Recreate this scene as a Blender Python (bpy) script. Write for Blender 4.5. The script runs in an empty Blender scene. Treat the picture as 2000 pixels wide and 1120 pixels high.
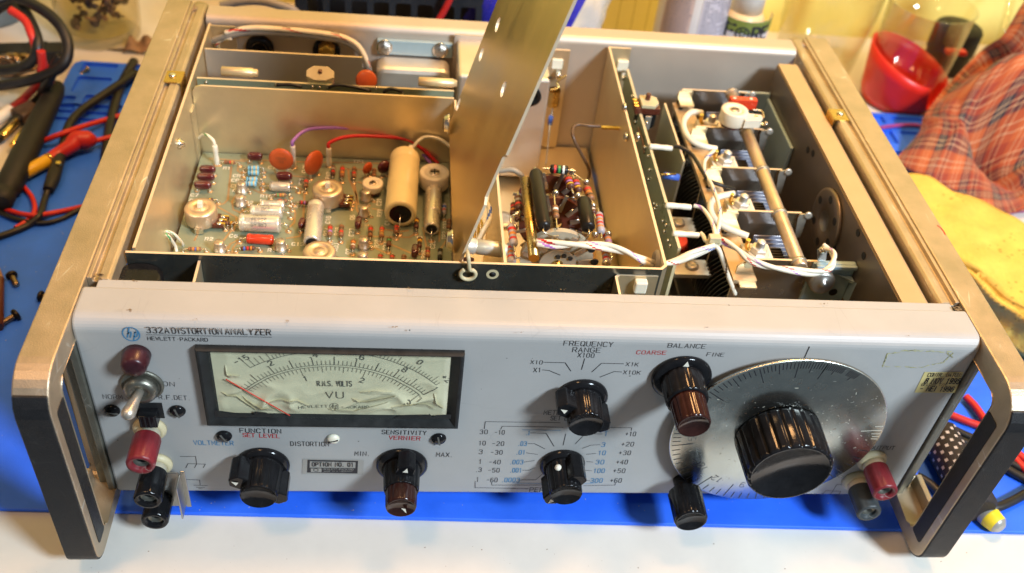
import bpy, bmesh, math, random
from mathutils import Vector, Matrix, Euler, noise
random.seed(7)
PI = math.pi
R_ = math.radians
scene = bpy.context.scene
C = scene.collection

# ------------------------------------------------------------------ camera, light, exposure
CAM_P = Vector((-0.0653, -0.2971, 0.4107))
CAM_E = Euler((0.8363, -0.0980, -0.0649), 'XYZ')
CAM_F = 1921.36                      # focal length in pixels of a 2000 px wide picture
cam_d = bpy.data.cameras.new('camera'); cam = bpy.data.objects.new('camera', cam_d); C.objects.link(cam)
cam.location = CAM_P; cam.rotation_euler = CAM_E
cam_d.sensor_width = 36; cam_d.lens = CAM_F / 2000 * 36
cam_d.clip_start = 0.01; cam_d.clip_end = 20
cam_d.dof.use_dof = True; cam_d.dof.focus_distance = 0.455; cam_d.dof.aperture_fstop = 9.0
scene.camera = cam

w = bpy.data.worlds.new('World'); scene.world = w; w.use_nodes = True
nt = w.node_tree; nt.nodes.clear()
wo = nt.nodes.new('ShaderNodeOutputWorld'); wb = nt.nodes.new('ShaderNodeBackground')
tc = nt.nodes.new('ShaderNodeTexCoord'); sp = nt.nodes.new('ShaderNodeSeparateXYZ')
rmp = nt.nodes.new('ShaderNodeValToRGB'); mth = nt.nodes.new('ShaderNodeMath'); mth.operation = 'MULTIPLY_ADD'
mth.inputs[1].default_value = 0.5; mth.inputs[2].default_value = 0.5
nt.links.new(tc.outputs['Generated'], sp.inputs[0]); nt.links.new(sp.outputs['Y'], mth.inputs[0])
nt.links.new(mth.outputs[0], rmp.inputs[0]); nt.links.new(rmp.outputs[0], wb.inputs[0]); nt.links.new(wb.outputs[0], wo.inputs[0])
cr = rmp.color_ramp
cr.elements[0].position = 0.15; cr.elements[0].color = (0.40, 0.50, 0.60, 1)   # the window side of the room
cr.elements[1].position = 0.75; cr.elements[1].color = (0.95, 0.54, 0.25, 1)   # the lamp-lit side
wb.inputs[1].default_value = 0.27

def area(name, loc, target, size, power, col):
    l = bpy.data.lights.new(name, 'AREA'); l.energy = power; l.color = col; l.shape = 'DISK'; l.size = size
    o = bpy.data.objects.new(name, l); C.objects.link(o); o.location = loc
    o.rotation_euler = (Vector(target) - Vector(loc)).to_track_quat('-Z', 'Y').to_euler()
    return o
area('window_light', (0.75, -0.75, 0.98), (0, 0.0, 0.05), 0.28, 32, (0.74, 0.88, 1.0))
area('desk_lamp_light', (0.20, 0.26, 1.00), (0, 0.16, 0.05), 0.24, 9.5, (1.0, 0.52, 0.20))
area('ceiling_lamp_light', (-0.40, -0.22, 1.20), (0.0, 0.10, 0.05), 0.20, 4, (1.0, 0.58, 0.26))

scene.view_settings.view_transform = 'Standard'; scene.view_settings.look = 'None'
scene.view_settings.gamma = 1; scene.view_settings.exposure = 0.0; scene.view_settings.use_curve_mapping = False
scene.render.engine = 'CYCLES'
try:
    scene.cycles.use_denoising = True; scene.cycles.denoiser = 'OPENIMAGEDENOISE'
except Exception: pass
scene.cycles.max_bounces = 8; scene.cycles.transparent_max_bounces = 12
scene.cycles.sample_clamp_indirect = 6

# a point of the place from where it shows in the photograph and the plane it lies on
CM = CAM_E.to_matrix()
def at(px, py, ax, v):
    d = CM @ Vector(((px - 1000) / CAM_F, -(py - 560) / CAM_F, -1))
    return CAM_P + d * ((v - CAM_P[ax]) / d[ax])

# ------------------------------------------------------------------ materials
def rgb(r, g, b):
    f = lambda c: (c / 255 / 12.92) if c / 255 <= 0.04045 else ((c / 255 + 0.055) / 1.055) ** 2.4
    return (f(r), f(g), f(b), 1)
def mat(name, col, rough=0.5, metal=0.0, var=0.12, vscale=40, bump=0.0, bscale=300, spec=0.5, aniso=0, trans=0, coat=0, sss=0, rvar=0.1, stretch=None, alpha=1, ior=1.45):
    m = bpy.data.materials.new(name); m.use_nodes = True; n = m.node_tree.nodes; L = m.node_tree.links
    b = n['Principled BSDF']
    if len(col) == 3: col = (*col, 1)
    b.inputs['Roughness'].default_value = rough; b.inputs['Metallic'].default_value = metal
    b.inputs['Specular IOR Level'].default_value = spec; b.inputs['IOR'].default_value = ior
    if aniso: b.inputs['Anisotropic'].default_value = aniso
    if trans: b.inputs['Transmission Weight'].default_value = trans
    if coat: b.inputs['Coat Weight'].default_value = coat; b.inputs['Coat Roughness'].default_value = 0.15
    if sss: b.inputs['Subsurface Weight'].default_value = sss; b.inputs['Subsurface Scale'].default_value = 0.003
    if alpha < 1: b.inputs['Alpha'].default_value = alpha
    tcn = n.new('ShaderNodeTexCoord'); mp = n.new('ShaderNodeMapping')
    if stretch: mp.inputs['Scale'].default_value = stretch
    L.new(tcn.outputs['Object'], mp.inputs[0])
    nz = n.new('ShaderNodeTexNoise'); nz.inputs['Scale'].default_value = vscale; nz.inputs['Detail'].default_value = 6; nz.inputs['Roughness'].default_value = 0.65
    L.new(mp.outputs[0], nz.inputs['Vector'])
    if var:
        mx = n.new('ShaderNodeMix'); mx.data_type = 'RGBA'; mx.blend_type = 'MIX'
        rr = n.new('ShaderNodeMapRange'); rr.inputs[1].default_value = 0.3; rr.inputs[2].default_value = 0.7
        L.new(nz.outputs['Fac'], rr.inputs[0]); L.new(rr.outputs[0], mx.inputs[0])
        mx.inputs[6].default_value = tuple(c * (1 - var) for c in col[:3]) + (1,)
        mx.inputs[7].default_value = tuple(min(1, c * (1 + var)) for c in col[:3]) + (1,)
        L.new(mx.outputs[2], b.inputs['Base Color'])
    else: b.inputs['Base Color'].default_value = col
    if rvar:
        r2 = n.new('ShaderNodeMapRange'); r2.inputs[1].default_value = 0.25; r2.inputs[2].default_value = 0.75
        r2.inputs[3].default_value = max(0.02, rough - rvar); r2.inputs[4].default_value = min(1, rough + rvar)
        L.new(nz.outputs['Fac'], r2.inputs[0]); L.new(r2.outputs[0], b.inputs['Roughness'])
    if bump:
        n2 = n.new('ShaderNodeTexNoise'); n2.inputs['Scale'].default_value = bscale; n2.inputs['Detail'].default_value = 4
        L.new(mp.outputs[0], n2.inputs['Vector'])
        bp = n.new('ShaderNodeBump'); bp.inputs['Strength'].default_value = bump; bp.inputs['Distance'].default_value = 0.0006
        L.new(n2.outputs['Fac'], bp.inputs['Height']); L.new(bp.outputs[0], b.inputs['Normal'])
    return m
def scratched(m, amount=0.5, scale=55, dark=0.55):
    # thin wear marks: stretched voronoi edges mixed over the colour
    n = m.node_tree.nodes; L = m.node_tree.links; b = n['Principled BSDF']
    src = b.inputs['Base Color'].links[0].from_socket if b.inputs['Base Color'].links else None
    tcn = n.new('ShaderNodeTexCoord'); mp = n.new('ShaderNodeMapping'); mp.inputs['Rotation'].default_value = (0.4, 0.3, 0.7)
    mp.inputs['Scale'].default_value = (1, 0.12, 0.6)
    L.new(tcn.outputs['Object'], mp.inputs[0])
    v = n.new('ShaderNodeTexVoronoi'); v.feature = 'DISTANCE_TO_EDGE'; v.inputs['Scale'].default_value = scale * 3
    L.new(mp.outputs[0], v.inputs['Vector'])
    lt = n.new('ShaderNodeMath'); lt.operation = 'LESS_THAN'; lt.inputs[1].default_value = 0.012; L.new(v.outputs['Distance'], lt.inputs[0])
    nz = n.new('ShaderNodeTexNoise'); nz.inputs['Scale'].default_value = scale; L.new(tcn.outputs['Object'], nz.inputs['Vector'])
    gt = n.new('ShaderNodeMapRange'); gt.inputs[1].default_value = 0.58; gt.inputs[2].default_value = 0.68; L.new(nz.outputs['Fac'], gt.inputs[0])
    mu = n.new('ShaderNodeMath'); mu.operation = 'MULTIPLY'; L.new(lt.outputs[0], mu.inputs[0]); L.new(gt.outputs[0], mu.inputs[1])
    m2 = n.new('ShaderNodeMath'); m2.operation = 'MULTIPLY'; m2.inputs[1].default_value = amount; L.new(mu.outputs[0], m2.inputs[0])
    mx = n.new('ShaderNodeMix'); mx.data_type = 'RGBA'
    L.new(m2.outputs[0], mx.inputs[0])
    if src: L.new(src, mx.inputs[6])
    else: mx.inputs[6].default_value = b.inputs['Base Color'].default_value
    mx.inputs[7].default_value = (dark, dark, dark * 0.9, 1)
    L.new(mx.outputs[2], b.inputs['Base Color'])
    return m

def clear(name, tint, rough=.04, amount=1.0):
    m = bpy.data.materials.new(name); m.use_nodes = True; n = m.node_tree.nodes; L = m.node_tree.links; n.clear()
    o = n.new('ShaderNodeOutputMaterial'); mx = n.new('ShaderNodeMixShader'); t = n.new('ShaderNodeBsdfTransparent'); g_ = n.new('ShaderNodeBsdfGlossy'); lw = n.new('ShaderNodeLayerWeight'); lw.inputs['Blend'].default_value = .5; pw = n.new('ShaderNodeMath'); pw.operation = 'POWER'; pw.inputs[1].default_value = 3.5; L.new(lw.outputs['Facing'], pw.inputs[0])
    t.inputs[0].default_value = (*tint, 1); g_.inputs['Roughness'].default_value = rough; mu = n.new('ShaderNodeMath'); mu.operation = 'MULTIPLY_ADD'; mu.inputs[1].default_value = amount * .7; mu.inputs[2].default_value = .03; mu.use_clamp = True
    L.new(pw.outputs[0], mu.inputs[0]); L.new(mu.outputs[0], mx.inputs[0]); L.new(t.outputs[0], mx.inputs[1]); L.new(g_.outputs[0], mx.inputs[2]); L.new(mx.outputs[0], o.inputs[0]); return m
M = {}
M['paint'] = scratched(mat('grey_enamel', (0.368, 0.364, 0.350), 0.42, var=0.05, vscale=25, bump=0.10, bscale=2500, rvar=0.08), 0.16, 40, 0.16)
M['alu'] = mat('chromated_aluminium', (0.76, 0.65, 0.44), 0.40, 0.85, var=0.08, vscale=30, bump=0.03, bscale=600, rvar=0.08)
M['alu_edge'] = mat('bare_cut_aluminium', (0.76, 0.60, 0.41), 0.5, 0.4, var=0.06)
M['cover'] = mat('brushed_cover_aluminium', (0.70, 0.56, 0.32), 0.34, 0.97, var=0.10, vscale=22, bump=0.05, bscale=900, stretch=(1, 1, .12), rvar=0.10)
M['cast'] = scratched(mat('cast_aluminium', (0.50, 0.40, 0.28), 0.44, 0.75, var=0.12, vscale=60, bump=0.25, bscale=1500), 0.7, 60, 0.75)
M['cast_dark'] = scratched(mat('worn_olive_cast', (0.16, 0.155, 0.125), 0.45, 0.6, var=0.2, vscale=80, bump=0.25, bscale=1200), 0.6, 70, 0.5)
M['leather'] = scratched(mat('black_vinyl', (0.012, 0.012, 0.013), 0.42, var=0.3, vscale=200, bump=0.5, bscale=1800), 0.5, 60, 0.12)
M['rear'] = mat('satin_aluminium', (0.56, 0.48, 0.40), 0.52, 0.55, var=0.05, vscale=20, bump=0.03, bscale=500, rvar=0.06)
M['steel'] = mat('bright_steel', (0.72, 0.70, 0.66), 0.22, 1.0, var=0.08, vscale=200)
M['dullsteel'] = mat('dull_plate', (0.42, 0.40, 0.36), 0.35, 0.9, var=0.15, vscale=60)
M['dark_plate'] = scratched(mat('dark_smoky_plate', (0.15, 0.155, 0.14), 0.26, 0.85, var=0.25, vscale=30), 0.15, 60, 0.5)
M['brown_plate'] = mat('brown_chassis_plate', (0.23, 0.185, 0.145), 0.42, 0.75, var=0.15, vscale=30)  # dark brown metal of the inner facing and drive disc
M['bluegrey'] = mat('blue_grey_casting', (0.33, 0.45, 0.50), 0.42, 0.35, var=0.08, vscale=60)
M['tan_anod'] = mat('tan_anodised_aluminium', (0.56, 0.41, 0.25), 0.48, 0.6, var=0.06, vscale=30)
M['softalu'] = mat('bright_satin_aluminium', (0.74, 0.70, 0.62), 0.40, 0.6, var=0.05)
M['bezel'] = mat('dusty_black_frame', (0.017, 0.018, 0.018), 0.5, var=0.4, vscale=160, spec=0.25)
M['brass'] = mat('brass', (0.62, 0.42, 0.14), 0.28, 1.0, var=0.12, vscale=120)
M['gold'] = mat('gold_plating', (0.85, 0.58, 0.18), 0.22, 1.0, var=0.08, vscale=120)
M['black'] = scratched(mat('black_bakelite', (0.009, 0.009, 0.010), 0.13, rvar=0.05, var=0.3, vscale=150, bump=0.08, bscale=900, spec=0.24), 0.15, 80, 0.10)
M['black_matt'] = mat('matt_black', (0.012, 0.012, 0.013), 0.6, var=0.3, vscale=100, bump=0.15, bscale=900)
M['redknob'] = mat('dark_red_bakelite', (0.026, 0.009, 0.007), 0.15, var=0.3, vscale=150, spec=0.4)
M['post_red'] = scratched(mat('faded_red_plastic', (0.17, 0.016, 0.022), 0.42, var=0.22, vscale=120, bump=0.15, bscale=900), 0.6, 70, 0.4)
M['lamp_red'] = mat('dark_red_lens', (0.040, 0.009, 0.013), 0.33, var=0.5, vscale=200)
M['satinsteel'] = mat('worn_nickel', (0.50, 0.46, 0.39), 0.40, 0.75, var=0.15, vscale=150)
M['ivory'] = mat('aged_ivory_plastic', (0.54, 0.46, 0.28), 0.45, var=0.1, vscale=80)
M['nylon'] = mat('white_nylon', (0.74, 0.68, 0.54), 0.4, var=0.06, sss=0.1)
M['ceramic'] = mat('cream_ceramic', (0.72, 0.64, 0.50), 0.35, var=0.06, vscale=100)
M['pcb'] = mat('glass_epoxy_board', (0.200, 0.225, 0.150), 0.32, var=0.12, vscale=40, coat=0.3)
M['trace'] = mat('tinned_trace', (0.40, 0.26, 0.13), 0.35, 0.4, var=0.15, vscale=200)
M['solder'] = mat('solder', (0.66, 0.60, 0.50), 0.25, 0.95, var=0.1, vscale=400)
M['silk'] = mat('white_silkscreen', (0.78, 0.75, 0.62), 0.5, var=0)
M['maroon'] = mat('maroon_dipped', (0.085, 0.010, 0.012), 0.12, var=0.15, vscale=200, coat=0.6)
M['orange'] = mat('orange_ceramic', (0.50, 0.085, 0.018), 0.40, var=0.15, vscale=150, bump=0.08, bscale=600)
M['tan'] = mat('carbon_tan', (0.24, 0.105, 0.045), 0.38, var=0.1, vscale=200)
M['brown'] = mat('carbon_brown', (0.10, 0.035, 0.02), 0.35, var=0.12, vscale=200)
M['lilac'] = mat('grey_lilac_body', (0.36, 0.33, 0.36), 0.35, var=0.06)
M['skyblue'] = mat('sky_blue_body', (0.16, 0.42, 0.58), 0.32, var=0.06)
M['filmcap'] = mat('clear_sleeved_foil', (0.74, 0.69, 0.58), 0.28, 0.55, var=0.08, vscale=60, coat=0.5)
M['silvercap'] = mat('silver_sleeved_can', (0.66, 0.60, 0.50), 0.26, 0.55, var=0.06, vscale=60, coat=0.5)
M['yellowcap'] = mat('waxy_yellow_sleeve', (0.76, 0.63, 0.33), 0.35, var=0.08, vscale=50, coat=0.3)
M['redcap'] = mat('scarlet_body', (0.62, 0.045, 0.015), 0.28, var=0.08, coat=0.3)
M['can'] = mat('transistor_can', (0.56, 0.47, 0.36), 0.42, 0.8, var=0.12, vscale=200)
M['pot'] = mat('potentiometer_can', (0.66, 0.50, 0.34), 0.40, 0.75, var=0.1, vscale=100)
M['phenolic'] = mat('brown_phenolic', (0.095, 0.022, 0.012), 0.32, var=0.2, vscale=120, coat=0.2)
M['resblack'] = mat('black_vitreous', (0.014, 0.011, 0.009), 0.34, var=0.3, vscale=100, spec=0.35)
M['smokewafer'] = mat('grey_smoke_wafer', (0.42, 0.36, 0.26), 0.30, var=0.12, vscale=60, coat=0.3)
for nm, c in dict(w_white=(0.74, 0.68, 0.55), w_red=(0.55, 0.02, 0.02), w_violet=(0.36, 0.16, 0.50), w_green=(0.04, 0.25, 0.07), w_yellow=(0.72, 0.42, 0.03),
                  w_blue=(0.05, 0.12, 0.48), w_black=(0.016, 0.014, 0.014), w_grey=(0.30, 0.28, 0.25), w_brown=(0.10, 0.055, 0.03), w_orange=(0.6, 0.2, 0.03),
                  b_white=(0.75, 0.72, 0.66), b_gold=(0.5, 0.33, 0.08)).items():
    M[nm] = mat(nm.replace('w_', 'insulation_').replace('b_', 'band_'), c, 0.38, var=0.08, vscale=150)
M['w_clear'] = mat('insulation_clear', (0.62, 0.58, 0.44), 0.22, var=0.08, coat=0.4)
M['ink'] = mat('black_ink', (0.016, 0.016, 0.02), 0.5, var=0)
M['ink_blue'] = mat('blue_ink', (0.055, 0.20, 0.36), 0.5, var=0)
M['ink_red'] = mat('red_ink', (0.45, 0.02, 0.025), 0.5, var=0)
M['ink_brown'] = mat('brown_ink', (0.16, 0.07, 0.03), 0.5, var=0)
M['ink_grey'] = mat('grey_ink', (0.10, 0.10, 0.09), 0.5, var=0)
M['white_mark'] = mat('white_filled_mark', (0.78, 0.74, 0.62), 0.5, var=0)

# ------------------------------------------------------------------ mesh builder
class MB:
    def __init__(s): s.v = []; s.f = []; s.mi = []; s.sm = []; s.mats = []
    def m(s, mt):
        if mt not in s.mats: s.mats.append(mt)
        return s.mats.index(mt)
    def add(s, vs, fs, mt, smooth=False):
        b = len(s.v); s.v += [Vector(v) for v in vs]; k = s.m(mt)
        for f in fs: s.f.append(tuple(b + i for i in f)); s.mi.append(k); s.sm.append(smooth)
        return s
    def box(s, lo, hi, mt, X=None):
        x0, y0, z0 = lo; x1, y1, z1 = hi
        vs = [Vector(p) for p in ((x0, y0, z0), (x1, y0, z0), (x1, y1, z0), (x0, y1, z0), (x0, y0, z1), (x1, y0, z1), (x1, y1, z1), (x0, y1, z1))]
        if X: vs = [X @ v for v in vs]
        return s.add(vs, [(0, 3, 2, 1), (4, 5, 6, 7), (0, 1, 5, 4), (1, 2, 6, 5), (2, 3, 7, 6), (3, 0, 4, 7)], mt)
    def lathe(s, prof, o, ax, mt, n=24, smooth=True, flute=None, ref=None, caps=True, sx=1.0, arc=None):
        # prof: (r, t) along the axis from o ; flute(angle, k)->radius factor ; mt may be a list, one per segment
        ax = Vector(ax).normalized(); o = Vector(o)
        rf = Vector(ref) if ref else (Vector((0, 0, 1)) if abs(ax.z) < 0.9 else Vector((1, 0, 0)))
        u = (rf - ax * rf.dot(ax)).normalized(); v = ax.cross(u)
        vs = []
        for k, (r, t) in enumerate(prof):
            for i in range(n):
                a = 2 * PI * i / n; rr = r * (flute(a, k) if flute else 1)
                vs.append(o + ax * t + u * (rr * math.cos(a)) * sx + v * (rr * math.sin(a)))
        b = len(s.v); s.v += vs
        for k in range(len(prof) - 1):
            mm = mt[k] if isinstance(mt, list) else mt; mi = s.m(mm)
            for i in range(n):
                j = (i + 1) % n
                s.f.append((b + k * n + i, b + k * n + j, b + (k + 1) * n + j, b + (k + 1) * n + i)); s.mi.append(mi); s.sm.append(smooth)
        if caps:
            for k, rev in ((0, True), (len(prof) - 1, False)):
                if prof[k][0] > 1e-6:
                    mm = mt[min(k, len(mt) - 1)] if isinstance(mt, list) else mt
                    ids = [b + k * n + i for i in range(n)]
                    s.f.append(tuple(reversed(ids)) if rev else tuple(ids)); s.mi.append(s.m(mm)); s.sm.append(False)
        return s
    def cyl(s, p0, p1, r, mt, n=16, r1=None, bev=0.0, smooth=True):
        p0 = Vector(p0); p1 = Vector(p1); L = (p1 - p0).length; r1 = r if r1 is None else r1
        if bev: pr = [(r - bev, 0), (r, bev), (r1, L - bev), (r1 - bev, L)]
        else: pr = [(r, 0), (r1, L)]
        return s.lathe(pr, p0, p1 - p0, mt, n, smooth)
    def tube(s, pts, r, mt, n=8, sub=6, stripe=None, closed=False, radii=None, pitch=0.02):
        P = [Vector(p) for p in pts]
        if sub > 1:
            Q = []; RR = []
            N = len(P)
            for i in range(N - 1):
                a = P[max(i - 1, 0)]; b = P[i]; c = P[i + 1]; d = P[min(i + 2, N - 1)]
                for k in range(sub):
                    t = k / sub
                    Q.append(0.5 * ((2 * b) + (c - a) * t + (2 * a - 5 * b + 4 * c - d) * t * t + (3 * b - a - 3 * c + d) * t ** 3))
                    RR.append((radii[i] * (1 - t) + radii[i + 1] * t) if radii else r)
            Q.append(P[-1]); RR.append(radii[-1] if radii else r)
        else: Q = P; RR = radii or [r] * len(P)
        b0 = len(s.v); prev = None; dist = 0; offs = []
        for i, q in enumerate(Q):
            t = (Q[min(i + 1, len(Q) - 1)] - Q[max(i - 1, 0)])
            t = t.normalized() if t.length > 1e-9 else Vector((0, 0, 1))
            if prev is None: u = t.orthogonal().normalized()
            else: u = prev - t * prev.dot(t); u = u.normalized() if u.length > 1e-6 else t.orthogonal().normalized()
            prev = u; vv = t.cross(u)
            if i: dist += (q - Q[i - 1]).length
            offs.append(dist)
            for k in range(n):
                a = 2 * PI * k / n; s.v.append(q + (u * math.cos(a) + vv * math.sin(a)) * RR[i])
        mi = s.m(mt)
        for i in range(len(Q) - 1):
            for k in range(n):
                j = (k + 1) % n; mm = mi
                if stripe:
                    for si, st in enumerate(stripe):
                        if int(k - offs[i] / pitch * n - si * n / len(stripe)) % n == 0: mm = s.m(st)
                s.f.append((b0 + i * n + k, b0 + i * n + j, b0 + (i + 1) * n + j, b0 + (i + 1) * n + k)); s.mi.append(mm); s.sm.append(True)
        s.f.append(tuple(b0 + k for k in reversed(range(n)))); s.mi.append(mi); s.sm.append(False)
        e = b0 + (len(Q) - 1) * n
        s.f.append(tuple(e + k for k in range(n))); s.mi.append(mi); s.sm.append(False)
        return s
    def prism(s, poly, o, U, V, depth, mt, smooth=False, sidemt=None):
        # poly in (u, v); extruded from o along U x V by depth
        o = Vector(o); U = Vector(U).normalized(); V = Vector(V).normalized(); W = U.cross(V)
        n = len(poly)
        ar = sum(poly[i][0] * poly[(i + 1) % n][1] - poly[(i + 1) % n][0] * poly[i][1] for i in range(n))
        if ar < 0: poly = list(reversed(poly))
        vs = [o + U * a + V * b for a, b in poly] + [o + U * a + V * b + W * depth for a, b in poly]
        if depth < 0:
            fr = [tuple(range(n)), tuple(reversed(range(n, 2 * n)))]; sd = [(i + n, (i + 1) % n + n, (i + 1) % n, i) for i in range(n)]
        else:
            fr = [tuple(reversed(range(n))), tuple(range(n, 2 * n))]; sd = [(i, (i + 1) % n, (i + 1) % n + n, i + n) for i in range(n)]
        b = len(s.v); s.add(vs, fr, mt); k = s.m(sidemt or mt)
        for f in sd: s.f.append(tuple(b + i for i in f)); s.mi.append(k); s.sm.append(smooth)
        return s
    def holed(s, outer, holes, o, U, V, depth, mt, sidemt=None):
        # a plate with holes: polygons (u, v); triangulated by bmesh
        o = Vector(o); U = Vector(U).normalized(); V = Vector(V).normalized(); W = U.cross(V)
        bm = bmesh.new(); loops = []
        for lp in [outer] + holes:
            vs = [bm.verts.new((a, b, 0)) for a, b in lp]; loops.append(vs)
            for i in range(len(vs)): bm.edges.new((vs[i], vs[(i + 1) % len(vs)]))
        bmesh.ops.triangle_fill(bm, edges=bm.edges[:], use_beauty=True, use_dissolve=False, normal=(0, 0, 1))
        bm.verts.index_update()
        vs = [v.co.copy() for v in bm.verts]; N = len(vs)
        fs = []
        for f in bm.faces:
            ids = [v.index for v in f.verts]
            if f.normal.z < 0: ids.reverse()
            fs.append(ids)
        bm.free()
        P = [o + U * v.x + V * v.y for v in vs]; Q = [p + W * depth for p in P]
        top = fs if depth > 0 else [list(reversed(f)) for f in fs]
        s.add(P + Q, [tuple(reversed(f)) for f in top] + [tuple(i + N for i in f) for f in top], mt)
        b = len(s.v); k = s.m(sidemt or mt); base = 0
        for li, lp in enumerate([outer] + holes):
            n = len(lp)
            vs = [o + U * a + V * c for a, c in lp] + [o + U * a + V * c + W * depth for a, c in lp]
            s.add(vs, [(i, (i + 1) % n, (i + 1) % n + n, i + n) for i in range(n)], sidemt or mt)
        return s
    def ribbon(s, pts, wd, o, U, V, mt, lift=0.0, closed=False):
        # a flat printed line along 2-D points
        o = Vector(o); U = Vector(U).normalized(); V = Vector(V).normalized(); W = U.cross(V)
        n = len(pts); L = []; 
        for i in range(n):
            p = Vector(pts[i]); a = Vector(pts[i - 1]) if (i or closed) else p; c = Vector(pts[(i + 1) % n]) if (i < n - 1 or closed) else p
            d1 = (p - a); d2 = (c - p)
            d1 = d1.normalized() if d1.length > 1e-9 else d2.normalized()
            d2 = d2.normalized() if d2.length > 1e-9 else d1
            t = d1 + d2; t = t.normalized() if t.length > 1e-3 else d1
            nn = Vector((-t.y, t.x)); k = max(0.5, abs(Vector((-d1.y, d1.x)).dot(nn)))
            ex = Vector((0, 0))
            if not closed and i == 0: ex = -d2 * wd * 0.4
            if not closed and i == n - 1: ex = d1 * wd * 0.4
            L.append((p + ex + nn * (wd / 2 / k), p + ex - nn * (wd / 2 / k)))
        vs = []
        for a, c in L: vs += [o + U * a.x + V * a.y + W * lift, o + U * c.x + V * c.y + W * lift]
        m_ = n if closed else n - 1
        return s.add(vs, [(2 * i + 1, 2 * ((i + 1) % n) + 1, 2 * ((i + 1) % n), 2 * i) for i in range(m_)], mt)
    def sphere(s, c, r, mt, n=12, sc=(1, 1, 1)):
        c = Vector(c); k = n // 2
        pr = [(r * math.sin(PI * i / k), -r * math.cos(PI * i / k)) for i in range(k + 1)]
        b = len(s.v); s.lathe(pr, (0, 0, 0), (0, 0, 1), mt, n, True, caps=False)
        for i in range(b, len(s.v)): v = s.v[i]; s.v[i] = c + Vector((v.x * sc[0], v.y * sc[1], v.z * sc[2]))
        return s
    def xform(s, X, start=0):
        for i in range(start, len(s.v)): s.v[i] = X @ s.v[i]
        return s
    def build(s, name, parent=None, bevel=0.0, subd=0, label=None, cat=None, group=None, kind=None, clean=True, segs=2, smooth_all=False):
        me = bpy.data.meshes.new(name)
        xs = [v.x for v in s.v]; ys = [v.y for v in s.v]; zs = [v.z for v in s.v]
        org = Vector(((min(xs) + max(xs)) / 2, (min(ys) + max(ys)) / 2, min(zs)))
        me.from_pydata([v - org for v in s.v], [], s.f)
        for mm in s.mats: me.materials.append(mm)
        me.polygons.foreach_set('material_index', s.mi); me.polygons.foreach_set('use_smooth', s.sm)
        me.update()
        if clean:
            bm = bmesh.new(); bm.from_mesh(me); bmesh.ops.remove_doubles(bm, verts=bm.verts[:], dist=2e-6); bm.to_mesh(me); bm.free()
        o = bpy.data.objects.new(name, me); C.objects.link(o)
        pw = WORLD.get(parent.name, Vector()) if parent else Vector()
        o.location = org - pw; WORLD[o.name] = org
        if parent: o.parent = parent
        if bevel:
            md = o.modifiers.new('bevel', 'BEVEL'); md.width = bevel; md.segments = segs; md.limit_method = 'ANGLE'; md.angle_limit = R_(40)
        if subd:
            md = o.modifiers.new('sub', 'SUBSURF'); md.levels = md.render_levels = subd
        tag(o, label, cat, group, kind)
        return o
WORLD = {}
def tag(o, label=None, cat=None, group=None, kind=None):
    if label: o['label'] = label
    if cat: o['category'] = cat
    if group: o['group'] = group
    if kind: o['kind'] = kind
    return o
def empty(name, loc, label=None, cat=None, group=None, kind=None, parent=None):
    o = bpy.data.objects.new(name, None); C.objects.link(o); o.empty_display_size = 0.02
    pw = WORLD.get(parent.name, Vector()) if parent else Vector()
    o.location = Vector(loc) - pw; WORLD[o.name] = Vector(loc)
    if parent: o.parent = parent
    return tag(o, label, cat, group, kind)
def circ(cx, cy, r, n=20, a0=0.0, ry=None):
    return [(cx + r * math.cos(a0 + 2 * PI * i / n), cy + (ry or r) * math.sin(a0 + 2 * PI * i / n)) for i in range(n)]
def rrect(x0, y0, x1, y1, r, n=5):
    out = []
    for cx, cy, a in ((x1 - r, y1 - r, 0), (x0 + r, y1 - r, PI / 2), (x0 + r, y0 + r, PI), (x1 - r, y0 + r, 1.5 * PI)):
        for i in range(n + 1): t = a + PI / 2 * i / n; out.append((cx + r * math.cos(t), cy + r * math.sin(t)))
    return out

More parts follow.
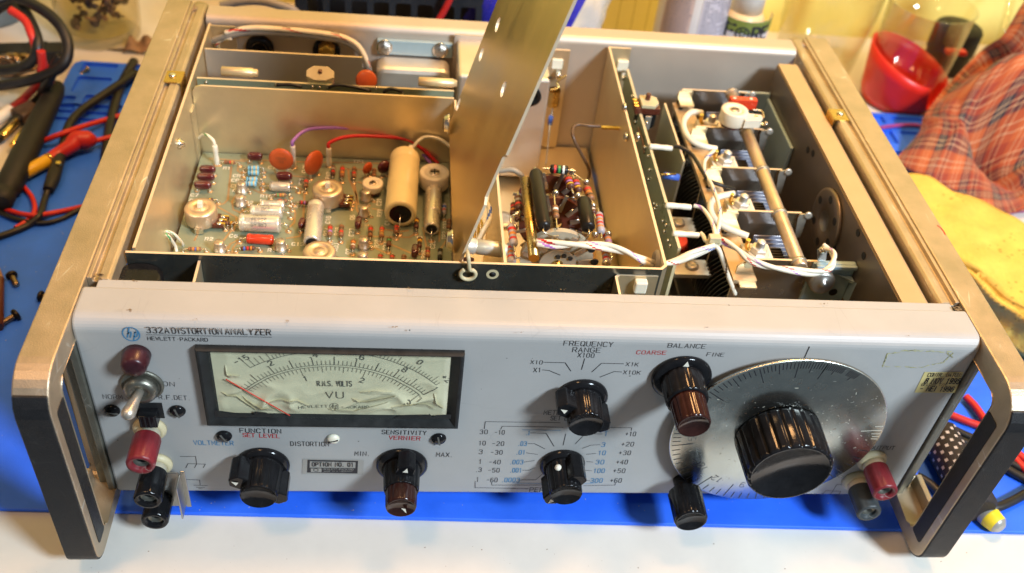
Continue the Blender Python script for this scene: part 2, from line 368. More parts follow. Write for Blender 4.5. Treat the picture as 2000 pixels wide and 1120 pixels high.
# ------------------------------------------------------------------ a thin engraved alphabet: strokes on a 4 x 6 grid
GL = {
'A': '0,0 2,6 4,0|.7,2 3.3,2', 'B': '0,0 0,6 3,6 4,5.2 4,3.9 3,3.1 0,3.1|3,3.1 4,2.4 4,.8 3,0 0,0', 'C': '4,5 3,6 1,6 0,5 0,1 1,0 3,0 4,1',
'D': '0,0 0,6 2.6,6 4,4.6 4,1.4 2.6,0 0,0', 'E': '4,6 0,6 0,0 4,0|0,3.1 3.2,3.1', 'F': '4,6 0,6 0,0|0,3.1 3.2,3.1', 'G': '4,5 3,6 1,6 0,5 0,1 1,0 3,0 4,1 4,2.8 2.4,2.8',
'H': '0,0 0,6|4,0 4,6|0,3.1 4,3.1', 'I': '2,0 2,6', 'J': '3.4,6 3.4,1 2.6,0 1,0 .2,1', 'K': '0,0 0,6|4,6 0,2.4|1.4,3.6 4,0', 'L': '0,6 0,0 3.8,0',
'M': '0,0 0,6 2,2 4,6 4,0', 'N': '0,0 0,6 4,0 4,6', 'O': '1,0 0,1 0,5 1,6 3,6 4,5 4,1 3,0 1,0', 'P': '0,0 0,6 3,6 4,5.2 4,3.6 3,2.8 0,2.8',
'Q': '1,0 0,1 0,5 1,6 3,6 4,5 4,1 3,0 1,0|2.6,1.4 4.2,-.4', 'R': '0,0 0,6 3,6 4,5.2 4,3.7 3,2.9 0,2.9|2.4,2.9 4,0', 'S': '4,5.1 3,6 1,6 0,5.2 0,3.9 1,3.2 3,2.9 4,2.1 4,.8 3,0 1,0 0,.9',
'T': '0,6 4,6|2,6 2,0', 'U': '0,6 0,1 1,0 3,0 4,1 4,6', 'V': '0,6 2,0 4,6', 'W': '0,6 1,0 2,4 3,0 4,6', 'X': '0,0 4,6|0,6 4,0', 'Y': '0,6 2,3 4,6|2,3 2,0', 'Z': '0,6 4,6 0,0 4,0',
'0': '1,0 .2,1 .2,5 1,6 3,6 3.8,5 3.8,1 3,0 1,0', '1': '1,5 2.2,6 2.2,0', '2': '.2,5 1,6 3,6 3.8,5.1 3.8,3.9 .2,.2 .2,0 3.9,0', '3': '.2,5.3 1,6 3,6 3.8,5.2 3.8,3.9 3,3.2 1.6,3.2|3,3.2 3.8,2.4 3.8,.8 3,0 1,0 .1,.8',
'4': '3,0 3,6 0,1.8 4,1.8', '5': '3.6,6 .5,6 .3,3.2 1.2,3.7 2.9,3.7 3.8,2.8 3.8,1 2.9,0 1,0 .1,.8', '6': '3.5,5.4 2.8,6 1.2,6 .2,5 .2,1 1.1,0 2.9,0 3.8,1 3.8,2.6 2.9,3.5 1.1,3.5 .2,2.6',
'7': '.1,6 3.9,6 1.6,0', '8': '1.1,3.2 .3,4 .3,5.2 1.1,6 2.9,6 3.7,5.2 3.7,4 2.9,3.2 1.1,3.2 .1,2.3 .1,.9 1.1,0 2.9,0 3.9,.9 3.9,2.3 2.9,3.2', '9': '.5,.6 1.2,0 2.8,0 3.8,1 3.8,5 2.9,6 1.1,6 .2,5 .2,3.5 1.1,2.6 2.9,2.6 3.8,3.5',
'-': '.5,3 3.5,3', '+': '.3,3 3.7,3|2,1.3 2,4.7', '.': '.9,0 1.1,.3', ':': '.9,.5 1.1,.8|.9,3.6 1.1,3.9', '/': '0,0 4,6', 'h': '.4,0 1.6,6.6|.9,2.6 1.8,3.9 2.9,3.9 3.1,3 2.5,0', 'p': '.3,-2.2 1.8,3.9|1.5,3.2 2.4,3.9 3.4,3.7 3.6,2.6 3,.6 2,0 .9,.4', 'm': '0,0 0,4|0,3 1,4 2,3.4 2,0|2,3 3,4 4,3.4 4,0', 'a': '3.6,4 3.6,0|3.6,3 2.6,4 1.2,4 .3,3 .3,1 1.2,0 2.6,0 3.6,1',
'·': '1.6,3 2.2,3.2', ' ': ''}
NARROW = {'I': 2.2, '.': 2.0, ':': 2.2, '1': 3.4, ' ': 3.2, '·': 3.2}
def text_strokes(s, bold=0.6, gap=1.9):
    x = 0; out = []
    for ch in s:
        g = GL.get(ch, '')
        off = 0.9 if ch == 'I' else (0.3 if ch == '1' else 0)
        for st in g.split('|'):
            if st: out.append([(x - off + float(a.split(',')[0]), float(a.split(',')[1])) for a in st.split()])
        x += NARROW.get(ch, 4) + gap
    return out, max(x - gap, 0.1)
def write(mb, s, o, U, V, h, mt, width=None, align='l', wt=0.62, lift=0.0, slant=0.0):
    st, w_ = text_strokes(s); k = h / 6; kx = (width / w_) if width else k
    x0 = {'l': 0, 'c': -w_ * kx / 2, 'r': -w_ * kx}[align]
    for pl in st: mb.ribbon([(x0 + a * kx + slant * b * k, b * k) for a, b in pl], wt * k, o, U, V, mt, lift)
    return mb
def between(mb, s, p0, p1, W, h, mt, **kw):
    # lettering whose baseline runs from p0 to p1 on the surface with outward normal W
    p0 = Vector(p0); p1 = Vector(p1); U = (p1 - p0); wd = U.length; U.normalize(); V = Vector(W).cross(U)
    return write(mb, s, p0, U, V, h, mt, width=wd, **kw)

# ================================================================== the setting
ZT = 0.1159; HW = 0.1985; YR = 0.265
Z_TABLE = -0.0145; Z_MAT = -0.0118
M['table'] = mat('cream_laminate', (0.66, 0.63, 0.575), 0.36, var=0.07, vscale=14, bump=0.04, bscale=400)
M['mat'] = mat('blue_silicone', (0.024, 0.14, 0.86), 0.5, var=0.18, vscale=14, bump=0.12, bscale=2200)
M['wall'] = mat('yellow_green_wall', (0.86, 0.76, 0.24), 0.6, var=0.15, vscale=6)
mb = MB(); mb.box((-1.1, -0.066, Z_TABLE - 0.035), (1.2, 0.56, Z_TABLE), M['table'])
for k in range(70):                                           # crumbs and specks of dirt on the worktop
    a, b = random.uniform(-.24, .24), random.uniform(-.048, -.02); r = random.choice((.0001, .00015, .0002, .0004))
    mb.add([(a + r * math.cos(t), b + r * .7 * math.sin(t), Z_TABLE + .0001) for t in (0, 1.2, 2.4, 3.6, 4.9)], [(0, 1, 2, 3, 4)], M['ink_brown'])
mb.build('table', kind='structure', bevel=0.016, segs=5)
mb = MB(); mb.box((-1.1, 0.560, -0.4), (1.2, 0.58, 0.8), M['wall'])
mb.build('wall', kind='structure')

# ================================================================== the instrument
INST = empty('distortion_analyzer', (0, 0.12, Z_MAT), 'opened grey bench instrument with dial, meter and bared circuitry, standing on the blue mat', 'test instrument')
def plate(lo, hi, mt, edge=None, mbx=None):
    b = mbx or MB(); b.box(lo, hi, mt); b.mi[-5] = b.m(edge or M['alu_edge']); return b

# ---- front panel
mb = MB()
prof = [(0, 0), (0, ZT - .0065)] + [(.0065 - .0065 * math.cos(t), ZT - .0065 + .0065 * math.sin(t)) for t in [PI / 2 * i / 8 for i in range(1, 9)]] + [(.0211, ZT), (.0211, ZT - .005), (.0035, ZT - .005), (.0035, 0)]
mb.prism(prof, (-HW, 0, 0), (0, 1, 0), (0, 0, 1), 2 * HW, M['paint'])
pan = mb
# worn spots and chips in the enamel along the top edges
mb = pan
def blot(o, U, V, r, mt, mbx, n=9, lift=.00006, sx=1.0):
    W_ = Vector(U).cross(Vector(V)); o = Vector(o)
    pts = [o + Vector(U) * (r * sx * random.uniform(.5, 1.2) * math.cos(2 * PI * i / n)) + Vector(V) * (r * random.uniform(.4, 1.2) * math.sin(2 * PI * i / n)) + W_ * lift for i in range(n)]
    mbx.add(pts, [tuple(range(n))], mt)
M['chip'] = mat('bare_chipped_spot', (0.16, 0.11, 0.06), 0.6, var=0.3, vscale=800)
for (px, py, r) in [(192, 537, .0016), (198, 545, .0011), (185, 541, .0009), (232, 546, .0006), (262, 550, .0007), (800, 562, .0005), (1424, 597, .0006), (1612, 592, .0007), (1866, 600, .0011), (1872, 604, .0013), (1777, 655, .0005), (770, 640, .0006), (1020, 648, .0004), (380, 625, .0004), (560, 628, .0004), (1380, 640, .0004), (252, 607, .0008), (1100, 566, .0004)]:
    for q in range(3): blot(at(px + random.uniform(-5, 5), py + random.uniform(-2, 2), 2, ZT if py > 556 else ZT - .0012), (1, 0, 0), (0, 1, 0), r * random.uniform(.3, .8), M['chip'], mb, sx=random.uniform(.8, 2.2))
for (px, py) in [(800, 645), (1040, 700), (940, 760), (700, 862), (1230, 735), (1650, 760), (640, 900), (990, 700), (1420, 975), (330, 660), (230, 860), (1780, 890), (350, 740)]:
    blot(at(px, py, 1, 0), (1, 0, 0), (0, 0, 1), random.uniform(.0002, .0005), M['ink_grey'], mb, lift=.00006)

# ---- lettering on the panel
ink = blue = red = pan
PX = lambda px, py: at(px, py, 1, -0.00015)
def label(mbx, s, x0, y0, x1, y1, top, mt, wt=0.62):
    a = PX(x0, y0); b = PX(x1, y1); h = PX(x0, top).z - a.z
    between(mbx, s, a, b, (0, -1, 0), h, mt, wt=wt)
K, B, RD = M['ink'], M['ink_blue'], M['ink_red']
label(ink, '332A', 287, 650.5, 331, 651.5, 639.5, K, .75); label(ink, 'DISTORTION', 337, 651.5, 434, 653.5, 640.5, K, .75); label(ink, 'ANALYZER', 441, 653.5, 529, 655, 642.5, K, .75)
label(ink, 'HEWLETT·PACKARD', 289, 664.5, 406, 667.5, 658, K, .85)
def line(mbx, pts, mt, wd=0.00035): 
    P = [PX(*p) for p in pts]; mbx.ribbon([(p.x, p.z) for p in P], wd, (0, -.00015, 0), (1, 0, 0), (0, 0, 1), mt)
line(ink, [(286, 654.2), (530, 659.2)], K, .00025)
label(ink, 'ON', 319, 754, 341, 755, 746, K); label(ink, 'NORM.', 202, 779, 246, 780, 771, K); label(ink, 'R.F.DET.', 311, 780, 371, 782, 772, K); label(ink, 'LINE', 255, 722, 287, 722, 714, K)
label(ink, 'FUNCTION', 469, 845, 549, 847, 837, K, .8); label(red, 'SET LEVEL', 475, 853.5, 546, 856, 846.5, RD, .9); label(blue, 'VOLTMETER', 379, 869, 456, 870, 861, B, .8); label(ink, 'DISTORTION', 568, 871, 642, 872, 863, K, .7)
label(ink, 'SENSITIVITY', 746, 848, 832, 850, 840.5, K, .8); label(red, 'VERNIER', 760, 858.5, 820, 860.5, 851.5, RD, .9); label(ink, 'MIN.', 693, 890, 721, 891, 882, K, .7); label(ink, 'MAX.', 852, 892, 883, 893, 884, K, .7)
label(ink, 'FREQUENCY', 1101, 675, 1196, 678, 666, K); label(ink, 'RANGE', 1118, 688, 1172, 689, 679, K); label(ink, 'X100', 1128, 698, 1160, 699, 690, K)
label(ink, 'X10', 1036, 711, 1059, 712, 704, K); label(ink, 'X1', 1042, 727, 1056, 727, 719, K); label(ink, 'X1K', 1222, 715, 1246, 716, 708, K); label(ink, 'X10K', 1217, 731, 1250, 732, 724, K)
line(ink, [(1062, 708), (1104, 709), (1115, 725)], K); line(ink, [(1060, 723), (1072, 724), (1094, 733)], K); line(ink, [(1142, 701), (1136, 722)], K); line(ink, [(1218, 711), (1175, 710), (1156, 727)], K); line(ink, [(1214, 727), (1200, 726), (1172, 737)], K)
label(ink, 'BALANCE', 1304, 679, 1377, 681, 671, K); label(red, 'COARSE', 1243, 692, 1300, 693, 685, RD, .8); label(ink, 'FINE', 1380, 696, 1413, 697, 689, K)
label(ink, 'METER RANGE', 1062, 810, 1150, 812, 802, K); label(ink, 'SET LEVEL', 1075, 821, 1136, 822, 813, K)
label(ink, 'OUTPUT', 1698, 878, 1745, 879, 871, K, .7); line(ink, [(1581, 678), (1570, 702)], K, .00045)
Ls = [('30', 937, 952, 849), ('10', 935, 948, 871), ('3', 935, 942, 888), ('1', 935, 940, 907), ('.3', 929, 940, 923), ('.1', 927, 934, 942)]
for s, a, b, y in Ls: label(ink, s, a, y - 1, b, y - 1, y - 9, K)
for i, (s, a, b, y) in enumerate([('-10', 966, 985, 849), ('-20', 961, 984, 871), ('-30', 958, 981, 888), ('-40', 955, 977, 907), ('-50', 953, 975, 923), ('-60', 950, 971, 942)]): label(ink, s, a, y, b, y, y - 8, K)
for s, a, b, y in [('.1', 1028, 1034, 850), ('.03', 1012, 1028, 871), ('.01', 1008, 1025, 888), ('.003', 996, 1021, 907), ('.001', 996, 1018, 923), ('.0003', 980, 1014, 942)]: label(blue, s, a, y, b, y, y - 8, B, .8)
for s, a, b, y in [('1', 1180, 1185, 852), ('3', 1174, 1181, 873), ('10', 1168, 1182, 889), ('30', 1163, 1179, 907), ('100', 1159, 1180, 924), ('300', 1153, 1176, 943)]: label(blue, s, a, y, b, y, y - 8, B, .8)
for s, a, b, y in [('+10', 1221, 1241, 852), ('+20', 1213, 1237, 872), ('+30', 1208, 1231, 889), ('+40', 1203, 1225, 907), ('+50', 1197, 1220, 924), ('+60', 1191, 1213, 943)]: label(ink, s, a, y, b, y, y - 8, K)
line(ink, [(946, 838), (948, 824), (1094, 826)], K, .0003); line(ink, [(978, 839), (981, 833), (1100, 835)], K, .0003); line(ink, [(1165, 835), (1234, 836), (1233, 841)], K, .0003)
line(ink, [(928, 942), (928, 953), (1032, 955)], K, .0003); line(ink, [(960, 943), (961, 948), (1060, 948)], K, .0003); line(ink, [(1140, 949), (1201, 948), (1202, 944)], K, .0003)
line(ink, [(1036, 846), (1067, 847), (1082, 872)], K, .0003); line(ink, [(1031, 867), (1044, 867), (1064, 877)], K, .0003); line(ink, [(1028, 885), (1050, 888)], K, .0003); line(ink, [(1024, 903), (1044, 900)], K, .0003); line(ink, [(1021, 919), (1033, 919), (1045, 914)], K, .0003); line(ink, [(1016, 938), (1046, 938), (1060, 926)], K, .0003)
line(ink, [(1105, 848), (1100, 870)], K, .0003); line(ink, [(1176, 848), (1143, 848), (1124, 867)], K, .0003); line(ink, [(1172, 869), (1154, 870), (1138, 876)], K, .0003); line(ink, [(1164, 886), (1145, 888)], K, .0003); line(ink, [(1158, 903), (1146, 902)], K, .0003); line(ink, [(1156, 920), (1142, 919)], K, .0003); line(ink, [(1152, 939), (1140, 939)], K, .0003)
line(blue, [(1020, 840), (1095, 841)], B, .0003); line(blue, [(1160, 842), (1188, 843)], B, .0003); line(blue, [(1001, 944), (1060, 945)], B, .0003); line(blue, [(1140, 945), (1163, 944)], B, .0003)
label(ink, 'PERCENT', 1034, 961, 1100, 962, 953, K)
# earth and chassis symbols
line(ink, [(352, 892), (382, 892), (384, 906)], K, .0003); line(ink, [(363, 914), (367, 906), (401, 907), (397, 914)], K, .0003); line(ink, [(384, 907), (380, 914)], K, .0003)
line(ink, [(364, 937), (390, 938), (391, 948)], K, .0003); line(ink, [(378, 948), (405, 949)], K, .0003); line(ink, [(383, 952), (400, 953)], K, .0003); line(ink, [(388, 955), (395, 955)], K, .0003)
line(ink, [(1662, 948), (1634, 947), (1627, 959)], K, .0003); line(ink, [(1606, 966), (1613, 959), (1642, 960), (1638, 967)], K, .0003); line(ink, [(1627, 960), (1620, 967)], K, .0003)
# round emblem with two slanted letters
c = PX(256, 653); W0 = (c.x, -.00015, c.z)
blue.ribbon(circ(0, 0, .0034, 24, ry=.0040), .00055, W0, (1, 0, 0), (0, 0, 1), B, closed=True)
write(blue, 'h', (c.x - .0020, -.0002, c.z - .0019), (1, 0, 0), (0, 0, 1), .0048, B, wt=.75, slant=.15, width=.0023)
write(blue, 'p', (c.x + .0006, -.0002, c.z - .0016), (1, 0, 0), (0, 0, 1), .0046, B, wt=.75, slant=.1, width=.0021)

# ---- residue of a removed sticker and the two stickers left
mb = pan; M['residue'] = mat('dried_glue_residue', (0.42, 0.40, 0.20), 0.55, var=0.3, vscale=300)
for (x0, y0, x1, y1) in [(1733, 692, 1724, 716), (1733, 692, 1790, 684), (1760, 685, 1858, 688), (1728, 716, 1800, 718), (1800, 718, 1842, 708), (1842, 708, 1862, 690), (1850, 690, 1862, 700)]:
    n = 14
    for i in range(n):
        if random.random() < .22: continue
        t0, t1 = i / n, (i + 1.1) / n
        p = [(x0 + (x1 - x0) * t + random.uniform(-1, 1), y0 + (y1 - y0) * t + random.uniform(-1, 1)) for t in (t0, t1)]
        line(mb, p, M['residue'], random.uniform(.0002, .0006))
PANEL = pan.build('front_panel', INST, bevel=0.0012, clean=False)
mb = MB(); mb.box((-HW + .005, .0213, ZT - .0045), (HW - .005, .0269, ZT - .0012), M['paint'])
mb.build('top_strip', PANEL, bevel=0.0006)
M['sticker_y'] = mat('yellowed_sticker', (0.52, 0.43, 0.18), 0.5, var=0.12, vscale=120)
mb = MB(); q = [PX(1806, 727), PX(1882, 727), PX(1865, 768), PX(1786, 767)]
mb.add([(v.x, -.0002, v.z) for v in q], [(0, 3, 2, 1)], M['sticker_y'])
def stk(s, x0, y0, x1, y1, top, mt, wt): 
    a = at(x0, y0, 1, -.00035); b = at(x1, y1, 1, -.00035); between(mb, s, a, b, (0, -1, 0), at(x0, top, 1, -.00035).z - a.z, mt, wt=wt)
stk('CONTR. DATUM:', 1811, 736, 1877, 736, 729, K, .8); stk('8 NOV 1995', 1805, 749, 1872, 750, 739, K, 1.0); stk('GELDIG T/M:', 1799, 754, 1850, 754, 749, K, .8); stk('- MEI 1996', 1795, 764, 1860, 765, 755, K, 1.0)
mb.build('inspection_sticker', PANEL, clean=False, label='yellowed sticker with stamped dates')
M['sticker_g'] = mat('grey_foil_sticker', (0.33, 0.33, 0.31), 0.35, 0.3, var=0.08)
mb = MB(); q = [PX(591, 897), PX(711, 899), PX(709, 928), PX(590, 926)]
mb.add([(v.x, -.0002, v.z) for v in q], [(0, 3, 2, 1)], M['sticker_g'])
P = lambda x, y: (lambda v: (v.x, v.z))(at(x, y, 1, -.0003))
fr = [P(603, 900), P(697, 902), P(696, 924), P(602, 922)]
mb.ribbon(fr, .0011, (0, -.0003, 0), (1, 0, 0), (0, 0, 1), M['ink'], closed=True)
mb.add([(a, -.00032, b) for a, b in (P(604, 914), P(696, 915), P(695, 923), P(603, 922))], [(0, 3, 2, 1)], M['ink'])
stk2 = lambda s, x0, y0, x1, y1, top, mt, wt: (lambda a, b: between(mb, s, a, b, (0, -1, 0), at(x0, top, 1, -.0005).z - a.z, mt, wt=wt))(at(x0, y0, 1, -.0005), at(x1, y1, 1, -.0005))
stk2('OPTION NO. 01', 610, 911, 690, 912, 904, K, .95)
mb.add([(a, -.0004, b) for a, b in (P(607, 915), P(628, 915), P(628, 922), P(607, 922))], [(0, 3, 2, 1)], M['sticker_g'])
stk2('HEWLETT-PACKARD', 631, 918, 690, 919, 915, M['sticker_g'], .8); stk2('MADE IN W.-GERMANY', 633, 922, 688, 922, 920, M['sticker_g'], .8)
c = at(617, 918.5, 1, -.0005); mb.ribbon(circ(c.x, c.z, .0011, 12), .0003, (0, -.0005, 0), (1, 0, 0), (0, 0, 1), K, closed=True)
mb.build('option_label', PANEL, clean=False, label='grey foil label with dark framed text')

# ---- side frames: long top bar, carrying handle loop in front
def side_frame(sg):
    xi, xo = sg * HW, sg * .2125
    x0 = min(xi, xo) ; dx = .0140
    o = [(.287, ZT - .012), (.287, ZT - .003), (.284, ZT)]
    r = .017
    o += [(-.0205 - r * math.sin(t), ZT - r + r * math.cos(t)) for t in [PI / 2 * i / 8 for i in range(9)]]
    r = .010
    o += [(-.0275 - r * math.cos(t), .004 - r * math.sin(t)) for t in [PI / 2 * i / 6 for i in range(7)]]
    o += [(.008, -.006), (.0132, .000), (.0132, ZT - .012)]
    h = rrect(-.0240, .003, .0112, ZT - .0115, .0055)
    m = MB(); m.holed(o, [h], (x0, 0, 0), (0, 1, 0), (0, 0, 1), dx, M['cast'])
    f = m.build('side_frame', INST, bevel=0.0009, label='cast side frame with handle on the meter side' if sg < 0 else 'cast side frame with handle on the dial side')
    # black vinyl grip over the front of the loop
    pts = []
    r = .0155
    for i in range(3): t = PI / 2 * (.62 + .19 * i); pts.append((-.0205 - .017 * math.sin(t), ZT - .017 + .017 * math.cos(t)))
    for i in range(7): t = PI / 2 * i / 6; pts.append((-.0275 - .010 * math.cos(t), .004 - .010 * math.sin(t)))
    out = [(a - .0007 if k < 5 else a - .0005, b) for k, (a, b) in enumerate(pts)]
    poly = [(a + .0004, b + .0004) for a, b in pts] ; outer = []
    for k, (a, b) in enumerate(pts):
        p0 = Vector(pts[max(k - 1, 0)]); p1 = Vector(pts[min(k + 1, len(pts) - 1)]); d = (p1 - p0).normalized(); nrm = Vector((d.y, -d.x))
        outer.append((a + nrm.x * .0008, b + nrm.y * .0008))
    g = MB(); g.prism(poly + list(reversed(outer)), (x0 + .0004, 0, 0), (0, 1, 0), (0, 0, 1), dx - .0008, M['leather'], smooth=False)
    g.build('grip_cover', f, bevel=.0003)
    g = MB(); xa = xi + sg * -.0003
    g.prism(rrect(-.0326, .0045, -.0236, ZT - .019, .0018), (min(xa, xo + sg * .0003), 0, 0), (0, 1, 0), (0, 0, 1), .0146, M['leather'])
    g.build('grip_liner', f)
    g = MB(); g.box((min(xi, xi + sg * .0085), .0030, -.0040), (max(xi, xi + sg * .0085), .0125, ZT - .0125), M['cast_dark'])
    g.box((min(xi + sg * .0001, xi + sg * .0034), -.0012, -.0035), (max(xi + sg * .0001, xi + sg * .0034), .0032, ZT - .013), M['cast_dark'])
    g.build('strut_facing', f, bevel=.0006)
    g = MB(); g.box((min(xo, xo - sg * .0032), -.0215, .0028), (max(xo, xo - sg * .0026), .0060, .0105), M['cast'])
    g.build('lower_lug', f, bevel=.0006)
    return f
FL = side_frame(-1); FR = side_frame(1)

# ---- inner rails with their grooves and clips
def rail(sg):
    e = lambda a: sg * a
    g = MB()
    pr = [(.1985, ZT - .012), (.1985, ZT - .0008), (.1965, ZT - .0008), (.1962, ZT - .0030), (.1942, ZT - .0030), (.1938, ZT - .0014), (.1900, ZT - .0014), (.1886, ZT - .0026), (.1882, ZT - .012)]
    pl = [(e(a), b) for a, b in pr]
    g.prism(pl, (0, .0272, 0), (1, 0, 0), (0, 0, 1), -(YR + .018 - .0272), M['cast'])
    ra = g.build('slide_rail', INST, bevel=.0004)
    g = MB()
    g.cyl((e(.1935), YR + .010, ZT - .008), (e(.1935), YR + .021, ZT - .008), .0065, M['cast'], 14)
    g.build('rail_end', ra)
    px = (340, 152) if sg < 0 else (1638, 226)
    p = at(*px, 2, ZT - .0012)
    g = MB(); x = p.x
    g.box((x - .0045, p.y - .006, ZT - .0013), (x + .0045, p.y + .006, ZT - .0005), M['brass'])
    xx = x - sg * .0045
    g.box((xx - .0004, p.y - .006, ZT - .009), (xx + .0004, p.y + .006, ZT - .0006), M['brass'])
    cl = g.build('spring_clip', ra)
    g = MB(); g.lathe([(.0021, 0), (.0019, .0009), (.0008, .0012)], (x + sg * .001, p.y + .001, ZT - .0006), (0, 0, 1), M['steel'], 14); g.build('rivet', cl)
    return ra
rail(-1); rail(1)

# ---- rear panel
mb = MB()
pr = [(YR + .0145, ZT - .0004)] + [(YR + .0045 - .0045 * math.sin(t), ZT - .0045 - .0004 + .0045 * math.cos(t)) for t in [PI / 2 * i / 8 for i in range(9)]] + [(YR, .012), (YR + .0016, .012), (YR + .0016, ZT - .006), (YR + .006, ZT - .0022), (YR + .0145, ZT - .0022)]
mb.prism(pr, (-.1872, 0, 0), (0, 1, 0), (0, 0, 1), .3744, M['rear'])
REAR = mb.build('rear_panel', INST, bevel=.0003)
def rp(px, py, off=0.0): return at(px, py, 1, YR - off)
for px, py, r in [(508, 92, .0085), (638, 97, .0085)]:
    p = rp(px, py); g = MB(); g.lathe([(r, 0), (r, .003), (r * .8, .0045), (r * .55, .0045), (r * .5, .001)], (p.x, p.y, p.z), (0, -1, 0), M['black'], 24)
    b = g.build('grommet', REAR)
p = rp(640, 88); g = MB(); g.lathe([(.0055, 0), (.0055, .006), (.004, .0065)], (p.x, YR - .0045, p.z), (0, -1, 0), M['brass'], 6, smooth=False); g.build('hex_nut', REAR)
for px, py in [(905, 108), (1087, 118), (1214, 122)]:
    p = rp(px, py); g = MB(); g.box((p.x - .0035, YR - .0055, p.z - .0035), (p.x + .0035, YR - .0018, p.z + .0035), M['nylon'])
    g.cyl((p.x + .001, YR - .0055, p.z - .005), (p.x + .001, YR - .011, p.z - .006), .0017, M['steel'], 10)
    g.build('nylon_standoff', REAR, bevel=.0005)

# ---- chassis
mb = MB(); mb.box((-.187, .0036, .002), (.187, YR, .0035), M['dullsteel']); CH = mb.build('chassis_floor', INST)
mb = MB(); mb.box((-.1880, .013, .0036), (-.1872, YR, ZT - .013), M['dark_plate']); mb.build('chassis_side', INST)
mb = MB(); mb.box((.1872, .013, .0036), (.1880, YR, ZT - .013), M['dark_plate']); mb.build('chassis_side', INST)
for x in (-.15, .15):
    for y in (.03, .23):
        mb = MB(); mb.lathe([(.008, 0), (.009, .003), (.009, .0142)], (x, y, Z_MAT), (0, 0, 1), M['black_matt'], 18); mb.build('rubber_foot', INST)
# right side plate with the flat top flange
x0, x1 = .1722, .1862
mb = MB(); zt = ZT - .0042
pr = [(x0 - .0001, .0036), (x0 + .0010, .0036), (x0 + .0010, zt - .0014), (x1 - .002, zt - .0014), (x1, zt - .003), (x1, zt - .0015), (x1 - .0018, zt), (x0 - .0001, zt)]
mb.prism(pr, (0, .0285, 0), (1, 0, 0), (0, 0, 1), -(.2535 - .0285), M['tan_anod'])
RP = mb.build('side_plate', INST, label='long plate with a broad flat top flange')
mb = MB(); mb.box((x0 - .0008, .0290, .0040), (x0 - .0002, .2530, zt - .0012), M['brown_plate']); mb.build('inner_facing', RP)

# ---- shield box around the circuit board and the switch
zb = ZT - .004; XL = -.1845; YB = .1925; YF = .0485
mb = plate((XL - .0007, YF + .003, .030), (XL + .0007, YR - .0015, zb), M['alu'])
SBX = mb.build('shield_box', INST)
mb = MB()
pr = [(-.1875, YF - .0007), (.0585, YF - .0007), (.0615, YF + .0023), (.0635, YR - .0035), (.0770, YR - .0035), (.0770, YR - .0022), (.0622, YR - .0022), (.0601, YF + .0030), (.0580, YF + .0007), (-.1875, YF + .0007)]
n = len(pr)
mb.prism(pr, (0, 0, .020), (1, 0, 0), (0, 1, 0), zb - .020, M['alu'])
mb.mi[1] = mb.m(M['alu_edge'])                      # bright cut top edge
mb.mi[2] = mb.m(M['dark_plate'])  # outer face coloured dark to stand for a dark reflection
mb.build('front_wall', SBX, label='folded wall with a dark reflection painted on its outer face and bright cut edge')
# holes, wire ring and brackets on the outer face of the front wall
g = MB(); p = at(962, 536, 1, YF - .0008); g.lathe([(.0022, 0), (.0030, .0001)], p, (0, -1, 0), M['ivory'], 16); g.lathe([(.0016, 0.0002), (.0002, .0003)], p, (0, -1, 0), M['black_matt'], 16); g.build('wall_hole', SBX)
g = MB(); p = at(914, 536, 1, YF - .003); g.tube([(p.x + .0035 * math.cos(t), p.y, p.z + .0032 * math.sin(t)) for t in [2.2 + i * .5 for i in range(12)]] + [(p.x - .0005, p.y + .001, p.z + .010), (p.x - .001, YF + .004, zb + .004)], .0010, M['ivory'], 8, 4); g.build('wire_hook', SBX)
p = at(1205, 562, 1, YF - .012); p2 = at(1286, 540, 1, YF - .012)
g = MB(); z2 = zb - .006
outl = [(.0415, YF - .0010), (.0415, YF - .014), (.0440, YF - .0160), (.0585, YF - .0160), (.0585, YF - .0150), (.0444, YF - .0150), (.0427, YF - .0135), (.0427, YF - .0010)]
pa = at(1202, 545, 2, zb - .004); pb = at(1286, 540, 2, zb - .004)
g.prism([(pa.x, YF - .001), (pa.x, pa.y - .004), (pa.x + .001, pa.y + .001), (pa.x + .003, pb.y), (pb.x, pb.y), (pb.x, pb.y - .0012), (pa.x + .0035, pb.y - .0012), (pa.x + .0022, pa.y), (pa.x + .0012, YF - .001)][0:0] or [(pa.x, .0288), (pa.x, pb.y - .001), (pa.x + .002, pb.y + .001), (pb.x, pb.y + .001), (pb.x, pb.y - .0002), (pa.x + .0026, pb.y - .0002), (pa.x + .0012, pb.y - .0018), (pa.x + .0012, .0288)], (0, 0, .07), (1, 0, 0), (0, 1, 0), zb - .004 - .07, M['alu'])
g.mi[1] = g.m(M['alu_edge']); br = g.build('support_bracket', SBX)
p = at(1252, 549, 2, zb - .006)
g = MB(); g.box((p.x - .0030, p.y - .003, p.z - .006), (p.x + .0030, pb.y - .0003, p.z + .001), M['nylon']); g.box((p.x - .005, pb.y + .0015, zb - .012), (p.x + .005, pb.y + .004, zb - .0045), M['nylon']); g.build('nylon_clip', br, bevel=.0008)
g = MB(); p = at(388, 520, 2, zb - .004); g.box((p.x - .0006, .0285, .08), (p.x + .0006, YF - .001, zb - .003), M['alu']); g.mi[1] = g.m(M['alu_edge']); g.build('thin_tab', SBX)
g = MB(); g.lathe([(.011, 0), (.011, .010), (.009, .011)], (-.181, .0375, zb - .016), (0, 0, 1), M['black'], 24); g.build('round_plug', SBX)

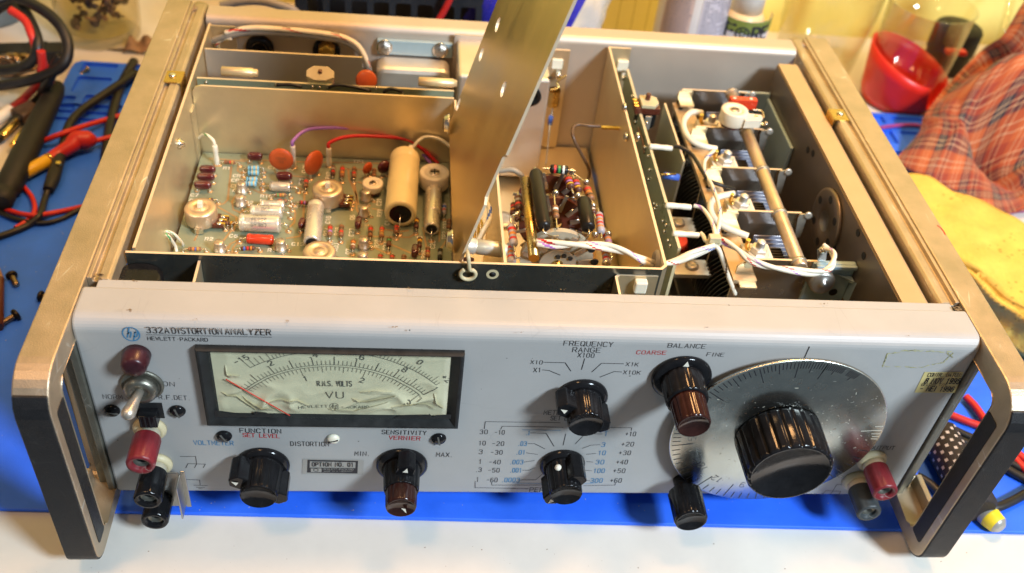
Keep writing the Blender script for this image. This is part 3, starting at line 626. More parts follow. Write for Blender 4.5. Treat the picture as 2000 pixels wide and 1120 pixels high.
def vwall(name, px0, px1, zlo, mt, th=.0013, z=None, par=None, ext=(0, 0), **kw):
    # a sheet standing along y = const, its top edge seen between two picture points
    z = z or zb
    a = at(*px0, 2, z); b = at(*px1, 2, z); y = (a.y + b.y) / 2
    g = MB(); g.box((min(a.x, b.x) - ext[0], y - th / 2, zlo), (max(a.x, b.x) + ext[1], y + th / 2, z), mt); g.mi[-5] = g.m(M['alu_edge'])
    return g.build(name, par or SBX, **kw), y
# back wall of the board compartment with rounded corner, the partitions behind
g = MB()
pl = [(XL + .0012, .040), (-.0375, .040), (-.0375, zb - .0005), (XL + .006, zb - .0005), (XL + .0028, zb - .0016), (XL + .0012, zb - .0045)]
g.prism(pl, (0, YB + .0007, 0), (1, 0, 0), (0, 0, 1), .0013, M['alu'])
g.mi[4] = g.m(M['alu_edge']); g.build('back_wall', SBX)
g = MB(); g.box((XL + .0008, YB - .010, .05), (XL + .0018, YB - .001, zb - .012), M['alu']); g.build('wall_flange', SBX)
vwall('rear_partition', (398, 100), (708, 107), .03, M['rear'], z=zb - .001)
g = MB(); g.box((XL + .0008, YR - .0030, .05), (XL + .0150, YR - .0016, zb - .001), M['alu']); g.build('wall_flange', SBX)
# wall between board and switch, switch compartment floor and left wall
g = plate((-.0372, YF + .0008, .030), (-.0360, .1930, zb - .002), M['alu']); g.build('side_wall', SBX)
g = plate((-.0172, YF + .0008, .030), (-.0159, .1400, zb), M['alu']); g.build('inner_wall', SBX)
M['tan_floor'] = mat('tan_floor_metal', (0.70, 0.53, 0.29), 0.38, 0.75, var=0.08, vscale=30)  # even tan tone for the compartment floor and wax blocks
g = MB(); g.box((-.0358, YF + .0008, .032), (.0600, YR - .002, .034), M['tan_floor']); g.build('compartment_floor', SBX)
g = MB()
for k, (x, r) in enumerate([(.036, .011), (.0535, .0085)]):
    g.lathe([(r - .003, 0), (r, .003), (r, .085), (r - .003, .088)], (x, YF + .018, .034 + r * .7), (0, 1, 0), M['tan_floor'], 24)
g.build('wax_block', SBX)
# rear sub-box with its lipped lid, bracket strip and spring hook
a = at(1076, 157, 2, zb)
M['satin'] = mat('satin_warm_aluminium', (0.72, 0.66, 0.58), 0.42, 0.8, var=0.05)
g = MB(); g.box((-.034, a.y, .040), (a.x, YR - .004, zb), M['satin']); sb = g.build('rear_subbox', INST, bevel=.0016)
g = MB(); p = at(1036, 188, 1, a.y); g.lathe([(.0065, 0), (.0065, .0015), (.0045, .002), (.004, .0005), (.0005, .0004)], p, (0, -1, 0), M['black'], 24); g.build('grommet', sb)
p = at(1074, 153, 2, zb); g = MB(); g.cyl((p.x, p.y, zb), (p.x, p.y, zb + .0006), .0012, M['black_matt'], 12); g.build('corner_notch', sb)
q0 = at(1073, 95, 1, YR - .003); q1 = at(1114, 95, 1, YR - .003)
g = MB(); g.box((q0.x - .003, YR - .0045, .035), (q1.x, YR - .0030, q0.z), M['alu']); g.mi[-5] = g.m(M['alu_edge']); bs = g.build('bracket_strip', INST)
g = MB(); p = at(1083, 176, 1, YR - .012)
g.lathe([(.0042, 0), (.0042, .011)], (p.x, p.y, p.z - .011), (0, 0, 1), M['brass'], 16, caps=False)
g.tube([(p.x - .003, p.y - .002, p.z + .001), (p.x + .002, p.y - .002, p.z + .003), (p.x + .001, p.y, p.z + .006), (p.x + .006, p.y, p.z + .011)], .0007, M['brass'], 6)
p = at(1083, 196, 1, YR - .012); e = at(1066, 325, 1, YR - .04); m_ = at(1075, 238, 1, YR - .018)
g.tube([p, m_, e], .0004, M['steel'], 6); g.tube([m_ + Vector((0, 0, .004)), m_ - Vector((0, 0, .002))], .0016, M['w_blue'], 8, 1)
g.build('spring_hook', bs)
# flange of the rear right wall piece next to the plate
q0 = at(888, 66, 1, YR - .003); q1 = at(962, 69, 1, YR - .003)
g = MB(); g.box((q0.x, YR - .0045, .05), (q1.x, YR - .0030, q0.z), M['rear']); g.build('rear_flange', INST)
# sealed relay with mounting plate
p0 = rp(737, 76, .002); p1 = rp(880, 112, .002)
g = MB(); g.box((p0.x, YR - .0035, p1.z), (p1.x + .001, YR - .0003, p0.z), M['bluegrey'])
RL = g.build('sealed_relay', INST, bevel=.0005)
a = at(737, 112, 1, YR - .004); b = at(876, 165, 1, YR - .020)
g = MB(); g.prism(rrect(a.x, .04, b.x + .0005, a.z + .002, .005), (0, YR - .0040, 0), (1, 0, 0), (0, 0, 1), .017, M['satin']); g.build('relay_can', RL, bevel=.003)
for px, py in [(751, 92), (860, 98)]:
    p = rp(px, py, .0036); g = MB(); g.lathe([(.0042, 0), (.0042, .0022), (.0030, .0028), (.0018, .0028), (.0018, .0045)], p, (0, -1, 0), M['dullsteel'], 6, smooth=False)
    g.lathe([(.0050, -.0002), (.0050, .0008)], p, (0, -1, 0), M['steel'], 20); g.build('hex_nut', RL)

# ---- the swung-up cover plate leaning over the switch
th = R_(15); U = Vector((math.sin(th), 0, math.cos(th))); N_ = Vector((math.cos(th), 0, -math.sin(th)))
hx = -.0402; o = Vector((hx, 0, zb - .008))
def cp(px, py):     # picture point on the plate's left face -> (y, s)
    d = CM @ Vector(((px - 1000) / CAM_F, -(py - 560) / CAM_F, -1)); t = (o - CAM_P).dot(N_) / d.dot(N_); q = CAM_P + d * t
    return (q.y, (q - o).dot(U))
fy = lambda s: .0496
ff = [cp(986, 290), cp(944, 384)]
outer = [(.0496, .0), (.0496, ff[1][1]), (.0530, ff[1][1] + .002), (.0530, ff[0][1] - .003), (.0500, ff[0][1]), (.0500, .215), (.176, .215), (.176, .0)]
holes = []
for px, py in [(972, 48), (940, 106), (983, 174), (895, 203)]:
    a, b = cp(px, py); holes.append(circ(a, b, .0040, 20))
g = MB(); g.holed(outer, holes, o, (0, 1, 0), U, -.0013 * -1, M['cover'], sidemt=M['alu_edge'])
COV = g.build('swung_cover_plate', INST, label='perforated aluminium plate swung up over the switch')
for px, py in [(876, 238), (882, 480)]:
    p = at(px, py, 0, hx - .0008); g = MB()
    g.lathe([(.0056, 0), (.0056, .0008), (.0050, .0012), (.0047, .0026), (.003, .0032)], (hx - .0004, p.y, zb - .002), (-1, 0, 0), M['steel'], 20)
    g.box((hx - .0038, p.y - .0004, zb - .0055), (hx - .0034, p.y + .0004, zb + .0015), M['black_matt']); g.build('pan_head_screw', COV)
M['dark_nickel'] = mat('dark_worn_nickel', (0.24, 0.23, 0.19), 0.38, 0.85, var=0.2, vscale=200)

# ================================================================== controls on the front panel
def bump12(n, depth, sharp=1.0):
    return lambda a, k: 1 - depth * (max(0, math.cos(n * a)) ** sharp)
def knob(name, x, z, ang, r=.0092, skirt=.0124, L=.0165, wing=True, tri=True, label=None, mt=None):
    g = MB(); mt = mt or M['black']; n = 96
    fl = lambda a, k: (1 - .055 * (max(0, math.cos(14 * a)) ** 3)) if k in (1, 2, 3) else 1
    g.lathe([(skirt, 0), (skirt, .0012), (skirt - .0012, .0024), (r + .0012, .0030)], (x, -.0006, z), (0, -1, 0), mt, 48)
    root = g.build(name, INST, label=label)
    g = MB(); g.lathe([(r + .001, 0), (r, .0014), (r * .96, L - .0022), (r * .93, L - .0006), (r * .88, L), (r * .84, L - .0008), (r * .1, L - .0012)], (x, -.0034, z), (0, -1, 0), mt, n, flute=fl)
    g.build('fluted_body', root)
    u = Vector((math.cos(ang), 0, math.sin(ang))); v = Vector((-math.sin(ang), 0, math.cos(ang)))
    if wing:
        for sgn, ext in ((1, r + .0062), (-1, r + .0050)):
            g = MB(); hw = .0042
            pl = [(r * .55, -hw), (ext - .0022, -hw), (ext, -hw * .15), (ext, hw * .15), (ext - .0022, hw), (r * .55, hw)]; dp = L - .0035
            g.prism([(a * sgn, b) for a, b in pl], Vector((x, -.0030, z)), u, v, dp if sgn > 0 else dp + .001, mt)
            # prism grows along u x v, which points to the viewer side for this handedness
            g.build('pointer_wing' if sgn > 0 else 'tail_wing', root, bevel=.0006)
        if tri:
            g = MB(); c = Vector((x, -.0030 - (L - .0035) - .0004, z))
            g.add([c + u * (r + .0050), c + u * (r + .0018) + v * .0016, c + u * (r + .0018) - v * .0010], [(0, 1, 2)] , M['white_mark']); g.build('white_pointer', root)
    return root
c = PX(515, 905); knob('control_knob', c.x, c.z, R_(150), label='black function knob with a wing pointing up left')
c = PX(1136, 774); knob('control_knob', c.x, c.z, R_(152), r=.0086, skirt=.0120, L=.0140, label='black frequency range knob with a wing pointing up left')
c = PX(1098, 905); KR = knob('control_knob', c.x, c.z, R_(238), r=.0083, skirt=.0112, L=.0160, label='black meter range knob with a small white dot')
g = MB(); p = at(1083, 902, 1, -.013); g.sphere((c.x - .0038, -.0085, c.z + .0073), .0017, M['white_mark'], 12); g.build('white_dot', KR)
c = PX(785, 906); KS = knob('control_knob', c.x, c.z, R_(80), r=.0088, L=.0135, label='stepped sensitivity knob with a dark red tip')
g = MB(); fl = lambda a, k: (1 - .06 * (max(0, math.cos(10 * a)) ** 3)) if k in (1, 2) else 1
g.lathe([(.0075, 0), (.0075, .001), (.0073, .0085), (.0069, .0098), (.0064, .0098), (.0061, .0092), (.0006, .0090)], (c.x, -.0160, c.z), (0, -1, 0), M['redknob'], 80, flute=fl)
g.add([Vector((c.x + .0015 + dx, -.0260, c.z - .003 + dz)) for dx, dz in ((.0006, .0026), (-.0014, .0030), (.0012, -.001))], [(0, 1, 2)], M['white_mark']); g.build('vernier_tip', KS)
c = PX(1330, 735)
g = MB(); g.lathe([(.0138, 0), (.0138, .0012), (.0126, .0022), (.011, .0024)], (c.x, -.0006, c.z), (0, -1, 0), M['black'], 48); KB = g.build('control_knob', INST, label='tall stepped balance knob in black and dark red')
fl = lambda a, k: (1 - .06 * (max(0, math.cos(12 * a)) ** 3)) if k in (1, 2) else 1
g = MB(); g.lathe([(.0100, 0), (.0099, .001), (.0096, .0120), (.0091, .0130), (.008, .0130)], (c.x, -.0028, c.z), (0, -1, 0), M['black'], 96, flute=fl); g.build('fluted_body', KB)
g = MB(); g.lathe([(.0082, 0), (.0080, .001), (.0077, .0125), (.0072, .0136), (.0066, .0136), (.0063, .0129), (.0005, .0127)], (c.x, -.0159, c.z), (0, -1, 0), M['redknob'], 96, flute=fl); g.build('fine_tip', KB)
g = MB(); g.add([(c.x - .0004, -.0034, c.z + .0130), (c.x + .0014, -.0034, c.z + .0090), (c.x - .0022, -.0034, c.z + .0090)], [(0, 1, 2)], M['white_mark']); g.build('white_pointer', KB)
# dial with its scale
D = PX(1513, 833.5); dx_, dz_ = D.x, D.z; DR = .0522
M['dial'] = mat('turned_aluminium', (0.62, 0.62, 0.55), 0.25, 1.0, var=0.10, vscale=120, aniso=0.85, rvar=0.04)
nn = M['dial'].node_tree.nodes; tg = nn.new('ShaderNodeTangent'); tg.direction_type = 'RADIAL'; tg.axis = 'Y'
M['dial'].node_tree.links.new(tg.outputs[0], nn['Principled BSDF'].inputs['Tangent'])
g = MB(); g.lathe([(DR, 0), (DR, .0012), (DR - .0006, .0016), (.010, .0016)], (dx_, -.0040, dz_), (0, -1, 0), M['dial'], 128)
DIAL = g.build('tuning_dial', INST, label='large turned aluminium dial with black scale marks')
g = MB(); oo = (dx_, -.0040 - .0016 - .00008, dz_); U0, V0 = (1, 0, 0), (0, 0, 1)
def tick(deg, l, wd=.00042, inset=.0014, mt=None):
    a = R_(deg); r1 = DR - inset; g.ribbon([((r1 - l) * math.cos(a), (r1 - l) * math.sin(a)), (r1 * math.cos(a), r1 * math.sin(a))], wd, oo, U0, V0, mt or M['ink'])
# measured directions of the main marks in the plane of the dial
def ddir(px, py): p = at(px, py, 1, -.0056); return math.degrees(math.atan2(p.z - dz_, p.x - dx_))
majors = [(60, ddir(1617, 712)), (50, ddir(1562, 706)), (40, ddir(1483, 718)), (30, ddir(1383, 764)), (20, ddir(1312, 830)), (15, ddir(1302, 872)), (10, ddir(1322, 915)), ]
for k in range(len(majors) - 1):
    (n0, a0), (n1, a1) = majors[k], majors[k + 1]
    a1 = a1 + (360 if a1 - a0 < -180 else 0)
    if n1 >= 20: m_ = 10
    else: m_ = 5
    for j in range(m_): tick(a0 + (a1 - a0) * j / m_, .0098 if j == 0 else (.0062 if j == m_ // 2 and m_ == 10 else .0036))
for deg in range(0, 58): 
    if deg not in (10, 11): tick(majors[0][1] - 1.2 * deg, .0034 if deg % 5 else .0055) if deg < 18 else None
for k, deg in enumerate(range(0, 95, 5)): tick(213 + deg, .0040 if k % 4 else .0098)
for deg in (303, 308, 314, 320, 326, 333, 340, 347): tick(deg, .0045)
for deg, l in ((9, .0035), (5.5, .0098), (2.5, .004), (0, .003), (-2, .003)): tick(deg, l, .0003, mt=M['white_mark'])
def dnum(s, px, py, h=.0036):
    p = at(px, py, 1, -.0057); a = math.atan2(p.z - dz_, p.x - dx_); u = Vector((math.sin(a), 0, -math.cos(a))); v = Vector((math.cos(a), 0, math.sin(a)))
    write(g, s, Vector((p.x, -.0057, p.z)) - v * h / 2, u, v, h, M['ink_grey'], align='c', wt=.42)
for s, px, py in [('50', 1554, 746), ('40', 1492, 754), ('30', 1414, 786), ('20', 1349, 825), ('15', 1351, 862), ('60', 1603, 755), ('12', 1400, 936), ('10', 1372, 912), ('9', 1450, 948), ('8', 1640, 930), ('70', 1665, 800)]: dnum(s, px, py)
g.build('scale_marks', DIAL, clean=False)
g = MB()                                                    # fine scratches in the dial
for k in range(170):
    a = random.uniform(0, 2 * PI); r = random.uniform(.02, .05); t = random.uniform(0, PI); l = random.uniform(.0003, .0016)
    if random.random() < .5: a = random.uniform(-.3, .9)
    g.ribbon([(r * math.cos(a), r * math.sin(a)), (r * math.cos(a) + l * math.cos(t), r * math.sin(a) + l * math.sin(t))], random.uniform(.00008, .00022), oo, U0, V0, random.choice((M['white_mark'], M['sticker_g'], M['ink_brown'])))
g.build('scratches', DIAL, clean=False)
g = MB(); NF = 24
fl = lambda a, k: (1 - .045 * (1 if math.cos(NF * a) > .55 else 0)) if k in (1, 2) else 1
g.lathe([(.0208, 0), (.0208, .0012), (.0203, .0206), (.0193, .0222), (.0181, .0222), (.0176, .0213), (.0005, .0210)], (dx_, -.0060, dz_), (0, -1, 0), M['black'], 240, flute=fl)
g.build('tuning_knob', DIAL)
# fine tuning knob in front of the dial's rim
c = PX(1331, 937)
g = MB(); g.cyl((c.x, .0, c.z), (c.x, -.0085, c.z), .0045, M['black'], 24)
fk = g.build('control_knob', INST, label='small fluted drive knob at the rim of the dial')
fl = lambda a, k: (1 - .06 * (max(0, math.cos(12 * a)) ** 3)) if k in (1, 2) else 1
g = MB(); g.lathe([(.0074, 0), (.0085, .0010), (.0083, .0165), (.0077, .0178), (.0070, .0178), (.0067, .0171), (.0005, .0168)], (c.x, -.0075, c.z), (0, -1, 0), M['black'], 96, flute=fl); g.build('fluted_body', fk)

# ---- panel meter
T = .0036                                                  # how far the bezel stands out
PT = lambda x, y: at(x, y, 1, -T)
A, Bq, Cq, Dq = at(378, 676, 1, -.0012), at(913, 687, 1, -.0012), PT(893, 839), PT(400, 833)
mx0, mx1, mz0, mz1 = (A.x + Dq.x) / 2, (Bq.x + Cq.x) / 2, (Cq.z + Dq.z) / 2 - .000, (A.z + Bq.z) / 2
mx0 += .0008; mx1 -= .0004
bx = [(mx0, mz0), (mx1, mz0), (mx1, mz1), (mx0, mz1)]
def inset(d, db=None): return [(mx0 + d, mz0 + (db or d)), (mx1 - d, mz0 + (db or d)), (mx1 - d, mz1 - d), (mx0 + d, mz1 - d)]
def ins2(d, db, dt): return [(mx0 + d, mz0 + db), (mx1 - d, mz0 + db), (mx1 - d, mz1 - dt), (mx0 + d, mz1 - dt)]
g = MB()
rings = [(inset(0), 0), (inset(0), -T + .0008), (ins2(.0008, .0008, .0004), -T), (ins2(.0016, .0016, .0008), -T), (ins2(.0056, .0062, .0010), -.0006), (ins2(.0057, .0063, .0011), .0)]
vs = []
for rg, y in rings: vs += [(a, y - .0003, b) for a, b in rg]
fs = []
for k in range(len(rings) - 1):
    for i in range(4): j = (i + 1) % 4; fs.append((4 * k + i, 4 * k + j, 4 * k + 4 + j, 4 * k + 4 + i))
g.add(vs, fs, M['bezel'])
METER = g.build('panel_meter', INST, label='black framed moving coil meter with buckled scale')
# buckled paper scale: one sheet with folds torn loose along its lower part
M['paper'] = mat('yellowed_scale_paper', (0.70, 0.64, 0.46), 0.55, var=0.08, vscale=90, bump=0.06, bscale=900)
fx0, fx1, fz0, fz1 = mx0 + .0058, mx1 - .0058, mz0 + .0064, mz1 - .0011
FYB = -.0007                                                # depth of the scale behind the panel face
def buck(x, z):
    u = (x - fx0) / (fx1 - fx0); v = (z - fz0) / (fz1 - fz0)
    low = max(0, min(1, (.58 - v) / .35)) * max(0, min(1, (v - .02) / .14)); up = max(0, min(1, (v - .80) / .2)) * (1 if u < .15 or u > .85 else .25)
    n1 = noise.noise(Vector((u * 9 + 3, v * 5, 1.7))); n2 = noise.noise(Vector((u * 22, v * 13, 5.1)))
    fold = abs(noise.noise(Vector((u * 7 - v * 2.2, v * 4.5 + u, 9.3))))
    edge = max(0, 1 - min(u, 1 - u) * 7)
    calm = 1 - .80 * math.exp(-((u - .48) / .17) ** 4) * (1 if v > .30 else max(0, v / .30))
    rdg = 1 - min(1, abs(noise.noise(Vector((u * 6.5 - v * 1.5, v * 3.2 + u * 1.3, 9.3)))) * 3.2)      # sharp creases
    calm *= max(0, min(1, min(u, 1 - u) * 14 - .15))
    return -calm * (low * (.0004 * n1 + .0021 * rdg ** 1.7) + .0005 * up * (n1 + rdg) + edge * .0005 * rdg) - .00004 * n2
g = MB(); nx, nz_ = 150, 60
vs = [(fx0 - .001 + (fx1 - fx0 + .002) * i / nx, FYB + buck(fx0 + (fx1 - fx0) * i / nx, fz0 + (fz1 - fz0) * j / nz_), fz0 - .001 + (fz1 - fz0 + .002) * j / nz_) for j in range(nz_ + 1) for i in range(nx + 1)]
g.add(vs, [(j * (nx + 1) + i, j * (nx + 1) + i + 1, (j + 1) * (nx + 1) + i + 1, (j + 1) * (nx + 1) + i) for j in range(nz_) for i in range(nx)], M['paper'], True)
for edge in ([(472, 772), (500, 789), (540, 799)], [(520, 783), (545, 778), (580, 778), (605, 791)], [(685, 777), (715, 781), (750, 775), (775, 768)], [(640, 797), (690, 800), (720, 793), (760, 783)], [(765, 790), (800, 783), (830, 786), (850, 796)], [(848, 765), (852, 782), (868, 797)], [(430, 765), (460, 770), (490, 789), (500, 799)], [(700, 764), (735, 760), (770, 762)], [(440, 712), (444, 730), (470, 733)]):
    n = 18; P = []                                             # flaps of paper torn loose, each lifted along its upper edge
    for q in range(n + 1):
        f = q / n * (len(edge) - 1); i0 = min(int(f), len(edge) - 2); t = f - i0; P.append((edge[i0][0] * (1 - t) + edge[i0 + 1][0] * t, edge[i0][1] * (1 - t) + edge[i0 + 1][1] * t + 1.6 * noise.noise(Vector((q * .5, edge[0][0], 0)))))
    vs = []; hw = random.uniform(7, 11)
    for j, (dp, lift) in enumerate(((0, 1.0), (.3, .75), (.65, .28), (1, .04))):
        for q, (a_, b_) in enumerate(P):
            z_ = math.sin(PI * q / n) ** .5; w_ = at(a_ + dp * 2, b_ + dp * hw * (.3 + .7 * z_), 1, FYB); vs.append((w_.x, FYB + buck(w_.x, w_.z) - .00008 - .00105 * lift * z_, w_.z))
    g.add(vs, [(j * (n + 1) + q + 1, j * (n + 1) + q, (j + 1) * (n + 1) + q, (j + 1) * (n + 1) + q + 1) for j in range(3) for q in range(n)], M['paper'], True)
g.build('scale_plate', METER, clean=False)
g = MB()
def fpt(px, py): p = at(px, py, 1, FYB - .0004); return (p.x, p.z)
def buckled(mbx, start):
    for i in range(start, len(mbx.v)): v = mbx.v[i]; v.y = FYB + buck(v.x, v.z) - .00028
def arc3(p0, p1, p2):
    (ax, ay), (bx_, by), (cx, cy) = p0, p1, p2
    d = 2 * (ax * (by - cy) + bx_ * (cy - ay) + cx * (ay - by))
    ux = ((ax * ax + ay * ay) * (by - cy) + (bx_ ** 2 + by ** 2) * (cy - ay) + (cx ** 2 + cy ** 2) * (ay - by)) / d
    uy = ((ax * ax + ay * ay) * (cx - bx_) + (bx_ ** 2 + by ** 2) * (ax - cx) + (cx ** 2 + cy ** 2) * (bx_ - ax)) / d
    r = math.hypot(ax - ux, ay - uy); return ux, uy, r, math.atan2(ay - uy, ax - ux), math.atan2(cy - uy, cx - ux)
G_ = M['ink_grey']
def arcline(a, wd=.00025):
    ux, uy, r, t0, t1 = a; g.ribbon([(ux + r * math.cos(t0 + (t1 - t0) * i / 60), uy + r * math.sin(t0 + (t1 - t0) * i / 60)) for i in range(61)], wd, (0, 0, 0), (1, 0, 0), (0, 0, 1), G_)
def atick(a, f, l, wd=.00021):
    ux, uy, r, t0, t1 = a; t = t0 + (t1 - t0) * f; g.ribbon([(ux + r * math.cos(t), uy + r * math.sin(t)), (ux + (r + l) * math.cos(t), uy + (r + l) * math.sin(t))], wd, (0, 0, 0), (1, 0, 0), (0, 0, 1), G_)
def anum(a, f, off, s, h=.0030):
    ux, uy, r, t0, t1 = a; t = t0 + (t1 - t0) * f; v = Vector((math.cos(t), 0, math.sin(t))); u = Vector((math.sin(t), 0, -math.cos(t)))
    write(g, s, Vector((ux, 0, uy)) + v * (r + off), u, v, h, G_, align='c', wt=.9)
E1 = arc3(fpt(489, 719), fpt(650, 687), fpt(852, 752)); E2 = arc3(fpt(476, 762), fpt(655, 713.5), fpt(828, 771)); E3 = arc3(fpt(481, 764.5), fpt(655, 717), fpt(824, 776))
for e in (E1, E2, E3): arcline(e)
for f in [0, .028, .056, .084, .118]: atick(E1, f, .0042)
for i in range(50): atick(E1, .118 + i * .882 / 49, .0042 if i % 6 == 5 else .0022, .0002)
for i in range(51): atick(E2, i / 50, .0050 if i % 5 == 0 else .0026, .0003 if i % 5 == 0 else .0002)
for i in range(47): atick(E3, i / 46, -.0048 if i % 15 == 0 else (-.0036 if i % 5 == 0 else -.0024), .0002)
for f, s in [(0, '-15'), (.115, '-10'), (.2, '-8'), (.835, '0'), (1, '+2')]: anum(E1, f, .0046, s, .0028)
for f, s in [(.21, '.2'), (.41, '.4'), (.61, '.6'), (.81, '.8'), (1, '1')]: anum(E2, f, .0050, s, .0028)
for f, s in [(.33, '1'), (.655, '2'), (.975, '3')]: anum(E3, f, -.0080, s, .0028)
def fl_(s, x0, y0, x1, y1, top, wt=.8):
    a = Vector((fpt(x0, y0)[0], 0, fpt(x0, y0)[1])); b = Vector((fpt(x1, y1)[0], 0, fpt(x1, y1)[1])); between(g, s, a, b, (0, -1, 0), fpt(x0, top)[1] - a.z, G_, wt=wt)
fl_('R.M.S. VOLTS', 620, 754.5, 687, 755, 745, .75); fl_('VU', 637, 778, 671, 778.5, 766, .62); fl_('HEWLETT', 584, 797, 640, 797, 792); fl_('PACKARD', 668, 798, 721, 798.5, 793); fl_('1120-0398', 603, 816, 646, 816, 811, .6); fl_('F.S. 1ma', 658, 816.5, 693, 816.5, 812, .6)
c0 = fpt(653, 795); g.ribbon(circ(c0[0], c0[1], .0020, 20, ry=.0022), .0002, (0, 0, 0), (1, 0, 0), (0, 0, 1), G_, closed=True)
write(g, 'h', Vector((c0[0] - .0012, 0, c0[1] - .001)), (1, 0, 0), (0, 0, 1), .0026, G_, width=.0011, slant=.15); write(g, 'p', Vector((c0[0] + .0003, 0, c0[1] - .0009)), (1, 0, 0), (0, 0, 1), .0026, G_, width=.0011)
buckled(g, 0)
keep = [k for k, f in enumerate(g.f) if max(g.v[i].z for i in f) < fz1 - .0002]      # the frame hides what lies above it
g.f = [g.f[k] for k in keep]; g.mi = [g.mi[k] for k in keep]; g.sm = [g.sm[k] for k in keep]
g.build('scale_printing', METER, clean=False)
g = MB(); a = at(441, 741, 1, -.0024); b = at(566, 812, 1, -.0024); M['needle'] = mat('red_needle', (0.72, 0.06, 0.035), 0.4, var=0)
g.cyl(a, b + (b - a) * .0, .00028, M['needle'], 8); g.build('needle', METER)
for poly in [[(418, 801), (455, 806), (497, 811), (497, 804), (520, 806), (536, 816), (420, 816)], [(767, 818), (785, 811), (838, 810), (838, 808), (846, 815), (852, 811), (882, 810), (880, 819)]]:
    g = MB(); g.add([(at(*q, 1, -.0024).x, -.0024, at(*q, 1, -.0024).z) for q in poly], [tuple(range(len(poly) - 1, -1, -1))], M['black_matt'])
    g.build('bared_gap', METER)
M['window'] = clear('meter_glass', (0.97, 0.98, 0.96), .05, .6)
g = MB(); g.box((fx0 - .0002, -.0032, fz0 - .0002), (fx1 + .0002, -.0030, fz1 + .0002), M['window']); g.build('meter_glass', METER)

# ---- small panel hardware
def screw(px, py, r=.0032, mt=None, slot=True, name='panel_screw', label=None, ang=1.2):
    p = PX(px, py); g = MB(); mt = mt or M['black']
    g.lathe([(r, 0), (r, .0006), (r * .85, .0016), (r * .45, .0021), (r * .02, .0022)], (p.x, -.0001, p.z), (0, -1, 0), mt, 20)
    X = Matrix.Translation((p.x, 0, p.z)) @ Matrix.Rotation(ang, 4, 'Y')
    g.box((-r * .8, -.00235, -r * .11), (r * .8, -.0020, r * .11), M['black_matt'] if mt is not M['black'] else M['ink_grey'], X)
    return g.build(name, INST, label=label)
screw(219, 801, .0036, ang=.2); screw(347, 802, .0036, ang=1.3); screw(438, 851, .0036, ang=1.1); screw(857, 856, .0036, ang=1.4)
screw(651, 856, .0030, M['nylon'], name='zero_adjuster', label='pale slotted zero adjuster below the meter', ang=-.3)
p = PX(268, 692); g = MB(); g.lathe([(.0058, 0), (.0058, .003), (.0052, .0078), (.0045, .0088), (.002, .0090), (.0001, .0090)], (p.x, 0, p.z), (0, -1, .0), M['lamp_red'], 32); g.build('pilot_lamp', INST)
p = PX(278, 751); g = MB()
g.lathe([(.0092, 0), (.0092, .0010), (.0078, .0016), (.0078, .0014)], (p.x, 0, p.z), (0, -1, 0), M['cast_dark'], 32); TS = g.build('toggle_switch', INST)
g = MB(); g.lathe([(.0072, 0), (.0070, .0036), (.0052, .0042), (.0040, .0042), (.0034, .003)], (p.x, -.0014, p.z), (0, -1, 0), M['dark_nickel'], 14); g.build('ring_nut', TS)
g = MB(); d = Vector((-.24, -.95, -.16)); a = Vector((p.x, -.003, p.z)); L = .0185
g.lathe([(.0018, 0), (.0021, .006), (.0030, .0115), (.0030, .0130), (.0022, .0147), (.0006, .0153)], a, d, M['satinsteel'], 20); g.build('bat_lever', TS)
p = PX(292, 802); g = MB(); g.box((p.x - .0062, -.0004, p.z - .0050), (p.x + .0060, .001, p.z + .0052), M['black_matt']); SS = g.build('slide_switch', INST)
g = MB(); g.box((p.x - .0036, -.0058, p.z - .0052), (p.x + .0040, -.0002, p.z + .0022), M['black'])
for k in range(4): g.box((p.x - .0034 + k * .002, -.0061, p.z - .0050), (p.x - .0026 + k * .002, -.0057, p.z + .002), M['black_matt'])
g.build('slider', SS, bevel=.0004)
def post(px, py, mt, L=.0155, lean=0, label=None, r=.0063, collar=True):
    p = PX(px, py); ax = Vector((lean, -1, 0)).normalized(); g = MB()
    fl = lambda a, k: (1 - .035 * (max(0, math.cos(12 * a)) ** 2)) if k in (1, 2) else 1
    g.lathe([(.0075, 0), (.0075, .0014), (.0064, .0028), (.0058, .0030)], (p.x, 0, p.z), (0, -1, 0), M['ivory'] if collar else mt, 32)
    root = g.build('binding_post', INST, label=label)
    g = MB(); g.lathe([(.0054, 0), (.0056, .0050), (.0058, .0052)], (p.x, -.003, p.z), ax, M['nylon'], 28); g.build('clear_collar', root)
    g = MB(); g.lathe([(r - .0004, 0), (r, .001), (r, L - .001), (r - .0005, L), (r - .0018, L), (r - .0026, L - .0010)], (p.x, -.0060, p.z), ax, mt, 72, flute=fl, caps=False)
    g.lathe([(r - .0024, L - .0012), (.0030, L - .0040)], (p.x, -.0060, p.z), ax, mt, 28, caps=False)
    g.build('post_cap', root)
    g = MB(); g.lathe([(.0040, L - .006), (.0040, L - .0026), (.0032, L - .0021), (.0027, L - .0040), (.0004, L - .0041)], (p.x, -.0060, p.z), ax, [M['dark_nickel'], M['dark_nickel'], M['dark_nickel'], M['black_matt']], 28); g.build('socket', root)
    return root
post(293, 836, M['post_red'], label='red binding post of the upper left input pair')
post(306, 905, M['black'], label='black binding post between the red one and the lowest')
post(318, 952, M['black'], L=.0140, label='lowest black binding post joined by the metal link')
post(1702, 898, M['post_red'], L=.0150, label='red output binding post', lean=.0)
M['post_grey'] = scratched(mat('dusty_black_plastic', (0.035, 0.042, 0.045), 0.5, var=0.3, vscale=150), .6, 70, .25)
post(1672, 938, M['post_grey'], L=.0150, label='dusty black output binding post')
a = PX(345, 890); b = PX(352, 945); g = MB()
X = Matrix.Translation((-.1685, 0, .0105))
g.box((-.0050, -.0068, -.0130), (.0030, -.0060, .0130), M['dullsteel'], X)
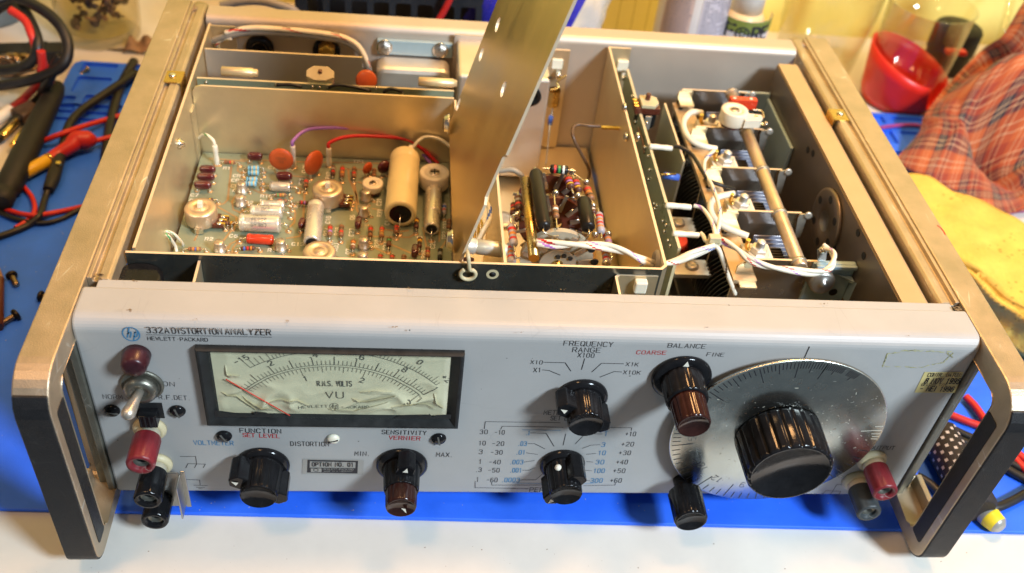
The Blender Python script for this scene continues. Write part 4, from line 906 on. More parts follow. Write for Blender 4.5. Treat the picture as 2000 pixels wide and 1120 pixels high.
g.box((.0028, -.0150, -.0120), (.0036, -.0060, .0120), M['dullsteel'], X)
g.box((.0034, -.0066, -.0140), (.0058, -.0059, .0140), M['dullsteel'], X)
g.build('shorting_link', INST, bevel=.0005)
M['rotor'] = mat('smoky_rotor', (0.30, 0.24, 0.17), 0.35, var=0.12)
M['goldcap'] = mat('pale_gold_sleeve', (0.70, 0.54, 0.30), 0.40, 0.5, var=0.06)

# ================================================================== the circuit board and its components
ZP = 0.0670
KIDS = []
def kid(mb, name, **kw): o = mb.build(name, **kw); KIDS.append(o); return o
def adopt(parent, kids):
    for o in kids: o.parent = parent; o.location = o.location - WORLD[parent.name]
PADS = []
def up(px, py, h=0.0): return at(px, py, 2, ZP + h)
def pad(p, r=.0013): PADS.append((Vector((p.x, p.y, ZP)), r))
def bodyline(p0, p1, segs, mb, mats, n=16):
    # segs: (fraction along, radius) ; mats one per gap
    L = (p1 - p0).length
    mb.lathe([(r, f * L) for f, r in segs], p0, p1 - p0, mats, n)
def resistor(x0, y0, x1, y1, body='tan', bands=('brown', 'b_black', 'w_red', 'b_gold'), r=.00115, lift=.0012, name='resistor', lead=.0025, zs=None, drop=True):
    z0, z1 = zs if zs else (ZP + r + lift,) * 2
    p0 = at(x0, y0, 2, z0); p1 = at(x1, y1, 2, z1); g = MB(); B = M[body]
    bd = [M['w_black'] if b == 'b_black' else M[b] for b in bands]
    fr = [(0, r * .45), (.02, r * .85), (.07, r * 1.06), (.17, r * 1.06), (.24, r * .92)]; ms = [B, B, B, B]
    f = .28; k = (.92 - .34) / max(1, len(bd)); ms_ = []
    pts = list(fr); ms = [B, B, B, B]
    f = .24
    for i, b in enumerate(bd):
        f0 = .12 + i * .19
        pass
    # bands as alternating segments with the same slim waist
    seg = [(0, r * .45), (.03, r * .9), (.09, r * 1.05)]; mm = [B, B]
    step = .82 / (2 * len(bd) + 1); f = .09
    for i in range(2 * len(bd) + 1):
        f += step; q = r * (1.05 if (f < .26 or f > .74) else .93); seg.append((f, q)); mm.append(bd[i // 2] if i % 2 else B)
    seg += [(.97, r * .9), (1, r * .45)]; mm += [B, B]
    bodyline(p0, p1, seg, g, mm)
    d = (p1 - p0).normalized()
    if drop:
        for p, s_ in ((p0, -1), (p1, 1)):
            e = p + d * s_ * lead; b = Vector((e.x, e.y, ZP)); pad(b)
            g.tube([p, e - d * s_ * .0006, e + Vector((0, 0, -.0006)), b], .00032, M['solder'], 6, 3)
    else:
        for p, s_ in ((p0, -1), (p1, 1)): g.tube([p, p + d * s_ * lead], .00035, M['solder'], 6, 1)
    return kid(g, name)
def dipped(px, py, w_, h_, t, ang=0.0, name='dipped_capacitor', mt='maroon', lift=.0022, tilt=0):
    # a standing dipped block; px,py is the foot
    b = up(px, py); g = MB(); u = Vector((math.cos(ang), math.sin(ang), 0)); v = Vector((-u.y, u.x, 0))
    N = 20; K = 10; vs = []
    for k in range(K + 1):
        ph = -PI / 2 + PI * k / K; cz = math.copysign(abs(math.sin(ph)) ** .55, math.sin(ph)); cr = abs(math.cos(ph)) ** .55
        for i in range(N):
            a = 2 * PI * i / N; ca = math.copysign(abs(math.cos(a)) ** .6, math.cos(a)); sa = math.copysign(abs(math.sin(a)) ** .8, math.sin(a))
            vs.append(b + u * (w_ / 2 * cr * ca) + v * (t / 2 * cr * sa) + Vector((0, 0, lift + h_ / 2 + cz * h_ / 2)) + v * tilt * (cz * h_))
    g.add(vs, [(k * N + i, k * N + (i + 1) % N, (k + 1) * N + (i + 1) % N, (k + 1) * N + i) for k in range(K) for i in range(N)], M[mt], True)
    for s_ in (-1, 1):
        f = b + u * s_ * w_ * .36; pad(f); g.tube([f, f + Vector((0, 0, lift + .0015))], .0003, M['solder'], 6, 1)
    return kid(g, name)
def disc(px, py, dia, nrm, t=.0026, mt='orange', name='disc_capacitor', lift=.0025, sq=1.0, mark=None):
    b = up(px, py); g = MB(); n = Vector(nrm).normalized(); c = b + Vector((0, 0, lift + dia / 2 * sq))
    side = Vector((0, 0, 1)).cross(n).normalized(); r = dia / 2
    st = len(g.v); g.lathe([(.0001, -t / 2), (r * .6, -t * .46), (r * .92, -t * .28), (r, 0), (r * .92, t * .28), (r * .6, t * .46), (.0001, t / 2)], (0, 0, 0), n, M[mt], 28, caps=False)
    for i in range(st, len(g.v)): v = g.v[i]; v.z *= sq; g.v[i] = c + v
    for s_ in (-1, 1):
        f = b + side * s_ * r * .42; pad(f); g.tube([f, f + Vector((0, 0, lift + .002))], .0008 if mt == 'orange' else .0004, M['ivory'] if mt == 'orange' else M['solder'], 6, 1)
    if mark:
        U = side; V = n.cross(U); V = V if V.z > 0 else -V; U = U if U.cross(V).dot(n) > 0 else -U
        write(g, mark, c + n * (t * .52) + V * .0005, U, V, .0013, M['ink_brown'], align='c', wt=.8); write(g, '.02', c + n * (t * .52) - V * .0016, U, V, .0013, M['ink_brown'], align='c', wt=.8)
    return kid(g, name)
def transistor(px, py, r=.0026, h=.0052):
    t = up(px, py, h + .0016); b = Vector((t.x, t.y, ZP)); g = MB()
    g.lathe([(r * .95, .0012), (r * 1.22, .0013), (r * 1.22, .0019), (r, .0021), (r, h + .0010), (r * .86, h + .0016), (.0001, h + .0016)], b, (0, 0, 1), M['can'], 24)
    g.lathe([(r * 1.05, .0), (r * 1.0, .0012)], b, (0, 0, 1), M['nylon'], 20)
    for k in range(3): a = -1.2 + k * 1.1; e = b + Vector((math.cos(a), math.sin(a), 0)) * r * 1.7; pad(e, .0010)
    g.box((b.x + r * 1.0, b.y - .0005, ZP + .0013), (b.x + r * 1.6, b.y + .0005, ZP + .0018), M['can'])
    return kid(g, 'transistor')
def can_axial(x0, y0, x1, y1, r, mt, name='axial_capacitor', endmt=None, lead=.004, lift=.0004, txt=None, bulge=False, label=None):
    p0 = up(x0, y0, r + lift); p1 = up(x1, y1, r + lift); g = MB(); L = (p1 - p0).length; d = (p1 - p0).normalized(); e = M[endmt or 'black_matt']
    pr = [(r * .45, -.0001), (r * .5, 0), (r * .8, 0.0001), (r * .97, .0006), (r, .0014), (r, L * .12), (r * .965, L * .135), (r * .965, L * .15), (r, L * .165), (r, L - .0014), (r * .97, L - .0006), (r * .8, L - .0001), (r * .7, L - .0004), (r * .45, L - .0009)]
    B = M[mt]; ms = [e, e, B, B, B, B, B, B, B, B, B, B, e]
    g.lathe(pr, p0, d, ms, 28)
    for p, s_ in ((p0, -1), (p1, 1)):
        q = p + d * s_ * lead; b = Vector((q.x, q.y, ZP)); pad(b, .0015); g.tube([p + d * s_ * -.001, p + d * s_ * lead * .55, q + Vector((0, 0, -r * .35)), b], .00038, M['solder'], 6, 4)
    if txt:
        up_ = Vector((0, 0, 1)); U = d; V = up_.cross(U)
        for k, s in enumerate(txt):
            a = (-.35 + .62 * k); nn = (up_ * math.cos(a) - V * math.sin(a)); vv = nn.cross(U)
            write(g, s, (p0 + p1) / 2 + nn * (r + .00012), U * (1 if kflip > 0 else -1), vv * (1 if kflip > 0 else -1), .0017, M['ink_grey'], align='c', wt=.8)
    return kid(g, name, label=label)
kflip = -1
def trimpot(px, py, r=.0084, h=.0085, shaft=True, ang=-.15, cut=False):
    t = up(px, py, h + .0028); b = Vector((t.x, t.y, ZP)); g = MB()
    u = Vector((math.cos(ang), math.sin(ang), 0)); v = Vector((-u.y, u.x, 0))
    g.lathe([(r * .96, .0020), (r, .0026), (r, h + .0016), (r * .94, h + .0026), (r * .60, h + .0028), (r * .55, h + .0022), (r * .35, h + .0022), (r * .32, h + .0026), (.0001, h + .0027)], b, (0, 0, 1), M['pot'], 40)
    g.box((b.x - .0022, b.y - r - .0014, ZP + .0005), (b.x + .0022, b.y - r + .0005, ZP + .0035), M['steel'])
    root = kid(g, 'trimmer_potentiometer')
    if shaft:
        g = MB(); g.box((b.x - .0014, b.y - .0012, ZP + h + .0024), (b.x + .0014, b.y + .0016, ZP + h + .0062), M['nylon']); g.build('shaft_stub', root, bevel=.0005)
    g = MB(); c = b + u * (r * .98)
    pl = [(-.001, -.0052), (.0045, -.0044), (.0052, 0), (.0045, .0044), (-.001, .0052)]
    g.prism(pl, c + Vector((0, 0, .0022)), u, v, .0018, M['phenolic'])
    for k in (-1, 0, 1):
        q = c + u * (.0022) + v * (k * .0032)
        g.lathe([(.0012, 0), (.0014, .0005), (.0007, .0006)], q + Vector((0, 0, .0040)), (0, 0, 1), M['steel'], 12)
        g.box((-.0007, -.0005, -.0020), (.0022, .0005, .0004), M['gold'], Matrix.Translation(q + Vector((.001, 0, .0042))) @ Matrix.Rotation(ang, 4, 'Z'))
        e = q + u * .003; pad(e); g.tube([q + u * .0022 + Vector((0, 0, .004)), Vector((e.x, e.y, ZP))], .0005, M['solder'], 6, 1)
    g.build('terminal_strip', root)
    return root
def trimcap(px, py, r, z, parent=None, h=.004, cross=True):
    t = at(px, py, 2, z); g = MB(); b = Vector((t.x, t.y, z - h))
    g.lathe([(r * .97, 0), (r, .0004), (r, h - .0005), (r * .97, h), (r * .62, h), (r * .58, h - .0006), (r * .36, h - .0006), (r * .34, h + .0001), (.0001, h + .0001)], b, (0, 0, 1), [M['ceramic']] * 6 + [M['can']] * 2, 32)
    g.lathe([(r * .85, -.0016), (r * .9, 0)], b, (0, 0, 1), M['phenolic'], 24)
    g.box((t.x - r * .28, t.y - .0004, z + .0001), (t.x + r * .28, t.y + .0004, z + .0005), M['black_matt'])
    if cross: g.box((t.x - .0004, t.y - r * .28, z + .0001), (t.x + .0004, t.y + r * .28, z + .00055), M['black_matt'])
    return kid(g, 'trimmer_capacitor') if parent is None else g.build('trimmer_capacitor', parent)
def sleeve(px, py, hgt, col='w_white', r=.0015):
    b = up(px, py); g = MB(); pad(b, .0018)
    g.tube([b + Vector((0, 0, hgt * f)) for f in (0, .25, .5, .75, 1)], r, M[col], 10, 3, radii=[r * .9, r * 1.05, r * .9, r * 1.05, r * .95])
    kid(g, 'wire_sleeve'); return b + Vector((0, 0, hgt))
def wire(pts, r, mt, stripe=None, parent=None, name='wire', sub=8, pitch=.016, n=None):
    P = [p if isinstance(p, Vector) else at(p[0], p[1], 2, p[2]) for p in pts]; g = MB()
    g.tube(P, r, M[mt], n or (12 if stripe else 8), sub, stripe=[M[s] for s in stripe] if stripe else None, pitch=pitch)
    return kid(g, name) if parent is None else g.build(name, parent)

W_ = lambda p, dx=0, dy=0, dz=0: p + Vector((dx, dy, dz))
# dipped maroon capacitors
dipped(407, 343, .0092, .0042, .0040); dipped(404, 358, .0098, .0042, .0040); dipped(398, 374, .0096, .0044, .0042)
dipped(499, 318, .0090, .0046, .0040); dipped(556, 357, .0092, .0046, .0042, ang=.05)
dipped(700, 449, .0080, .0052, .0036, ang=1.45); dipped(810, 505, .0080, .0056, .0040, ang=1.5)
disc(551, 338, .0140, (-.05, -1, .12), mark='ERIE'.replace('ERIE', '10000')); disc(614, 346, .0150, (.80, -.62, .05), t=.0030)
disc(718, 346, .0075, (.75, -.65, 0), t=.0022); disc(750, 345, .0085, (.5, -.85, 0), t=.0032, mt='maroon')
# resistors across
resistor(437, 317, 459, 318); resistor(394, 391, 416, 391, body='brown', bands=('w_green', 'w_brown', 'w_yellow')); resistor(537, 382, 559, 381, bands=('w_green', 'w_orange', 'b_gold')); resistor(541, 393, 561, 393, bands=('w_red', 'w_brown'))
resistor(367, 487, 393, 487, bands=('w_brown', 'w_orange', 'w_blue', 'b_gold')); resistor(470, 486, 498, 485, body='brown', bands=('w_blue', 'w_red', 'w_orange'))
for x, y in ((495, 329), (495, 338), (492, 351), (490, 359)): resistor(x - 11, y, x + 11, y, body='skyblue', bands=('w_black', 'b_gold', 'skyblue', 'w_yellow'), r=.0016)
for x, y0, y1, bn, bd in [(651, 326, 343, 'brown', ('w_grey', 'w_red')), (669, 326, 346, 'tan', ('w_red', 'w_orange')), (692, 328, 347, 'tan', ('w_brown', 'w_red')), (731, 331, 346, 'tan', ('w_brown', 'w_black')), (645, 441, 461, 'tan', ('w_red', 'w_violet')), (667, 441, 462, 'tan', ('w_brown', 'w_red')), (724, 443, 463, 'tan', ('w_red', 'w_black')), (746, 444, 464, 'tan', ('w_red', 'w_orange', 'b_gold')), (814, 428, 446, 'brown', ('w_yellow', 'w_black')), (743, 498, 507, 'tan', ('w_red',)), (766, 499, 508, 'tan', ('w_red',)), (789, 500, 509, 'tan', ('w_brown',)), (836, 484, 503, 'tan', ('w_brown', 'w_red', 'b_gold')), (860, 487, 508, 'resblack', ('w_grey',)), (868, 400, 418, 'lilac', ('w_blue', 'w_red')), (806, 400, 414, 'tan', ('w_red', 'w_black'))]:
    resistor(x, y0, x - 1, y1, body=bn, bands=bd, r=.0013, lead=.0020)
for x, y0, y1, bn, bd in [(598, 352, 366, 'tan', ('w_red', 'w_black')), (762, 320, 334, 'brown', ('w_yellow', 'w_violet')), (877, 430, 446, 'tan', ('w_brown', 'w_black')), (760, 466, 482, 'brown', ('w_green', 'w_brown')), (690, 470, 486, 'tan', ('w_orange', 'w_white')), (775, 440, 456, 'tan', ('w_red', 'w_red')), (820, 466, 484, 'brown', ('w_yellow', 'w_black'))]:
    resistor(x, y0, x - 1, y1, body=bn, bands=bd, r=.0013, lead=.0020)
resistor(437, 436, 458, 437, bands=('w_brown', 'w_black', 'w_yellow')); resistor(584, 396, 601, 397, body='brown', bands=('w_red', 'w_violet')); dipped(590, 448, .0070, .0040, .0034, ang=1.4)
for q in ((471, 357), (468, 383), (427, 472), (547, 470), (715, 374), (710, 404), (710, 466), (708, 495)): transistor(*q)
# cylindrical capacitors
can_axial(527, 364, 568, 366, .0028, 'silvercap')
can_axial(508, 401, 556, 402, .0030, 'filmcap', endmt='filmcap', txt=('3000',)); can_axial(489, 413, 552, 415, .0036, 'filmcap', endmt='filmcap', txt=('C030', '330'))
can_axial(467, 435, 548, 438, .0047, 'filmcap', endmt='filmcap', txt=('C030', '20034', 'CREAS')); can_axial(482, 466, 534, 469, .0027, 'redcap', endmt='redcap', txt=('200 DC',), label='scarlet tubular capacitor')
can_axial(617, 400, 609, 476, .0046, 'silvercap', lead=.005)
can_axial(791, 308, 782, 420, .0087, 'yellowcap', endmt='black', lead=.006, label='large waxy yellow electrolytic capacitor')
can_axial(849, 344, 846, 420, .0045, 'silvercap', lead=.006); can_axial(845, 372, 843, 449, .0043, 'silvercap', lead=.004)
# printed value on the yellow capacitor
trimpot(391, 404); trimpot(640, 366, ang=-.1); trimpot(624, 489, shaft=False)
trimcap(728, 357, .0058, ZP + .0075); trimcap(849, 336, .0085, ZP + .012, h=.009)
# sleeved leads rising from the board
t = sleeve(424, 322, .0135); wire([t, W_(t, -.0010, .001, .003), (400, 263, ZP + .016), (386, 272, ZP + .010), (382, 290, ZP + .004), (388, 303, ZP)], .0009, 'w_white', ('w_green',))
t = sleeve(574, 327, .0150); wire([t, W_(t, .0005, .001, .003), (600, 254, ZP + .020), (655, 250, ZP + .021), (715, 254, ZP + .019), (765, 264, ZP + .015), (810, 287, ZP + .008), (842, 320, ZP + .001)], .0010, 'w_violet')
t = sleeve(643, 325, .0130); wire([t, W_(t, .0008, .001, .003), (675, 268, ZP + .018), (720, 266, ZP + .018), (790, 272, ZP + .015), (820, 288, ZP + .010), (856, 320, ZP + .001)], .0011, 'w_red')
wire([up(800, 308, .006), up(803, 296, .012), (815, 278, ZP + .017), (832, 268, ZP + .019), (858, 272, ZP + .018), (884, 290, ZP + .014)], .0011, 'w_clear'); g = MB(); p = up(803, 300, .010); g.cyl(p, p + Vector((0, 0, .005)), .0016, M['nylon'], 12); kid(g, 'wire_sleeve')
wire([up(328, 492, .001), up(322, 476, .006), (318, 458, ZP + .012), (325, 452, ZP + .014), (340, 458, ZP + .012), (352, 470, ZP + .006), (358, 480, ZP)], .0008, 'w_white', ('w_yellow', 'w_green')); wire([up(320, 455, .013), (330, 463, ZP + .012), (342, 480, ZP + .004), (345, 492, ZP + .001)], .0008, 'w_white', ('w_green',))
# the board itself with its tracks and printed designations
c00 = up(382, 308); y_b = YB - .0012; x_l = XL + .0022
g = MB(); g.box((x_l, YF + .0016, ZP - .0016), (-.0380, y_b, ZP), M['pcb'])
TZ = Vector((0, 0, ZP + .00006))
def track(pts, wd=.0011):
    P = [up(*p) for p in pts]; g.ribbon([(p.x, p.y) for p in P], wd, (0, 0, ZP), (1, 0, 0), (0, 1, 0), M['trace'], lift=.00008)
for t_ in [[(452, 325), (445, 390), (438, 398), (424, 402)], [(424, 404), (462, 425), (460, 440), (437, 470)], [(466, 322), (464, 334), (474, 340)], [(486, 367), (515, 380), (530, 383)], [(463, 378), (453, 395), (456, 410), (470, 416)], [(479, 402), (505, 403)], [(565, 404), (577, 415), (575, 435), (558, 452)], [(575, 364), (595, 372), (592, 440), (585, 462), (560, 466)], [(472, 466), (450, 477), (442, 495)], [(464, 474), (455, 485), (453, 495)], [(568, 344), (612, 348)], [(670, 330), (730, 333), (735, 335)], [(680, 331), (682, 350), (695, 380), (697, 410), (703, 420)], [(690, 350), (700, 400)], [(700, 356), (712, 360)], [(705, 462), (800, 464), (812, 456)], [(748, 448), (780, 453), (797, 451)], [(728, 408), (752, 412)], [(719, 440), (730, 450)], [(750, 472), (805, 496)], [(718, 478), (765, 500)], [(826, 445), (833, 485)], [(833, 485), (824, 505)], [(858, 450), (858, 472)], [(872, 470), (862, 485)], [(470, 312), (620, 318), (700, 318), (790, 322)], [(410, 310), (440, 312), (480, 316)], [(395, 440), (380, 470)], [(540, 395), (532, 405)]]: track(t_)
for p, r in PADS: g.lathe([(r * 1.25, 0), (r * 1.1, .0001), (r * .5, .0007), (.0001, .0009)], (p.x, p.y, ZP + .00005), (0, 0, 1), M['trace'], 12); 
for p, r in PADS: g.lathe([(r * .75, 0.0002), (r * .4, .0011), (.0001, .0013)], (p.x, p.y, ZP + .00005), (0, 0, 1), M['solder'], 10)
def silk(s, px, py, ang=0, h=.0024):
    p = up(px, py); write(g, s, Vector((p.x, p.y, ZP + .00012)), (math.cos(ang), math.sin(ang), 0), (-math.sin(ang), math.cos(ang), 0), h, M['silk'], wt=1.0, width=None)
for s, x, y in [('R1', 436, 331), ('C7', 372, 384), ('R9', 370, 395), ('CR2', 455, 346), ('CR3', 452, 355), ('CR1', 451, 366), ('R10', 509, 386), ('R6', 508, 396), ('Q2', 479, 399), ('C1', 524, 330), ('R16', 592, 329), ('C12', 590, 338), ('R12', 585, 355), ('C9', 584, 361), ('C4', 580, 377), ('R7', 575, 406), ('C6', 448, 464), ('C13', 570, 480), ('R17', 523, 492), ('Q1', 455, 375), ('TP1', 690, 318), ('R2', 400, 470), ('C8', 560, 332)]: silk(s, x, y)
for s, x, y in [('R42', 644, 350), ('C18', 644, 437), ('R24', 641, 461), ('R25', 662, 460), ('C21', 744, 402), ('C23', 690, 462), ('Q6', 692, 430), ('Q7', 684, 497), ('R26', 740, 484), ('R27', 757, 489), ('R43', 823, 477), ('C25', 849, 486), ('TP2', 872, 468), ('R33', 874, 447), ('ADJ', 659, 491), ('GAIN', 648, 490), ('R28', 832, 505), ('C14', 760, 440), ('R39', 745, 424)]: silk(s, x, y, PI / 2 * .98)
BOARD = g.build('circuit_board', INST, clean=False); adopt(BOARD, KIDS); KIDS = []

# ---- second board standing behind the box wall
a = at(388, 152, 2, .110); b = at(892, 178, 2, .110); yb = (a.y + b.y) / 2
g = MB(); g.box((XL + .0022, yb - .0008, .04), (-.0372, yb + .0008, .110), M['pcb']); g.mi[-5] = g.m(M['ivory'])
for k, (px, py) in enumerate([(403, 161), (540, 166), (610, 170), (624, 171), (641, 171), (701, 171), (735, 172), (786, 182)]):
    p = at(px, py, 1, yb - .0010); g.sphere(p, .0010, M['solder'], 8)
for pts in ([(540, 166), (565, 165), (590, 170)], [(641, 171), (660, 166), (690, 170), (725, 178)], [(749, 182), (760, 174), (775, 176), (786, 181)]):
    g.tube([at(*p, 1, yb - .0014) for p in pts], .0010, M['w_black'], 6, 4)
RB = g.build('rear_circuit_board', INST)
g = MB(); p0 = at(430, 146, 2, .112); p1 = at(503, 150, 2, .112); y2 = yb + .005
bodyline(Vector((p0.x, y2, .112)), Vector((p1.x, y2, .112)), [(0, .0022), (.02, .0027), (.85, .0027), (.87, .0022), (.97, .0022), (1, .0012)], g, [M['goldcap']] * 5, 20); g.build('tubular_capacitor', RB)
g = MB(); p0 = at(817, 165, 2, .112); p1 = at(893, 172, 2, .112)
bodyline(Vector((p0.x, y2, .112)), Vector((p1.x, y2, .112)), [(0, .0022), (.02, .0027), (.90, .0027), (.92, .0022), (1, .0018)], g, [M['goldcap']] * 4, 20); g.build('tubular_capacitor', RB)
g = MB(); p = at(716, 152, 2, .112); st = len(g.v); g.lathe([(.0001, -.0015), (.005, -.0012), (.0062, 0), (.005, .0012), (.0001, .0015)], (p.x, yb + .003, .112), (0.1, -1, .45), M['orange'], 24, caps=False); g.build('disc_capacitor', RB)
g = MB(); p = at(627, 145, 2, .112)
g.box((p.x - .0075, yb + .0010, .098), (p.x + .0075, yb + .0085, .1095), M['phenolic'])
g.prism([(-.0078, 0), (-.0078, .004), (-.004, .0068), (.004, .0068), (.0078, .004), (.0078, 0), (.003, -.0022), (-.003, -.0022)], (p.x, yb + .0022, .112), (1, 0, 0), (0, .8, .55), .0025, M['ivory'])
g.lathe([(.0014, 0), (.0013, .004)], (p.x, yb + .004, .113), (0, -.2, 1), M['phenolic'], 12); g.build('trimmer_potentiometer', RB, bevel=.0004)
# harness lying over the rear compartment
HZ = zb - .005
for k, (mt, st, dy, dz, r) in enumerate([('w_grey', None, 0, 0, .0022), ('w_white', ('w_red',), -.001, .0028, .0013), ('w_white', ('w_black',), .0016, .0024, .0012), ('w_white', ('w_violet',), .003, .0006, .0012)]):
    pts = [(405, 84, HZ - .008), (440, 72, HZ), (490, 63, HZ + .003), (560, 66, HZ + .002), (620, 72, HZ + .002), (668, 80, HZ), (700, 98, HZ - .004), (718, 130, HZ - .012), (722, 150, HZ - .022)]
    if k: pts = pts[1 if k < 3 else 2:]
    P = [at(*p) if False else at(p[0], p[1], 2, p[2]) + Vector((0, dy, dz)) for p in pts]
    wire(P, r, mt, st, parent=INST, pitch=.03, name='harness_wire')
wire([(428, 96, HZ - .012), (424, 86, HZ - .006), (436, 78, HZ - .002), (452, 76, HZ)], .0010, 'w_white', ('w_red', 'w_yellow'), parent=INST, name='harness_wire')
wire([(644, 106, HZ - .02), (642, 92, HZ - .010), (652, 86, HZ - .006), (663, 98, HZ - .012), (662, 106, HZ - .02)], .0011, 'w_white', None, parent=INST, name='harness_wire')

# ================================================================== range switch with its resistors
SWX = .0155
g = MB(); g.cyl((SWX, YF + .004, .0815), (SWX, .142, .0815), .0032, M['brass'], 16); SW = g.build('range_switch', INST)
def wafer(y, r, cz, mt, th=.0022, hole=.0060, name='switch_wafer'):
    g = MB(); outl = [(SWX + r * math.cos(2 * PI * i / 48) * (1 if i % 4 else .985), cz + r * math.sin(2 * PI * i / 48)) for i in range(48)]
    g.holed(outl, [circ(SWX, cz, hole, 24)], (0, y, 0), (1, 0, 0), (0, 0, 1), -th, M[mt]); w_ = g.build(name, SW)
    return w_
w1 = wafer(.1362, .0178, .0825, 'phenolic'); w2 = wafer(.1165, .0180, .0822, 'phenolic'); w3 = wafer(.0880, .0192, .0812, 'smokewafer', th=.003, hole=.004)
for y, cz, r, ww in ((.1362, .0825, .0178, w1), (.1165, .0822, .0180, w2)):
    g = MB()
    for k in range(12):
        a = PI * (k + .5) / 6; q = Vector((SWX + r * .78 * math.cos(a), y - .0004, cz + r * .78 * math.sin(a)))
        g.lathe([(.0012, 0), (.0016, .0006), (.0008, .0009)], q, (0, -1, 0), M['steel'], 12)
        d = Vector((math.cos(a), 0, math.sin(a))); v = Vector((-d.z, 0, d.x))
        X = Matrix((( d.x, 0, v.x, q.x), (0, 1, 0, y - .0012), (d.z, 0, v.z, q.z), (0, 0, 0, 1)))
        g.box((-.0005, -.0003, -.0011), (r * .40, .0003, .0009), M['dullsteel'], X); g.box((-r * .22, -.0003, -.0014), (-.0005, .0003, .0014), M['dullsteel'], X)
    g.build('contact_lugs', ww)
g = MB()
g.lathe([(.0098, 0), (.0098, .0006), (.0092, .0007), (.0040, .0007)], (SWX, .0849, .0812), (0, -1, 0), M['rotor'], 40)
for k in range(12):
    a = PI * (k + .3) / 6; r = .0150; q = Vector((SWX + r * math.cos(a), .0846, .0812 + r * math.sin(a))); d = Vector((math.cos(a), 0, math.sin(a))); v = Vector((-d.z, 0, d.x))
    X = Matrix(((d.x, 0, v.x, q.x), (0, 1, 0, q.y), (d.z, 0, v.z, q.z), (0, 0, 0, 1)))
    g.box((-.004, -.0004, -.0014), (.0045, .0003, .0014), M['satinsteel'], X)
for px, py in ((1102, 500), (1155, 487), (1161, 512), (1090, 502), (1114, 505)):
    q = at(px, py, 1, .0838); g.lathe([(.0022 if px > 1120 else .0013, 0), (.0020 if px > 1120 else .0012, .0006)], q, (0, -1, 0), M['black_matt'], 14)
g.build('rotor_face', w3)
for (a_, b_) in (((1026, 352, .1035), (1043, 505, .0985)),):
    g = MB(); g.cyl(at(*a_[:2], 2, a_[2]), at(*b_[:2], 2, b_[2]), .0027, M['brass'], 18); g.build('tie_rod', SW)
g = MB(); g.cyl((SWX + .019, YF + .006, .070), (SWX + .019, .14, .070), .0026, M['brass'], 16); g.build('tie_rod', SW)
def axial3(p0, p1, r, mats, segs, name, lead=.004, ends=None, label=None):
    g = MB(); bodyline(p0, p1, segs, g, mats, 22); d = (p1 - p0).normalized()
    g.tube([p0 + d * .0005, p0 - d * lead * .6, ends[0] if ends else p0 - d * lead], .0005, M['solder'], 6, 4)
    g.tube([p1 - d * .0005, p1 + d * lead * .6, ends[1] if ends else p1 + d * lead], .0005, M['solder'], 6, 4)
    return g.build(name, SW, label=label)
sg = lambda r: [(0, r * .55), (.015, r * .85), (.05, r), (.95, r), (.985, r * .85), (1, r * .5)]
for (a_, b_, r) in (((1046, 336, .107), (1063, 446, .105), .0036), ((1140, 391, .104), (1149, 447, .103), .0037)):
    p0 = at(a_[0], a_[1], 2, a_[2]); p1 = at(b_[0], b_[1], 2, b_[2])
    axial3(p0, p1, r, [M['resblack']] * 5, sg(r), 'wirewound_resistor', lead=.006, ends=(p0 + Vector((.006, .002, -.006)), Vector((SWX + (.003 if a_[0] < 1100 else .012), .0845, .0965))))
def smallres(x0, y0, x1, y1, z0, z1, body, bands, r=.0016, lead=.004, ends=None):
    p0 = at(x0, y0, 2, z0); p1 = at(x1, y1, 2, z1); B = M[body]; bd = [M[b] for b in bands]
    seg = [(0, r * .45), (.04, r * .9), (.10, r * 1.05)]; mm = [B, B]; step = .80 / (2 * len(bd) + 1); f = .10
    for i in range(2 * len(bd) + 1): f += step; seg.append((f, r * (1.05 if f < .26 or f > .74 else .95))); mm.append(bd[i // 2] if i % 2 else B)
    seg += [(.96, r * .9), (1, r * .45)]; mm += [B, B]
    axial3(p0, p1, r, mm, seg, 'resistor', lead, ends)
smallres(1074, 330, 1110, 333, .106, .106, 'resblack', ('w_red', 'w_green', 'b_white'), r=.0024)
smallres(1108, 347, 1116, 368, .104, .103, 'brown', ('w_red', 'w_violet', 'w_yellow'), r=.0021); smallres(1122, 352, 1131, 375, .102, .101, 'brown', ('w_red', 'w_violet', 'w_yellow'), r=.0021); smallres(1145, 366, 1155, 391, .098, .097, 'tan', ('w_red', 'w_orange', 'w_black'), r=.0022)
smallres(1084, 403, 1086, 426, .1045, .1035, 'tan', ('b_white', 'w_brown'), r=.0017, lead=.008)
smallres(1153, 400, 1160, 418, .097, .097, 'brown', ('w_black', 'b_white'), r=.0017)
smallres(1169, 417, 1174, 455, .093, .092, 'lilac', ('w_red', 'w_orange', 'w_red', 'w_orange'), r=.0022); smallres(1184, 455, 1192, 490, .088, .088, 'lilac', ('w_red', 'w_orange', 'w_violet', 'w_red'), r=.0021); smallres(1180, 480, 1186, 518, .082, .082, 'lilac', ('w_red', 'w_orange', 'w_red'), r=.0021)
smallres(998, 440, 1004, 480, .092, .091, 'lilac', ('w_red', 'w_orange', 'w_red'), r=.0021); smallres(996, 478, 1000, 515, .085, .085, 'lilac', ('w_red', 'w_orange', 'w_red'), r=.0022)
smallres(1012, 385, 1014, 410, .097, .096, 'brown', ('w_grey', 'w_red'), r=.0021); smallres(1004, 398, 1003, 420, .092, .091, 'phenolic', ('w_red', 'w_orange'), r=.0019); smallres(1012, 415, 1012, 432, .094, .093, 'brown', ('w_black',), r=.0018)
